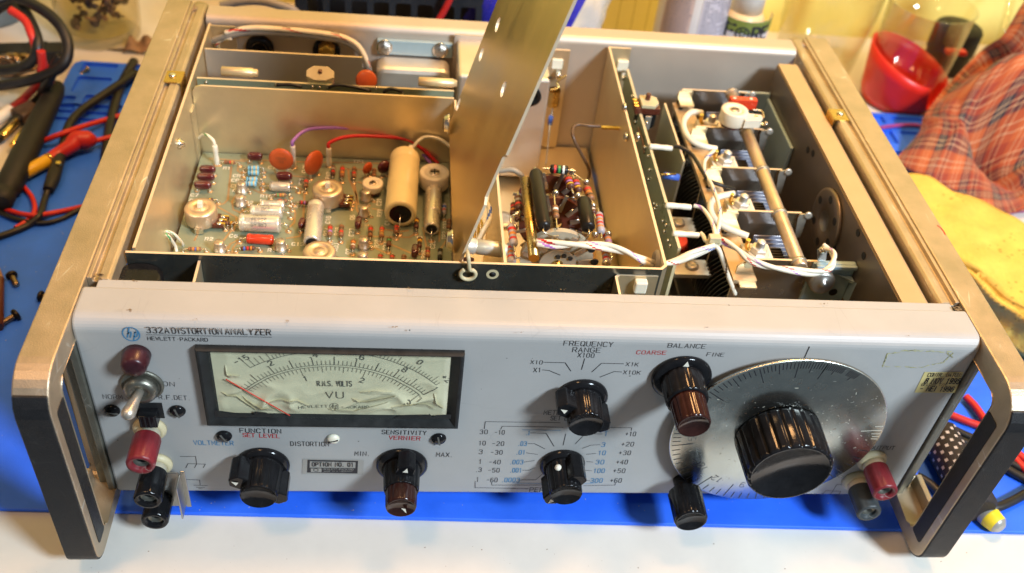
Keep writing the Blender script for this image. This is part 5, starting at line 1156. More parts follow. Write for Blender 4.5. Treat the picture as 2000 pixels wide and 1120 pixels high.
# solder blobs at the lugs, the coupler, stray leads
for px, py, z in ((1079, 331, .103), (1116, 336, .101), (1128, 383, .100), (1158, 403, .097), (1010, 420, .095), (1085, 378, .104), (1145, 357, .100), (1162, 459, .092), (1188, 458, .09), (1005, 445, .09), (1182, 515, .083)):
    p = at(px, py, 2, z); g = MB(); g.sphere(p, .0019, M['solder'], 10, sc=(1, .8, 1.2)); g.build('solder_joint', SW)
for pts in ([(1000, 445, .092), (997, 425, .094), (1005, 420, .096), (1016, 418, .096)], [(1004, 485, .09), (1008, 503, .088), (1018, 504, .087)], [(1118, 338, .100), (1135, 350, .099), (1144, 358, .099)], [(1192, 492, .088), (1195, 505, .087), (1186, 513, .085)]):
    wire(pts, .0005, 'solder', parent=SW, name='bare_lead', sub=5)
g = MB(); p0 = at(903, 478, 2, .106); p1 = at(990, 490, 2, .104); d = (p1 - p0).normalized(); L = (p1 - p0).length
g.lathe([(.0038, 0), (.0040, .0006), (.0040, L * .27), (.0036, L * .28), (.0034, L * .33), (.0038, L * .34), (.0038, L - .002), (.0030, L - .001), (.003, L)], p0, d, M['softalu'], 24); g.build('shaft_coupler', SW)
wire([(945, 392, .100), (955, 405, .104), (955, 430, .104), (945, 450, .102), (932, 475, .098)], .0014, 'w_white', ('w_blue',), parent=INST, pitch=.03)
for x in (926, 933, 940): wire([(x, 430, .088), (x + 2, 445, .088), (x, 475, .086)], .0007, 'brass', parent=INST, name='bare_lead')
g = MB(); p = at(914, 505, 2, .098); g.cyl(p, p + Vector((0, -.008, -.006)), .0030, M['phenolic'], 14); g.build('brown_bushing', SW)
wire([(975, 335, .085), (1000, 332, .088), (1018, 343, .086), (1022, 352, .082)], .0016, 'w_grey', parent=INST)
g = MB(); p = at(990, 366, 2, .060); g.lathe([(.008, 0), (.008, .001), (.005, .0016), (.003, .0016)], (p.x, p.y, .0345), (0, 0, 1), M['satinsteel'], 24); g.build('floor_bushing', INST)
# wire that crosses the switch, passes the grommet and joins the tied bundle
tw = [((1048, 474, .1055), 0), ((1085, 478, .107), 1), ((1130, 478, .108), 0), ((1180, 482, .108), 1), ((1220, 492, .107), 0), ((1255, 508, .104), 1), ((1280, 516, .100), 0), ((1315, 512, .098), 1), ((1350, 498, .102), 0), ((1394, 480, .104), 1)]
for st, off in ((('w_red',), 0), (('w_violet',), PI)):
    P = [at(*p[:2], 2, p[2]) + Vector((0, math.cos(i * 1.3 + off) * .0011, math.sin(i * 1.3 + off) * .0011)) for i, (p, _) in enumerate(tw)]
    wire(P, .0013, 'w_white', st, parent=INST, pitch=.022)
wire([(1248, 524, .098), (1270, 518, .099), (1300, 514, .098), (1350, 503, .1), (1394, 483, .103)], .0012, 'w_white', ('w_blue',), parent=INST, pitch=.03)
g = MB(); p = at(1284, 512, 0, .0602); g.lathe([(.0062, 0), (.0062, .0008), (.0050, .0022), (.0042, .0022), (.0038, .0008)], (.0606, p.y, p.z), (-1, 0, 0), M['w_grey'], 24); g.build('wall_grommet', SBX)
for px, py in ((1221, 268), (1243, 268), (1218, 210)):
    p = at(px, py, 0, .0598); g = MB(); g.lathe([(.0026, 0), (.0026, .0012), (.0014, .0020), (.0012, .0012)], (.0610, p.y, p.z), (-1, 0, 0), M['steel'], 16); g.build('pan_head_screw', SBX)
wire([(1148, 352, .07), (1150, 330, .08), (1122, 275, .098), (1119, 252, .102), (1130, 244, .103), (1150, 246, .103), (1172, 247, .102)], .0010, 'w_brown', parent=INST)
p = at(1188, 247, 0, .055); g = MB(); g.box((.0510, p.y - .0012, p.z - .0016), (.0618, p.y + .0012, p.z - .0004), M['brass']); g.build('solder_tag', SBX)
p = at(350, 281, 0, XL + .0012); g = MB(); g.lathe([(.0030, 0), (.0030, .0014), (.0018, .0022), (.0016, .0034), (.0009, .0036)], (XL + .0006, p.y, p.z), (1, 0, 0), M['steel'], 16); g.build('pan_head_screw', SBX)

# ================================================================== upright board beside the switch
VX = .0752
g = MB(); g.prism([(.0800, .060), (.0800, .0990), (.2570, .1000), (.2570, .035), (.1000, .035)], (VX, 0, 0), (0, 1, 0), (0, 0, 1), .0016, M['pcb'], sidemt=M['ivory'])
for px, py in ((1234, 188), (1237, 205), (1243, 222), (1240, 238), (1262, 240), (1259, 288), (1265, 305), (1268, 332), (1266, 350), (1277, 398), (1282, 402), (1278, 408), (1294, 432), (1300, 440), (1297, 452), (1304, 470), (1308, 480)):
    p = at(px, py, 0, VX - .0008); g.sphere((VX - .0005, p.y, p.z), .0011, M['solder'], 8)
g.tube([at(1246, 250, 0, VX - .001), at(1255, 275, 0, VX - .001), at(1258, 300, 0, VX - .001)], .0007, M['w_brown'], 6)
VB = g.build('upright_circuit_board', INST)
p = at(1268, 192, 2, .1075)
g = MB(); b = Vector((p.x, p.y, .0895))
g.lathe([(.0064, 0), (.0066, .0010), (.0066, .0095)], b, (0, 0, 1), M['black'], 24); g.box((b.x - .0018, b.y - .0072, b.z), (b.x + .0022, b.y - .0063, b.z + .0095), M['satinsteel'])
g.box((b.x - .0085, b.y - .0055, .0992), (b.x + .0070, b.y + .0060, .1035), M['phenolic'])
g.prism([(-.0050, -.0058), (.0030, -.0062), (.0060, -.002), (.0056, .004), (.002, .0062), (-.0050, .0058)], (b.x, b.y, .1036), (1, 0, 0), (0, 1, 0), .0024, M['ivory']); g.lathe([(.0016, 0), (.0015, .0045)], (b.x - .0005, b.y + .001, .1055), (0, 0, 1), M['phenolic'], 12)
for k in range(3): g.box((b.x - .0092, b.y - .0048 + k * .0034, .1036), (b.x - .0062, b.y - .0028 + k * .0034, .1046), M['gold'])
g.build('trimmer_potentiometer', VB, bevel=.0004)
g = MB(); p = at(1296, 343, 2, .094); g.cyl(p, p + Vector((.009, 0, -.001)), .0020, M['w_blue'], 12); g.build('blue_component', VB)
g = MB(); p = at(1290, 341, 2, .099); g.cyl(p, p + Vector((.009, .001, 0)), .0006, M['brass'], 8); g.build('terminal_pin', VB)
for px, py, z, L in ((1270, 286, .101, .0130), (1302, 401, .101, .0135), (1316, 456, .100, .0135)):
    p = at(px, py, 2, z); g = MB(); g.tube([p + Vector((L * f, 0, -.0002 * k)) for k, f in enumerate((-.05, .25, .5, .75, 1))], .0016, M['w_white'], 10, 3, radii=[.0015, .0017, .0015, .0017, .0015]); g.build('wire_sleeve', VB)
g = MB(); a = at(1300, 202, 2, .1); b = at(1335, 315, 2, .1); g.box((.0928, b.y, .03), (.0940, a.y, .1), M['alu']); g.mi[-5] = g.m(M['alu_edge']); g.build('screen_plate', INST)

# ================================================================== tuning capacitor
YS = [.2436, .2009, .1589, .1183, .0776]; ZC = .095
g = MB(); g.box((.104, .075, .016), (.158, .246, .0175), M['dullsteel']); VC = g.build('tuning_capacitor', INST)
M['smoky'] = mat('smoky_polished_plate', (0.52, 0.45, 0.35), 0.24, 0.95, var=0.12, vscale=40)
for k, y in enumerate(YS):
    g = MB(); xr = .1555 if k < 4 else .1475
    pl = [(.1085, .018), (.1085, ZC - .004), (.1110, ZC), (xr - .002, ZC), (xr, ZC - .002), (xr, .06), (xr - .006, .018)]
    if k == 4: pl = [(.1085, .018), (.1085, ZC - .005), (.1130, ZC), (.1500, ZC), (.1500, .070), (.1535, .060), (.160, .050), (.160, .018)]
    g.prism(pl, (0, y, 0), (1, 0, 0), (0, 0, 1), -.0013, M['smoky']); 
    n = len(pl); g.mi[-n:] = [g.m(M['alu_edge'])] * n
    fr = g.build('frame_plate', VC)
    if k < 4:
        g = MB(); g.box((.1086, y - .0105, ZC - .0065), (.1175, y - .0002, ZC - .0053), M['alu']); g.box((.1086, y - .0012, ZC - .0065), (.1175, y - .0002, ZC - .001), M['alu']); g.build('bent_tab', fr)
        g = MB(); g.prism([(-.0016, 0), (.0016, 0), (.0024, .014), (.0018, .0165), (-.0018, .0165), (-.0024, .014)], (xr - .0005, y - .0015, ZC - .0155), (.75, 0, .15), (-.1, 0, 1), .0006, M['satinsteel']); g.lathe([(.0022, 0), (.0022, .0008), (.0012, .0009)], (xr + .0008, y - .0018, ZC + .0002), (0, -1, .2), M['satinsteel'], 14); g.build('contact_spring', fr)
    else:
        g = MB(); g.box((.1092, y - .0095, ZC - .0120), (.1180, y - .0020, ZC - .0110), M['alu']); g.build('bent_tab', fr)
        for px, py, r in ((1462, 518, .0024), (1445, 556, .0018), (1500, 522, .0015)):
            p = at(px, py, 1, y - .0016); g = MB(); g.lathe([(r, 0), (r * .9, .0002)], p, (0, -1, 0), M['ivory'] if r > .002 else M['brown_plate'], 14); g.build('plate_hole', fr)
g = MB(); g.cyl((.1440, .2475, .0925), (.1402, .0735, .0935), .0037, M['pot'], 28, bev=.0006)
for y in YS: g.lathe([(.0044, -.0010), (.0044, .0012)], (.1402 + (y - .0735) / .174 * .0038, y, .0931), (0, 1, 0), M['satinsteel'], 24)
g.build('tie_tube', VC)
# insulated side rail with the four terminal studs
g = MB(); g.box((.1060, .072, .0830), (.1185, .243, .0855), M['tan_anod']); 
for y in (.232, .19, .148, .107):
    g.lathe([(.0016, 0), (.0015, .0002)], (.1100, y + .004, .08555), (0, 0, 1), M['black_matt'], 12)
g.build('side_rail', VC)
for k, (px, py) in enumerate([(1390, 238), (1419, 309), (1451, 394), (1484, 484)]):
    z = .0885; p = at(px, py, 2, z + .004)
    g = MB(); g.box((p.x - .0075, p.y - .0080, z - .004), (p.x + .0075, p.y + .0080, z), M['ceramic'])
    for q in range(7): g.box((p.x + .0080, p.y - .0075 + q * .0022, z - .006), (p.x + .0150, p.y - .0066 + q * .0022, z - .0012), M['black_matt'])
    g.box((p.x + .0076, p.y - .0082, z - .007), (p.x + .0152, p.y + .0082, z - .0030), M['brass']); tb = g.build('stator_terminal', VC)
    g = MB(); g.lathe([(.0058, 0), (.0058, .0007), (.0053, .0011)], (p.x, p.y, z), (0, 0, 1), M['softalu'], 28); g.lathe([(.0046, .0011), (.0046, .0038), (.0042, .0044), (.0026, .0044)], (p.x, p.y, z), (0, 0, 1), M['softalu'], 6, smooth=False); g.build('hex_nut', tb)
    g = MB(); pr = [(.0024, .003)] 
    for q in range(7): pr += [(.0024, .0044 + q * .0006), (.0020, .0047 + q * .0006)]
    pr.append((.0008, .0092)); g.lathe(pr, (p.x, p.y, z), (0, 0, 1), M['softalu'], 16); g.build('threaded_stud', tb)
    g = MB(); g.tube([(p.x - .0048, p.y + .001, z + .001), (p.x - .0062, p.y + .002, z + .003), (p.x - .0066, p.y + .002, z + .0075)], .0013, M['gold'], 8, 4); g.build('solder_lug', tb)
# rotor and stator vanes of the four sections
M['vane'] = mat('vane_aluminium', (0.46, 0.48, 0.60), 0.32, 0.5, var=0.08)
M['vane_dark'] = mat('tarnished_vane', (0.12, 0.11, 0.10), 0.35, 0.85, var=0.15)
for k in range(4):
    y1, y0 = YS[k] - .0045, YS[k + 1] + .0035; n = 11
    g = MB(); h = MB()
    for i in range(n):
        y = y0 + (y1 - y0) * i / (n - 1)
        pts = [(.128 + .0245 * math.cos(t), .046 + .0245 * math.sin(t)) for t in [PI * .30 + PI * .95 * j / 18 for j in range(19)]]
        g.prism(pts, (0, y, 0), (1, 0, 0), (0, 0, 1), -.0006, M['vane_dark'])
        if i < n - 1:
            ys = y + (y1 - y0) / (n - 1) / 2; h.prism([(.128, .030), (.161, .030), (.161, .052), (.148, .083), (.128, .083)], (0, ys, 0), (1, 0, 0), (0, 0, 1), -.0006, M['vane'])
    g.cyl((.128, y0 - .002, .046), (.128, y1 + .002, .046), .004, M['brass'], 14)
    h.box((.1275, y0, .060), (.1285, y1, .064), M['vane'])
    h.box((.1470, y0, .0815), (.1485, y1, .0835), M['vane'])
    g.build('rotor_vanes', VC); h.build('stator_vanes', VC)
# ceramic trimmer on the rear terminal
tr = trimcap(1436, 214, .0082, .1090, parent=VC, h=.0085, cross=False); p = at(1436, 214, 2, .1090)
g = MB(); g.prism([(.005, -.0045), (.0150, -.0030), (.0168, 0), (.0165, .0035), (.006, .0045)], (p.x, p.y - .0035, .1012), (1, -.05, 0), (.05, 1, 0), .0055, M['ceramic']); g.lathe([(.0014, 0), (.0012, .0004)], (p.x + .0130, p.y - .003, .1067), (0, 0, 1), M['steel'], 12); g.build('mounting_lug', tr, bevel=.0006)
g = MB(); q = at(1449, 196, 2, .1045); g.box((q.x - .007, q.y - .001, .0985), (q.x + .010, q.y + .0035, .1050), M['redcap']); 
for dx in (-.0045, .006): g.lathe([(.0012, 0), (.001, .0003)], (q.x + dx, q.y + .001, .1051), (0, 0, 1), M['nylon'], 10)
g.build('red_block', tr, bevel=.0004)
wire([(1466, 238, .098), (1480, 240, .098), (1494, 244, .097)], .0009, 'brass', parent=VC, name='bare_lead'); g = MB(); g.sphere(at(1496, 242, 2, .098), .0016, M['solder'], 10); g.build('solder_joint', VC)
wire([(1470, 215, .100), (1488, 218, .100), (1492, 232, .099)], .0006, 'solder', parent=VC, name='bare_lead')
# leads to the studs
wire([(1371, 221, .094), (1350, 220, .096), (1336, 236, .097), (1337, 256, .097), (1352, 276, .097), (1378, 287, .096), (1399, 291, .095)], .0019, 'w_white', parent=INST, name='thick_lead')
wire([(1432, 378, .094), (1404, 385, .096), (1390, 394, .097), (1388, 412, .097), (1400, 434, .096), (1425, 448, .095), (1461, 462, .094)], .0019, 'w_white', parent=INST, name='thick_lead')
wire([(1317, 286, .1005), (1332, 289, .101), (1352, 303, .100), (1372, 335, .100), (1384, 352, .101), (1408, 362, .100), (1434, 370, .096)], .0011, 'w_black', parent=INST)
wire([(1395, 294, .0955), (1378, 312, .098), (1376, 335, .100), (1390, 362, .102), (1402, 395, .104), (1406, 425, .105), (1398, 470, .104)], .0011, 'w_white', ('w_blue',), parent=INST, pitch=.02)
wire([(1355, 402, .1005), (1372, 408, .101), (1388, 430, .103), (1396, 455, .105), (1396, 472, .104)], .0011, 'w_white', ('w_violet',), parent=INST, pitch=.02)
wire([(1369, 456, .0995), (1374, 462, .100), (1378, 470, .101), (1392, 478, .103)], .0011, 'w_white', ('w_brown',), parent=INST)
for st, off in ((('w_red',), 0), (('w_violet',), PI)):
    tw = [(1396, 471, .104), (1412, 472, .105), (1438, 486, .106), (1465, 508, .106), (1500, 521, .105), (1545, 528, .104), (1590, 533, .103), (1618, 526, .103), (1629, 508, .103), (1625, 492, .103), (1609, 482, .102)]
    wire([at(a, b, 2, z) + Vector((0, math.cos(i * 1.3 + off) * .0010, math.sin(i * 1.3 + off) * .0010)) for i, (a, b, z) in enumerate(tw)], .0012, 'w_white', st, parent=INST, pitch=.02)
wire([(1396, 480, .103), (1404, 488, .102), (1412, 510, .096), (1424, 545, .086), (1436, 575, .076)], .0012, 'w_white', ('w_brown',), parent=INST, pitch=.02)
g = MB(); p = at(1394, 477, 2, .104); g.tube([p + Vector((.0030 * math.cos(t), .0008, .0030 * math.sin(t))) for t in [2 * PI * i / 10 for i in range(11)]], .0012, M['ivory'], 8, 3); g.box((p.x - .0030, p.y - .001, p.z + .001), (p.x + .0030, p.y + .003, p.z + .0045), M['ivory']); g.build('cable_tie', INST, bevel=.0006)

# ================================================================== casting and bracket at the right
yf = .0762; zq = .0948                                     # upright face of the casting beside the front frame plate
g = MB(); g.prism([(.1478, .02), (.1478, zq), (.1712, zq), (.1712, .02)], (0, yf + .0030, 0), (1, 0, 0), (0, 0, 1), .0030, M['bluegrey'])
g.box((.1490, yf - .0022, zq - .0026), (.1712, yf - .0001, zq), M['bluegrey'])
BR = g.build('casting', INST, bevel=.0006)
a = at(1637, 536, 1, yf); b = at(1724, 574, 1, yf); c_ = at(1640, 545, 1, yf)
g = MB(); tri = [(a.x, a.z), (.1711, a.z - .001), (.1711, b.z - .004), (b.x, b.z - .002)]
g.add([(x, yf - .0001, z) for x, z in tri] + [(x, yf - (.0008 if k == 0 else .006), z) for k, (x, z) in enumerate(tri)], [(4, 5, 6, 7), (0, 4, 7, 3), (0, 1, 5, 4), (3, 7, 6, 2), (1, 2, 6, 5)], M['bluegrey']); g.build('gusset', BR, bevel=.0006)
p = at(1627, 571, 1, yf); g = MB(); g.lathe([(.0024, 0), (.0022, .0002)], (p.x, yf - .0001, p.z), (0, -1, 0), M['black_matt'], 14); g.build('bracket_hole', BR)
p = at(1604, 549, 1, yf - .004); ax = Vector((0, -1, .12)); g = MB()
g.lathe([(.0066, -.006), (.0070, -.004), (.0060, -.003), (.0060, -.002), (.0068, -.001), (.0068, .002), (.0052, .0030), (.0018, .0030), (.0016, .0042), (.0002, .0043)], p, ax, [M['dullsteel']] * 2 + [M['w_grey']] * 2 + [M['dullsteel']] * 5, 28); g.build('shock_mount', BR)
g = MB(); q = at(1605, 492, 2, .098); g.prism([(-.0030, -.020), (.0030, -.020), (.0022, -.004), (.0026, .001), (0, .003), (-.0026, .001), (-.0022, -.004)], q, (1, 0, 0), (-.1, .45, .9), .0007, M['dullsteel']); g.sphere(q + Vector((0, 0, .001)), .0021, M['solder'], 10); g.build('earth_tag', BR)
g = MB(); g.box((.1475, .2475, .02), (.1712, .2500, .0930), M['bluegrey']); g.box((.1690, .1900, .02), (.1712, .2474, .0900), M['bluegrey']); g.build('rear_casting', INST, bevel=.0008)
p = at(1612, 432, 0, .1700); g = MB()
g.lathe([(.0185, 0), (.0185, .0016), (.0172, .0020), (.0060, .0020), (.0055, .0010), (.0001, .0008)], (.1712, p.y, p.z), (-1, 0, 0), [M['brown_plate']] * 3 + [M['dullsteel']] * 2, 48)
for k in range(6): 
    a = 2 * PI * k / 6 + .4; g.lathe([(.0024, .0021), (.0022, .0022)], (.1712, p.y + .0135 * math.cos(a), p.z + .0135 * math.sin(a)), (-1, 0, 0), M['black_matt'], 12)
g.build('drive_disc', RP)
for px, py in ((1578, 293), (1588, 300), (1630, 485), (1676, 455), (1640, 540), (1687, 500)):
    q = at(px, py, 0, .1713); g = MB(); g.lathe([(.0022, 0), (.0020, .0002)], (.1712, q.y, q.z), (-1, 0, 0), M['black_matt'], 12); g.build('plate_hole', RP)
# odd brackets low in the chassis between the boards and the capacitor
for px, py in ((1326, 433), (1352, 517)):
    p = at(px, py, 2, .060); g = MB(); g.box((p.x - .011, p.y - .007, .056), (p.x + .010, p.y + .006, .0585), M['satin']); b = g.build('floor_bracket', INST)
    g = MB(); g.lathe([(.0040, 0), (.0036, .0014), (.0020, .0020), (.001, .0014)], (p.x, p.y, .0586), (0, 0, 1), M['satinsteel'], 18); g.build('pan_head_screw', b)
g = MB(); g.box((.088, .034, .050), (.110, .062, .052), M['satin']); g.build('floor_bracket', INST)
g = MB(); p = at(1330, 470, 2, .07); g.cyl(p, p + Vector((.004, .006, -.01)), .0035, M['redcap'], 14); g.build('red_lead_bush', INST)

# ================================================================== the mat and everything lying around the instrument
def cable(name, pts, r, mt, label, cat, group=None, sub=10, n=10):
    P = [p if isinstance(p, Vector) else at(p[0], p[1], 2, p[2]) for p in pts]; g = MB(); g.tube(P, r, M[mt] if isinstance(mt, str) else mt, n, sub); return g.build(name, label=label, cat=cat, group=group)
M['cable_black'] = mat('black_rubber', (0.013, 0.012, 0.012), 0.42, var=0.3, vscale=90, bump=0.1, bscale=700)
M['cable_red'] = mat('red_silicone', (0.52, 0.022, 0.018), 0.42, var=0.1, vscale=90)
M['cable_magenta'] = mat('magenta_lead', (0.30, 0.05, 0.22), 0.42, var=0.1)
sk = lambda x, y: (x, y - .0250 * x)
g = MB()
outl = [(-.322, -.0085), (.425, -.0085), (.430, -.004), (.430, .407), (.425, .412), (-.320, .412), (-.327, .405), (-.327, -.003)]
g.prism([sk(*p) for p in outl], (0, 0, Z_TABLE + .0003), (1, 0, 0), (0, 1, 0), Z_MAT - Z_TABLE - .0003, M['mat'])
MAT = g.build('soldering_mat', bevel=.0008, label='blue silicone soldering mat with moulded parts trays, under the instrument', cat='work mat')
g = MB(); hs = []
def pk(a, b, c, d):      # a moulded pocket between two opposite picture corners
    p = at(a, b, 2, Z_MAT + .002); q = at(c, d, 2, Z_MAT + .002)
    x0, x1, y0, y1 = min(p.x, q.x), max(p.x, q.x), min(p.y, q.y), max(p.y, q.y); hs.append([sk2(x, y) for x, y in rrect(x0, y0, x1, y1, .002, 3)])
sk2 = lambda x, y: (x, y - .0250 * (x + .28))
pk(153, 146, 232, 128); pk(243, 150, 330, 130); pk(137, 181, 220, 154); pk(230, 186, 320, 157); pk(118, 203, 150, 190); pk(158, 205, 235, 190); pk(110, 216, 146, 207); pk(150, 218, 240, 207)
ol = [sk(x, y) for x, y in ((-.3245, .3290), (-.20, .3290), (-.20, .4098), (-.3200, .4098), (-.3245, .4050))]
g.holed(ol, hs, (0, 0, Z_MAT + .0001), (1, 0, 0), (0, 1, 0), .0024, M['mat']); g.build('parts_tray', MAT, bevel=.0004)
random.seed(11); M['dust'] = mat('grey_dust', (0.45, 0.45, 0.42), 0.8, var=0); DS = MB()
for k in range(130):
    q = at(random.uniform(0, 170), random.uniform(320, 960), 2, Z_MAT + .0002) if k < 70 else at(random.uniform(230, 1960), random.uniform(972, 1000), 2, Z_MAT + .0002)
    rr = random.choice((.0001, .00015, .0002, .0003)); a0 = random.random() * 6
    DS.add([q + Vector((rr * math.cos(a0 + t) * random.uniform(.5, 1.6), rr * math.sin(a0 + t), 0)) for t in (0, 1.3, 2.5, 3.8, 5)], [(0, 1, 2, 3, 4)], M['dust'])
DS.build('dust_specks', MAT, kind='stuff', clean=False)
g = MB(); hs = []; sk2 = lambda x, y: (x, y - .0250 * (x - .35))
for x0 in (.255, .345, .395):
    hs.append([sk2(*p) for p in rrect(x0, .384, x0 + .040 if x0 > .3 else x0 + .083, .396, .002, 3)]); hs.append([sk2(*p) for p in rrect(x0, .354, x0 + .040 if x0 > .3 else x0 + .083, .374, .002, 3)])
g.holed([sk(x, y) for x, y in ((.25, .352), (.44, .352), (.44, .4095), (.25, .4095))], hs, (0, 0, Z_MAT + .0001), (1, 0, 0), (0, 1, 0), .0024, M['mat']); g.build('parts_tray', MAT, bevel=.0004)

# ---- left: glass jar of small parts
M['glass'] = clear('clear_jar_glass', (0.93, 0.90, 0.80))
M['debris'] = mat('dark_parts', (0.08, 0.05, 0.032), 0.7, var=0.7, vscale=90, bump=0.6, bscale=250)
M['debris_l'] = mat('brown_parts', (0.24, 0.14, 0.08), 0.6, var=0.5, vscale=120, bump=0.5, bscale=250)
jc = Vector((-.318, .4720, Z_TABLE)); JAR = empty('glass_jar', jc, 'clear glass jar of dark odds and ends on the worktop behind the cable coil', 'jar')
g = MB(); g.lathe([(.0290, 0), (.0310, .002), (.0320, .008), (.0345, .05), (.0370, .125), (.0352, .125), (.0328, .05), (.0300, .011), (.0280, .0095), (.0001, .0095)], jc, (0, 0, 1), M['glass'], 48, caps=False); g.add([jc + Vector((.0290 * math.cos(2 * PI * i / 48), .0290 * math.sin(2 * PI * i / 48), 0)) for i in range(48)], [tuple(reversed(range(48)))], M['glass']); g.build('jar_body', JAR)
g = MB(); 
for k in range(230):
    a = random.uniform(0, 2 * PI); r = .0255 * math.sqrt(random.random()); z = .014 + random.random() * .085
    c = jc + Vector((r * math.cos(a), r * math.sin(a), z)); q = random.uniform(.002, .0052)
    st = len(g.v); g.sphere((0, 0, 0), q, random.choice((M['debris'], M['debris'], M['debris_l'])), 8, sc=(random.uniform(.3, 1.6), random.uniform(.3, 1.2), random.uniform(.3, .9)))
    X = Matrix.Translation(c) @ Euler((random.random() * 3, random.random() * 3, 0)).to_matrix().to_4x4(); g.xform(X, st)
g.build('jar_contents', JAR, kind='stuff')
# crumpled scrap beside it
g = MB(); c = at(268, 98, 2, Z_TABLE); pts = []
for j in range(8):
    for i in range(10): 
        u, v = i / 9, j / 7; pts.append(c + Vector(((u - .5) * .019 + .004 * v, (v - .5) * .016, .0016 + .0085 * abs(math.sin(u * 4.2 + v * 2)) * (.35 + .65 * v))))
g.add(pts, [(j * 10 + i, j * 10 + i + 1, (j + 1) * 10 + i + 1, (j + 1) * 10 + i) for j in range(7) for i in range(9)], M['debris_l'], True)
g.tube([c + Vector((-.004, -.004, .003)), c + Vector((-.014, -.005, .002)), c + Vector((-.023, -.003, .001))], .0008, M['debris'], 6, 4, radii=[.0016, .0009, .0003])
sc_ = g.build('dried_leaf', label='curled brown dry leaf scrap between jar and side frame', cat='scrap'); md = sc_.modifiers.new('thick', 'SOLIDIFY'); md.thickness = .0006
# grey tin at the far left
g = MB(); M['tin'] = mat('blue_grey_tin', (0.16, 0.20, 0.23), 0.35, 0.6, var=0.2); c = at(5, 62, 2, Z_TABLE); g.lathe([(.030, 0), (.031, .003), (.031, .080), (.029, .082)], c + Vector((-.020, .030, 0)), (0, 0, 1), M['tin'], 40); g.build('metal_tin', label='blue grey metal tin at the far left edge behind the cables', cat='tin')
# black bar
g = MB(); a = at(-40, 95, 2, .000); b = at(124, 92, 2, .000); d = (b - a).normalized(); n_ = Vector((-d.y, d.x, 0)); L = (b - a).length
X = Matrix(((d.x, n_.x, 0, a.x), (d.y, n_.y, 0, a.y), (0, 0, 1, Z_TABLE), (0, 0, 0, 1))); g.box((0, -.0085, 0), (L, .0085, .015), M['black_matt'], X); g.box((L * .55, -.0090, .0045), (L * .8, .0090, .0157), M['black_matt'], X); g.build('black_case', bevel=.0015, label='flat black plastic case lying under the cable loops', cat='case')
# cable coil
HZT = Z_TABLE + .0035
cable('cable_coil', [(-40, 15, .05), (20, -5, .052), (75, 15, .052), (115, 48, .046), (133, 90, .036), (122, 128, .026), (80, 150, .016), (30, 163, .010), (-30, 168, .006), (-80, 150, .008), (-60, 90, .020), (-20, 30, .034), (30, 5, .044), (62, 48, .042), (74, 92, .034), (58, 124, .022), (20, 136, .012), (-30, 138, .006)], .0040, 'cable_black', 'thick black cable coiled in big loops at the far left', 'cable')
cable('cable_red_pair', [(20, 20, .050), (48, 40, .046), (62, 70, .040), (72, 100, .030), (85, 125, .018), (98, 160, .004), (104, 190, HZT)], .0030, 'cable_red', 'red cable dropping through the black loops', 'cable')
cable('test_cable', [(80, 100, .034), (82, 130, .022), (74, 160, .010), (50, 190, HZT), (20, 214, HZT), (-20, 235, HZT)], .0030, 'cable_red', 'red cable running left under the loops to a pale sleeve', 'cable')
cable('cable_dark', [(120, 110, .03), (92, 160, .012), (80, 190, HZT + .002), (50, 220, HZT + .002), (5, 262, HZT), (-40, 300, HZT)], .0040, 'cable_black', 'thick black cable beside the pale sleeve', 'cable')
g = MB(); g.tube([at(20, 214, 2, HZT + .0012), at(4, 226, 2, HZT + .0012), at(-18, 240, 2, HZT + .0012)], .0042, M['nylon'], 12, 4); g.build('cable_sleeve', label='pale plastic sleeve on the red cable end at the left edge', cat='sleeve')
for k, (px, py) in enumerate([(12, 122), (48, 120)]):
    c = at(px, py, 2, Z_TABLE + .008); g = MB(); ax = Vector((.3 - .9 * k, -.9, .25)); M['nickel_warm'] = M.get('nickel_warm') or mat('tarnished_nickel', (0.42, 0.28, 0.17), 0.25, 1.0, var=0.25)
    g.lathe([(.0055, -.014), (.0080, -.013), (.0080, -.003), (.0068, -.002), (.0068, .006), (.0085, .007), (.0085, .012), (.0060, .013), (.0040, .009)], c, ax, M['nickel_warm'], 28); g.build('coaxial_plug', label='round nickel plug nearest the left edge inside the loops' if k == 0 else 'round nickel plug against the red cable inside the loops', cat='plug', group='coaxial plugs in the cable coil')
# pen-like black tool
a = at(112, 158, 2, .000); b = at(-2, 392, 2, -.002); g = MB(); d = (b - a).normalized(); L = (b - a).length
g.lathe([(.0010, 0), (.0055, .003), (.0072, .012), (.0080, .05), (.0085, L * .6), (.0085, L * .88), (.0068, L * .90), (.0068, L * .93), (.0074, L * .94), (.0066, L)], Vector((a.x, a.y, Z_MAT + .0088)), d, M['black_matt'], 24); g.build('black_pen', label='fat black pen shaped tool lying along the left edge of the mat', cat='tool')
# gold pinned connector
g = MB(); c = at(48, 222, 2, Z_TABLE + .006); X = Matrix.Translation(c) @ Matrix.Rotation(R_(-38), 4, 'Z'); g.box((-.007, -.006, -.004), (.007, .010, .004), M['debris'], X); PL = g.build('two_pin_plug', label='dark plug with two gold pins beside the black pen', cat='plug', bevel=.001)
for k, (px, py, qx, qy) in enumerate([(34, 236, 4, 268), (48, 252, 24, 286)]):
    g = MB(); g.cyl(at(px, py, 2, Z_TABLE + .007), at(qx, qy, 2, Z_TABLE + .006), .0024, M['gold'], 12, bev=.0004); g.build('gold_pin', PL)
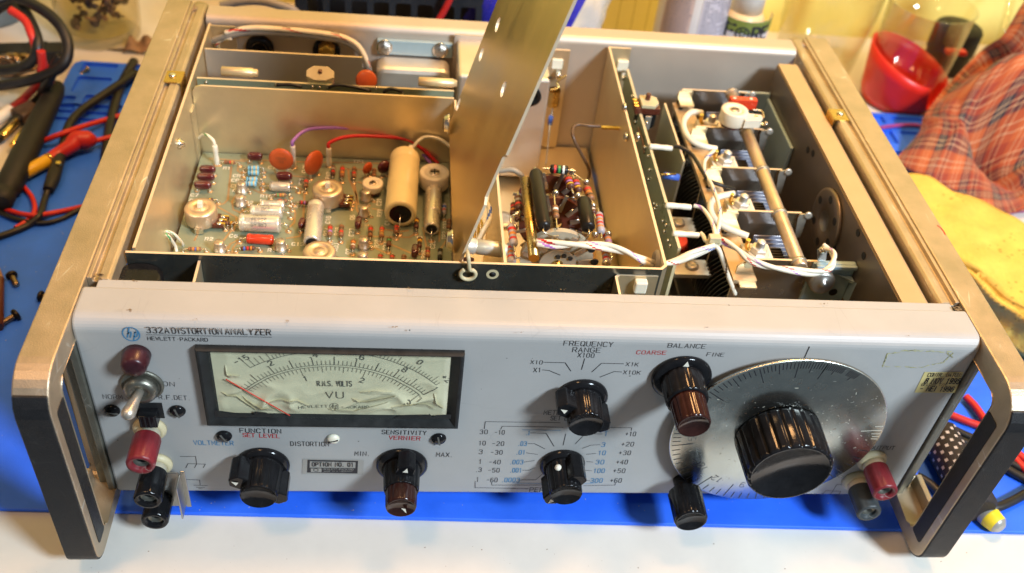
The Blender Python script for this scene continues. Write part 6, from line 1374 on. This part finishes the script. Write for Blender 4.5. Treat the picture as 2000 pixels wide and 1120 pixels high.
# red plug with a yellow tip, and its black counterpart
z = Z_MAT + .0065; TL = empty('banana_plug', at(120, 300, 2, Z_MAT), 'red angled test plug with a yellow tip lying on the mat', 'test plug')
g = MB(); g.tube([at(92, 314, 2, z), at(115, 300, 2, z), at(138, 286, 2, z + .002), at(150, 275, 2, z + .003), at(172, 274, 2, z + .002), at(186, 276, 2, z)], .005, M['cable_red'], 14, 5, radii=[.0042, .0046, .0052, .0068, .0066, .0030]); g.build('plug_body', TL)
g = MB(); g.lathe([(.0030, 0), (.0044, .001), (.0044, .0190), (.0040, .020), (.0022, .0205)], at(96, 312, 2, z), at(40, 343, 2, z - .001) - at(96, 312, 2, z), mat('yellow_sleeve', (0.72, 0.42, 0.02), 0.38, var=0.08), 22)
g.lathe([(.0047, -.0012), (.0047, .0005)], at(96, 312, 2, z), at(40, 343, 2, z - .001) - at(96, 312, 2, z), M['gold'], 22); g.build('yellow_tip', TL)
cable('test_lead', [(184, 276, z), (205, 271, z), (240, 262, z), (280, 252, z)], .0019, 'cable_red', 'red lead leaving the plug under the side frame', 'test lead')
cable('test_lead', [(70, 282, Z_MAT + .002), (120, 262, Z_MAT + .010), (170, 245, Z_MAT + .007), (230, 228, Z_MAT + .003), (290, 212, Z_MAT + .003)], .0020, 'cable_red', 'red lead crossing the mat above the red plug', 'test lead')
cable('test_lead', [(38, 345, Z_MAT + .004), (44, 362, Z_MAT + .002), (62, 385, Z_MAT + .002), (68, 410, Z_MAT + .004), (55, 430, Z_MAT + .002), (30, 446, Z_MAT + .002)], .0016, 'cable_red', 'thin red lead curling down from the yellow tip', 'test lead')
cable('test_lead', [(-10, 398, Z_MAT + .002), (25, 414, Z_MAT + .002), (65, 421, Z_MAT + .005), (110, 415, Z_MAT + .002), (165, 403, Z_MAT + .002), (230, 385, Z_MAT + .002)], .0017, 'cable_red', 'red lead lying straight across to the frame below the plug', 'test lead')
cable('test_lead', [(-10, 410, Z_MAT + .002), (30, 428, Z_MAT + .002), (80, 436, Z_MAT + .002), (120, 428, Z_MAT + .0015), (160, 408, Z_MAT + .0015), (220, 390, Z_MAT + .0015)], .0016, 'cable_black', 'thin black lead beside the straight red one', 'test lead')
cable('test_lead', [(260, 145, Z_MAT + .006), (238, 162, Z_MAT + .008), (205, 184, Z_MAT + .008), (160, 216, Z_MAT + .007), (138, 240, Z_MAT + .008), (128, 268, Z_MAT + .006), (122, 300, Z_MAT + .005)], .0032, 'cable_black', 'black lead running from the trays to the black plug', 'test lead')
z = Z_MAT + .0055; g = MB(); g.tube([at(120, 292, 2, z), at(114, 315, 2, z), at(104, 348, 2, z), at(94, 372, 2, z - .001)], .005, M['black_matt'], 14, 5, radii=[.0036, .0042, .0046, .0034]); g.lathe([(.0020, 0), (.0016, .002)], at(115, 322, 2, z + .0038), (0, 0, 1), M['gold'], 12); g.build('black_plug', label='black test plug lying under the yellow tipped red one', cat='test plug')
cable('test_lead', [(93, 373, Z_MAT + .004), (87, 392, Z_MAT + .002), (78, 420, Z_MAT + .0045), (55, 440, Z_MAT + .002), (20, 455, Z_MAT + .002), (-30, 472, Z_MAT + .002)], .0022, 'cable_black', 'black lead from the black plug to the left edge', 'test lead')
cable('power_cord', [(262, 120, Z_MAT + .003), (238, 165, Z_MAT + .003), (222, 215, Z_MAT + .003), (212, 265, Z_MAT + .003), (205, 330, Z_MAT + .003)], .0036, 'cable_black', 'black cord tucked along the left side frame', 'cable')
# loose screws
def loose_screw(px, py, deg, L, label, hr=.0034):
    c = at(px, py, 2, Z_MAT + .0022); a = R_(deg); d = Vector((math.cos(a), math.sin(a), -.08)).normalized(); g = MB(); M['blackened'] = M.get('blackened') or mat('blackened_steel', (0.035, 0.028, 0.024), 0.35, 0.8, var=0.3)
    g.lathe([(hr * .8, 0), (hr, .0006), (hr, .0016), (hr * .85, .0024), (.0016, .0025)], c - d * .0025, d, M['blackened'], 20)
    pr = []; 
    n = int(L / .0009)
    for i in range(n): pr += [(.0019, i * .0009), (.0015, i * .0009 + .00045)]
    pr.append((.0012, L)); g.lathe(pr, c, d, M['nickel_warm'], 14); return g.build('loose_screw', label=label, cat='screw', group='loose screws on the mat')
loose_screw(24, 541, -58, .0085, 'black headed screw farthest back of the loose ones'); loose_screw(84, 580, -12, .0070, 'black headed screw half behind the handle'); loose_screw(27, 618, 228, .0075, 'black headed screw standing nearest the front edge', hr=.0038)
g = MB(); c = at(172, 134, 2, Z_MAT + .003); d = (at(158, 145, 2, Z_MAT + .001) - c).normalized(); g.lathe([(.0022, 0), (.0022, .001), (.0012, .0015), (.0012, .007), (.0002, .0085)], c, d, M['gold'], 14); g.build('brass_tack', label='small brass tack in the rear tray pocket', cat='tack')
g = MB(); c = at(253, 146, 2, Z_MAT + .004); g.lathe([(.0028, 0), (.0042, .001), (.0042, .008), (.003, .0085)], c, (1, -.1, 0), M['black'], 18); g.lathe([(.0018, .0085), (.0016, .014)], c, (1, -.1, 0), M['gold'], 14); g.build('jack_plug', label='small black and brass plug in the tray beside the frame', cat='plug')
g = MB(); a = at(-4, 522, 2, Z_MAT + .003); b = at(-6, 640, 2, Z_MAT + .003); g.lathe([(.0008, 0), (.0034, .011), (.0036, .012), (.0036, (b - a).length)], a, b - a, [M['debris_l'], M['debris_l'], M['brown']], 14); g.build('pencil', label='brown pencil at the left edge of the picture', cat='pencil')

# ---- behind the instrument
g = MB(); M['crate'] = mat('black_crate_plastic', (0.016, 0.017, 0.020), 0.45, var=0.2, bump=0.1, bscale=500)
hs = []
for i in range(9):
    for j in range(6): hs.append(rrect(-.1345 + i * .0152, .012 + j * .0165, -.1345 + i * .0152 + .0108, .012 + j * .0165 + .0118, .0018, 2))
g.holed([(-.140, 0), (.004, 0), (.008, .14), (-.144, .14)], hs, (0, .345, Z_TABLE), (1, 0, 0), (0, 0, 1), -.003, M['crate'])
g.box((-.142, .350, Z_TABLE), (-.139, .47, Z_TABLE + .14), M['crate']); g.box((.004, .350, Z_TABLE), (.007, .47, Z_TABLE + .14), M['crate']); g.box((-.142, .4700, Z_TABLE), (.007, .473, Z_TABLE + .14), M['crate']); g.box((-.139, .3485, Z_TABLE + .0004), (.004, .47, Z_TABLE + .004), M['crate'])
g.build('plastic_crate', label='black plastic crate with square holes behind the rear panel', cat='crate')
cable('cable_ring', [at(432, 12, 1, .330), at(465, 4, 1, .330), at(505, 2, 1, .330), at(540, 9, 1, .330), at(575, 22, 1, .330), at(585, 40, 1, .330)], .0030, 'w_grey', 'grey cable arching up behind the rear panel', 'cable')
cable('red_cable', [at(850, 50, 1, .336), at(866, 24, 1, .336), at(880, -4, 1, .336), at(890, -30, 1, .336)], .0024, 'cable_red', 'red cable in front of the black crate', 'cable')
# crumpled bag
def bagmat():
    m = mat('violet_blue_foil', (0.035, 0.03, 0.36), 0.28, var=0.25, vscale=60, coat=0.4); n = m.node_tree.nodes; L = m.node_tree.links; b = n['Principled BSDF']
    src = b.inputs['Base Color'].links[0].from_socket; tcn = n.new('ShaderNodeTexCoord'); s_ = n.new('ShaderNodeSeparateXYZ'); L.new(tcn.outputs['Object'], s_.inputs[0])
    # printed cream patch with a slanted edge
    a = n.new('ShaderNodeMath'); a.operation = 'MULTIPLY_ADD'; a.inputs[1].default_value = -1.5; a.inputs[2].default_value = .128; L.new(s_.outputs['X'], a.inputs[0])
    c = n.new('ShaderNodeMath'); c.operation = 'LESS_THAN'; L.new(s_.outputs['Z'], c.inputs[0])
    d = n.new('ShaderNodeMath'); d.operation = 'GREATER_THAN'; d.inputs[1].default_value = .016; L.new(s_.outputs['X'], d.inputs[0])
    e = n.new('ShaderNodeMath'); e.operation = 'MULTIPLY'
    a.inputs[1].default_value = 2.2; a.inputs[2].default_value = .055; L.new(a.outputs[0], c.inputs[1]); L.new(c.outputs[0], e.inputs[0]); L.new(d.outputs[0], e.inputs[1])
    mx = n.new('ShaderNodeMix'); mx.data_type = 'RGBA'; L.new(e.outputs[0], mx.inputs[0]); L.new(src, mx.inputs[6]); mx.inputs[7].default_value = (.68, .58, .44, 1); L.new(mx.outputs[2], b.inputs['Base Color'])
    return m
g = MB(); nx, ny = 40, 30; vs = []
for j in range(ny + 1):
    for i in range(nx):
        a = 2 * PI * i / nx; v = j / ny; c = Vector((.030, .375, Z_TABLE)); q = noise.noise(Vector((math.cos(a) * 2.2, math.sin(a) * 2.2, v * 3.5))) * .010 + noise.noise(Vector((math.cos(a) * 6, math.sin(a) * 6, v * 9))) * .004
        pin = 1 if v < .75 else 1 - (v - .75) * 1.6
        vs.append(c + Vector((math.copysign(abs(math.cos(a)) ** .7, math.cos(a)) * (.050 + q) * (.96 + .04 * pin), math.sin(a) * (.030 * pin + q), v * .155)))
g.add(vs, [(j * nx + i, j * nx + (i + 1) % nx, (j + 1) * nx + (i + 1) % nx, (j + 1) * nx + i) for j in range(ny) for i in range(nx)], bagmat(), True)
g.build('plastic_bag', label='violet blue plastic bag with a cream print behind the swung plate', cat='bag')
# yellow ruled pad
M['pad'] = mat('yellow_pad_paper', (0.86, 0.76, 0.20), 0.6, var=0.04); M['pad_l'] = mat('pad_rule', (0.50, 0.42, 0.05), 0.6, var=0)
g = MB(); p0 = at(1150, 40, 1, .47); p1 = at(1284, 40, 1, .47); g.box((p0.x, .470, Z_TABLE), (p1.x, .482, .16), M['pad'])
for i in range(4): x = p0.x + .012 + i * .0125; g.add([(x, .4698, Z_TABLE), (x + .0005, .4698, Z_TABLE), (x + .0005, .4698, .159), (x, .4698, .159)], [(0, 1, 2, 3)], M['pad_l'])
g.build('ruled_pad', label='yellow ruled pad standing upright beside the white bottle', cat='notepad')
# bottles
def around(mbx, c, r, a0, a1, z0, z1, mt, n=14):
    vs = [c + Vector((r * math.cos(a0 + (a1 - a0) * i / n), r * math.sin(a0 + (a1 - a0) * i / n), z)) for z in (z0, z1) for i in range(n + 1)]
    mbx.add(vs, [(i, i + 1, n + 2 + i, n + 1 + i) for i in range(n)], mt, True)
M['wbottle'] = mat('white_bottle_plastic', (0.74, 0.66, 0.58), 0.35, var=0.04, sss=0.1); M['blabel'] = mat('lilac_grey_label', (0.56, 0.50, 0.50), 0.45, var=0.06); M['btext'] = mat('label_print', (0.25, 0.22, 0.24), 0.5, var=0); M['pinklabel'] = mat('rosy_label', (0.60, 0.42, 0.34), 0.45, var=0.1)
a = at(1281, 40, 1, .40); b = at(1412, 50, 1, .40); br_ = (b.x - a.x) / 2; bc = Vector(((a.x + b.x) / 2, .40, Z_TABLE)); B1 = empty('bottle', bc, 'tall white bottle with a grey label of fine print', 'bottle', 'bottles behind the instrument')
g = MB(); g.lathe([(br_ - .003, 0), (br_, .003), (br_, .150), (br_ * .8, .165), (.012, .172)], bc, (0, 0, 1), M['wbottle'], 48); g.build('bottle_body', B1)
g = MB(); around(g, bc, br_ + .0003, -1.62, -.35, .016, .140, M['blabel']); around(g, bc, br_ + .0003, -2.75, -1.85, .055, .140, M['pinklabel'])
random.seed(3)
for k in range(52):
    z = .020 + k * .0023; t = -1.56
    while t < -.42:
        w_ = random.uniform(.03, .14)
        if random.random() < .88: around(g, bc, br_ + .0006, t, min(t + w_, -.42), z, z + .0010, M['btext'], 2)
        t += w_ + .022
    t = -2.68
    while t < -1.95 and k > 17:
        w_ = random.uniform(.03, .12); around(g, bc, br_ + .0006, t, t + w_, z, z + .0009, M['btext'], 2); t += w_ + .025
g.build('bottle_label', B1)
a = at(1398, 60, 1, .395); b = at(1497, 62, 1, .395); r2 = (b.x - a.x) / 2; c2 = Vector(((a.x + b.x) / 2 + .002, .402, Z_TABLE)); B2 = empty('bottle', c2, 'squat bottle with white cap and a green band of black letters', 'bottle', 'bottles behind the instrument')
M['cbottle'] = mat('cream_bottle', (0.70, 0.54, 0.30), 0.35, var=0.05, sss=0.15); M['greenband'] = mat('olive_green_band', (0.20, 0.24, 0.04), 0.45, var=0.08)
g = MB(); g.lathe([(r2 - .003, 0), (r2, .003), (r2, .070), (r2 * .93, .080), (r2 * .70, .088), (r2 * .60, .092)], c2, (0, 0, 1), M['cbottle'], 48); g.build('bottle_body', B2)
g = MB(); g.lathe([(r2 * .62, .090), (r2 * .62, .118), (r2 * .55, .121)], c2, (0, 0, 1), M['w_white'], 36); g.build('bottle_cap', B2)
zt_ = at(1440, 42, 1, c2.y - r2).z - Z_TABLE; zl = zt_ - .012
g = MB(); around(g, c2, r2 + .0004, -PI, 0, zl - .030, zt_, M['wbottle'], 40); around(g, c2, r2 + .0007, -PI, 0, zl + .002, zt_, M['greenband'], 40)
st = len(g.v); hh = .0105
write(g, 'F', (-.0165, 0, 0), (1, 0, 0), (0, 0, 1), hh, M['ink'], wt=1.25); write(g, 'RE', (.0045, 0, 0), (1, 0, 0), (0, 0, 1), hh, M['ink'], wt=1.25, width=.0135)
for rr, ww in ((.0050, .0012), (.0018, .0009)): g.ribbon([(-.0030 + rr * math.cos(t), .0048 + rr * math.sin(t)) for t in [2 * PI * i / 20 for i in range(20)]], ww, (0, 0, 0), (1, 0, 0), (0, 0, 1), M['ink'], closed=True)
for i in range(6): t = 2 * PI * i / 6; g.ribbon([(-.0030 + .0018 * math.cos(t), .0048 + .0018 * math.sin(t)), (-.0030 + .0046 * math.cos(t), .0048 + .0046 * math.sin(t))], .0009, (0, 0, 0), (1, 0, 0), (0, 0, 1), M['ink'])
for i in range(st, len(g.v)):
    v = g.v[i]; t = -PI / 2 - .12 + v.x / r2; g.v[i] = c2 + Vector(((r2 + .0010) * math.cos(t), (r2 + .0010) * math.sin(t), zl - .003 + v.z))
g.build('bottle_label', B2)
# clear tumbler and the red jacketed beaker
M['acryl'] = clear('clear_acrylic', (0.96, 0.94, 0.88))
M['redplastic'] = mat('red_plastic', (0.62, 0.020, 0.012), 0.35, var=0.06, sss=0.05)
c = Vector((.300, .478, Z_TABLE)); g = MB(); g.lathe([(.030, .0), (.034, .002), (.039, .05), (.044, .110), (.0432, .110), (.0380, .05), (.0325, .004), (.0001, .003)], c, (0, 0, 1), M['acryl'], 56, caps=False); g.build('tumbler', label='empty clear tumbler behind the rear corner of the side frame', cat='tumbler')
c = Vector((.3640, .4320, Z_MAT)); BK = empty('beaker', c, 'clear beaker sitting in a red plastic jacket with a slit', 'beaker')
g = MB(); g.lathe([(.0270, .004), (.0300, .007), (.0335, .050), (.0352, .088), (.0362, .089), (.0345, .0895), (.0325, .050), (.0290, .0085), (.0001, .0075)], c, (0, 0, 1), M['acryl'], 56, caps=False); g.build('beaker_wall', BK)
g = MB(); n = 64; rows = []
def jh(a): 
    a = (a + PI) % (2 * PI) - PI
    return .037 + .012 * math.cos(a - 2.7) if not -1.35 < a < -.80 else .010
for q in ((.0300, 0.0), (.0325, .004)): rows.append([(q[0], q[1])] * n)
rows = [[c + Vector((.0300 * math.cos(2 * PI * i / n), .0300 * math.sin(2 * PI * i / n), .0)) for i in range(n)]]
for f in (.1, .4, .7, 1): rows.append([c + Vector(((.0320 + .0045 * f) * math.cos(2 * PI * i / n), (.0320 + .0045 * f) * math.sin(2 * PI * i / n), .003 + (jh(2 * PI * i / n) - .003) * f)) for i in range(n)])
vs = [p for r in rows for p in r]; g.add(vs, [(k * n + i, k * n + (i + 1) % n, (k + 1) * n + (i + 1) % n, (k + 1) * n + i) for k in range(4) for i in range(n)], M['redplastic'], True); g.add(rows[0], [tuple(reversed(range(n)))], M['redplastic'])
jk = g.build('red_jacket', BK); md = jk.modifiers.new('thick', 'SOLIDIFY'); md.thickness = .0016
g = MB(); g.box((c.x + .034, c.y + .006, Z_MAT + .040), (c.x + .052, c.y + .014, Z_MAT + .044), M['redplastic']); g.build('jacket_tab', BK, bevel=.001)
g = MB()
for k in range(26): a = random.uniform(0, 6.28); r = random.uniform(0, .016); g.sphere(c + Vector((r * math.cos(a), r * math.sin(a), .0100 + random.random() * .004)), random.uniform(.0015, .003), random.choice((M['debris_l'], M['brass'], M['steel'])), 8)
g.build('small_hardware', BK, kind='stuff')
c = Vector((.4350, .4960, Z_TABLE)); g = MB(); g.lathe([(.019, 0), (.020, .002), (.020, .018), (.0215, .019), (.0215, .040), (.0200, .0425), (.0001, .0430)], c, (0, 0, 1), M['black_matt'], 40); g.build('black_lid_jar', label='low black lidded pot behind the red jacketed beaker', cat='pot')
g = MB(); a = Vector((.470, .470, Z_TABLE + .004)); b = Vector((.498, .548, .075)); g.cyl(a, b, .004, M['acryl'], 14); g.build('clear_rod', label='clear rod leaning on the wall behind the cloth', cat='rod')

# ---- right: plaid cloth, sponge, paper, straps and leads
def plaid():
    m = bpy.data.materials.new('plaid_cotton'); m.use_nodes = True; n = m.node_tree.nodes; L = m.node_tree.links; b = n['Principled BSDF']; b.inputs['Roughness'].default_value = .85; b.inputs['Sheen Weight'].default_value = .2
    uv = n.new('ShaderNodeUVMap'); s_ = n.new('ShaderNodeSeparateXYZ'); L.new(uv.outputs[0], s_.inputs[0]); outs = []
    ORG, RED, NAV, CRM, DRD = (.44, .100, .026, 1), (.28, .040, .016, 1), (.025, .022, .034, 1), (.66, .45, .26, 1), (.13, .016, .014, 1)
    for ax, k in (('X', 10.0), ('Y', 9.0)):
        mu = n.new('ShaderNodeMath'); mu.operation = 'MULTIPLY'; mu.inputs[1].default_value = k; L.new(s_.outputs[ax], mu.inputs[0]); fr = n.new('ShaderNodeMath'); fr.operation = 'FRACT'; L.new(mu.outputs[0], fr.inputs[0])
        rp_ = n.new('ShaderNodeValToRGB'); rp_.color_ramp.interpolation = 'CONSTANT'; e = rp_.color_ramp.elements; e[0].position = 0; e[0].color = ORG; e[1].position = .10; e[1].color = CRM
        for p, c_ in ((.115, ORG), (.20, CRM), (.215, ORG), (.34, NAV), (.42, CRM), (.435, NAV), (.50, CRM), (.515, NAV), (.60, RED), (.70, CRM), (.715, DRD), (.82, CRM), (.835, RED)): q = e.new(p); q.color = c_
        L.new(fr.outputs[0], rp_.inputs[0]); outs.append(rp_.outputs[0])
    mx = n.new('ShaderNodeMix'); mx.data_type = 'RGBA'; mx.inputs[0].default_value = .5; L.new(outs[0], mx.inputs[6]); L.new(outs[1], mx.inputs[7])
    nz = n.new('ShaderNodeTexNoise'); nz.inputs['Scale'].default_value = 900; L.new(uv.outputs[0], nz.inputs['Vector']); m2 = n.new('ShaderNodeMix'); m2.data_type = 'RGBA'; m2.blend_type = 'MULTIPLY'; m2.inputs[0].default_value = .5; L.new(mx.outputs[2], m2.inputs[6]); L.new(nz.outputs['Color'], m2.inputs[7])
    L.new(mx.outputs[2], b.inputs['Base Color']); bp = n.new('ShaderNodeBump'); bp.inputs['Strength'].default_value = .25; bp.inputs['Distance'].default_value = .0006; L.new(nz.outputs['Fac'], bp.inputs['Height']); L.new(bp.outputs[0], b.inputs['Normal'])
    return m
def curve_pts(pts, n):
    out = []; N = len(pts)
    for q in range(n + 1):
        f = q / n * (N - 1); i = min(int(f), N - 2); t = f - i; a, b, c, d = pts[max(i - 1, 0)], pts[i], pts[i + 1], pts[min(i + 2, N - 1)]
        out.append(0.5 * ((2 * b) + (c - a) * t + (2 * a - 5 * b + 4 * c - d) * t * t + (3 * b - a - 3 * c + d) * t ** 3))
    return out
zc = Z_MAT + .001
Fp = curve_pts([at(1742, 318, 2, zc), at(1790, 352, 2, zc), at(1868, 380, 2, zc), at(1962, 418, 2, zc + .004), at(2050, 400, 2, zc + .004), at(2160, 380, 2, zc)], 80)
Lp = curve_pts([at(1742, 318, 2, zc), at(1790, 268, 2, zc + .008), at(1805, 225, 2, zc + .022), at(1850, 165, 2, zc + .040), at(1900, 120, 2, zc + .052), at(1950, 82, 2, zc + .078), at(1988, 22, 2, zc + .100), at(2030, -40, 2, zc + .11)], 80)
vs = []; uvs = []
for j, lp in enumerate(Lp):
    for i, fp in enumerate(Fp):
        u, v = i / 80, j / 80
        p = fp + lp - Lp[0]
        fold = .021 * math.sin(u * 10 - v * 5.5 + 1.2 * math.sin(v * 6)) + .012 * math.sin(v * 13 + u * 4.5) + .022 * noise.noise(Vector((u * 5, v * 5, 3))) + .007 * abs(noise.noise(Vector((u * 11, v * 11, 8))))
        p.z = max(zc + .0005 * math.sin(40 * u), p.z + (fold + .010) * min(1, 4 * u + .15) * min(1, v * 5 + .12)); p.x += .005 * math.sin(v * 11 + u * 3) * min(1, 3 * u)
        vs.append(p); uvs.append((u * .62 + .05 * math.sin(v * 5) + .15 * v, v * .62 + .04 * math.sin(u * 6) - .22 * u))
g = MB(); g.add(vs, [(j * 81 + i, j * 81 + i + 1, (j + 1) * 81 + i + 1, (j + 1) * 81 + i) for j in range(80) for i in range(80)], plaid(), True)
cl = g.build('plaid_cloth', clean=False, label='crumpled orange and navy plaid cloth heaped at the right', cat='cloth'); ul = cl.data.uv_layers.new(name='UVMap')
for lp in cl.data.loops: ul.data[lp.index].uv = uvs[lp.vertex_index]
md = cl.modifiers.new('thick', 'SOLIDIFY'); md.thickness = .0009
# sponge
def spongemat():
    m = mat('yellow_sponge', (0.70, 0.46, 0.085), 0.9, var=0.16, vscale=45, bump=1.0, bscale=420, sss=0.05); n = m.node_tree.nodes; L = m.node_tree.links; b = n['Principled BSDF']; src = b.inputs['Base Color'].links[0].from_socket
    tcn = n.new('ShaderNodeTexCoord'); v = n.new('ShaderNodeTexVoronoi'); v.inputs['Scale'].default_value = 210; L.new(tcn.outputs['Object'], v.inputs['Vector']); nz = n.new('ShaderNodeTexNoise'); nz.inputs['Scale'].default_value = 28; L.new(tcn.outputs['Object'], nz.inputs['Vector'])
    a = n.new('ShaderNodeMath'); a.operation = 'MULTIPLY_ADD'; a.inputs[1].default_value = .9; a.inputs[2].default_value = -.34; L.new(nz.outputs['Fac'], a.inputs[0]); c = n.new('ShaderNodeMath'); c.operation = 'LESS_THAN'; L.new(v.outputs['Distance'], c.inputs[0]); L.new(a.outputs[0], c.inputs[1])
    s = n.new('ShaderNodeMath'); s.operation = 'MULTIPLY'; s.inputs[1].default_value = .6; L.new(c.outputs[0], s.inputs[0]); mx = n.new('ShaderNodeMix'); mx.data_type = 'RGBA'; L.new(s.outputs[0], mx.inputs[0]); L.new(src, mx.inputs[6]); mx.inputs[7].default_value = (.28, .15, .02, 1); L.new(mx.outputs[2], b.inputs['Base Color']); return m
bm = bmesh.new(); poly = [(.250, .270), (.285, .276), (.318, .268), (.345, .243), (.372, .213), (.405, .175), (.402, .100), (.345, .098), (.322, .122), (.306, .158), (.280, .200), (.258, .235)]
vs = [bm.verts.new((x, y, Z_MAT + .0005)) for x, y in poly]; f = bm.faces.new(vs); r_ = bmesh.ops.extrude_face_region(bm, geom=[f]); up_ = [e for e in r_['geom'] if isinstance(e, bmesh.types.BMVert)]
bmesh.ops.translate(bm, verts=up_, vec=(0, 0, .033)); bmesh.ops.recalc_face_normals(bm, faces=bm.faces); bmesh.ops.bevel(bm, geom=bm.edges[:], offset=.004, segments=2, affect='EDGES'); bmesh.ops.triangulate(bm, faces=bm.faces); 
for q in range(4): bmesh.ops.subdivide_edges(bm, edges=[e for e in bm.edges if e.calc_length() > .005], cuts=1, use_grid_fill=True)
for v in bm.verts: v.co += Vector((noise.noise(v.co * 60), noise.noise(v.co * 60 + Vector((5, 0, 0))), noise.noise(v.co * 45 + Vector((0, 7, 0))))) * .0030; v.co.z = max(v.co.z, Z_MAT + .0003)
me = bpy.data.meshes.new('sponge'); bm.to_mesh(me); bm.free(); me.materials.append(spongemat()); me.polygons.foreach_set('use_smooth', [True] * len(me.polygons)); so = bpy.data.objects.new('sponge', me); C.objects.link(so); tag(so, 'big yellow sponge lying on the mat beside the right frame', 'sponge')
# printed sheet with pale blue lines under the magenta lead
g = MB(); q = [at(1880, 408, 2, Z_MAT + .0004), at(2120, 408, 2, Z_MAT + .0004), at(2120, 560, 2, Z_MAT + .0004), at(1880, 560, 2, Z_MAT + .0004)]; M['sheet'] = mat('white_sheet', (0.74, 0.66, 0.58), 0.55, var=0.04); M['cyan'] = mat('pale_blue_print', (0.16, 0.46, 0.66), 0.5, var=0)
g.prism([(p.x, p.y) for p in q], (0, 0, Z_MAT + .0002), (1, 0, 0), (0, 1, 0), .0004, M['sheet'])
for (x0, y0, x1, y1) in ((1957, 420, 1966, 456), (1974, 410, 1982, 462), (1990, 440, 2020, 448)): 
    a = at(x0, y0, 2, Z_MAT + .0007); b = at(x1, y1, 2, Z_MAT + .0007); g.ribbon([(a.x, a.y), (b.x, b.y)], .0022, (0, 0, Z_MAT + .0007), (1, 0, 0), (0, 1, 0), M['cyan'])
g.build('printed_sheet', label='white sheet with pale blue lines between cloth and sponge', cat='paper')
cable('magenta_lead', [(1700, 255, Z_MAT + .006), (1740, 247, Z_MAT + .005), (1790, 245, Z_MAT + .005), (1830, 258, Z_MAT + .0025)], .0015, 'cable_magenta', 'magenta lead crossing the rear tray beside the beaker', 'lead')
cable('magenta_lead', [(1850, 418, Z_MAT + .0025), (1900, 416, Z_MAT + .0025), (1950, 418, Z_MAT + .0025), (2000, 411, Z_MAT + .0025), (2060, 405, Z_MAT + .0025)], .0017, 'cable_magenta', 'magenta lead running over the printed sheet', 'lead')
cable('lead_wire', [(1886, 775, Z_MAT + .004), (1905, 795, Z_MAT + .004), (1930, 830, Z_MAT + .004), (1950, 855, Z_MAT + .004), (1990, 905, Z_MAT + .004), (2030, 940, Z_MAT + .004)], .0023, 'cable_red', 'upper red cable seen through the right handle', 'cable')
cable('lead_wire', [(1850, 808, Z_MAT + .003), (1885, 822, Z_MAT + .003), (1925, 838, Z_MAT + .003), (1965, 868, Z_MAT + .003), (2020, 912, Z_MAT + .003)], .0023, 'cable_red', 'lower red cable seen through the right handle', 'cable')
cable('black_cable', [(1840, 826, Z_MAT + .003), (1875, 845, Z_MAT + .003), (1925, 868, Z_MAT + .003), (1975, 905, Z_MAT + .003), (2030, 930, Z_MAT + .003)], .0023, 'cable_black', 'upper thin black cable below the red pair', 'cable')
cable('black_cable', [(1835, 842, Z_MAT + .003), (1875, 860, Z_MAT + .003), (1920, 880, Z_MAT + .003), (1970, 918, Z_MAT + .003), (2030, 950, Z_MAT + .003)], .0024, 'cable_black', 'lower thin black cable touching the dotted strap', 'cable')
cable('black_cable', [(1790, 930, Z_MAT + .003), (1815, 945, Z_MAT + .003), (1845, 972, Z_MAT + .003), (1880, 990, Z_MAT + .003), (1940, 992, Z_MAT + .003), (1975, 980, Z_MAT + .003), (2020, 955, Z_MAT + .003)], .0026, 'cable_black', 'black cable curving round the near end of the strap', 'cable')
a = at(1838, 858, 2, Z_MAT + .010); b = at(1900, 975, 2, Z_MAT + .010); d = (b - a).normalized(); L = (b - a).length; g = MB(); nrm = Vector((0, 0, 1)); M['strap'] = mat('black_braid', (0.022, 0.016, 0.014), 0.7, var=0.2, vscale=300, bump=0.6, bscale=1500); M['dots'] = mat('woven_light_squares', (0.50, 0.42, 0.36), 0.7, var=0.1)
X0 = a - d * .006; g.lathe([(.0085, 0), (.0105, .002), (.0105, L + .012), (.0085, L + .014)], X0, d, M['strap'], 28)
sd = d.cross(nrm).normalized()
for i in range(9):
    for j in range(9):
        t = -1.25 + j * .36; r = .0107; s0 = .004 + i * .0054 + (j % 2) * .0027
        qq = []
        for ds, dt in ((-.0009, -.085), (.0009, -.085), (.0009, .085), (-.0009, .085)): qq.append(X0 + d * (s0 + ds) + (sd * math.sin(t + dt) + nrm * math.cos(t + dt)) * r)
        g.add(qq, [(0, 1, 2, 3)], M['dots'])
g.build('dotted_strap', label='black braided sleeve woven with light squares behind the right handle', cat='strap')
c = at(1925, 1003, 2, Z_MAT + .005); g = MB(); g.lathe([(.0035, -.010), (.0055, -.009), (.0060, -.002), (.0060, .003), (.0050, .009), (.0030, .011)], c, (.35, -.9, .1), [M['w_grey'], M['w_grey'], M['sticker_g'], mat('bright_yellow_band', (.72, .58, .03), .4, var=.05), M['sticker_g']], 22); g.build('yellow_banded_plug', label='small grey plug with a yellow band beyond the right handle', cat='plug')
# red pen stroke on the right frame
g = MB(); q = [at(x, y, 2, ZT + .0001) for x, y in ((1831, 441), (1838, 446), (1843, 452), (1846, 458))]; g.ribbon([(p.x, p.y) for p in q], .0007, (0, 0, ZT + .0001), (1, 0, 0), (0, 1, 0), M['ink_red']); g.build('red_pen_stroke', FR)
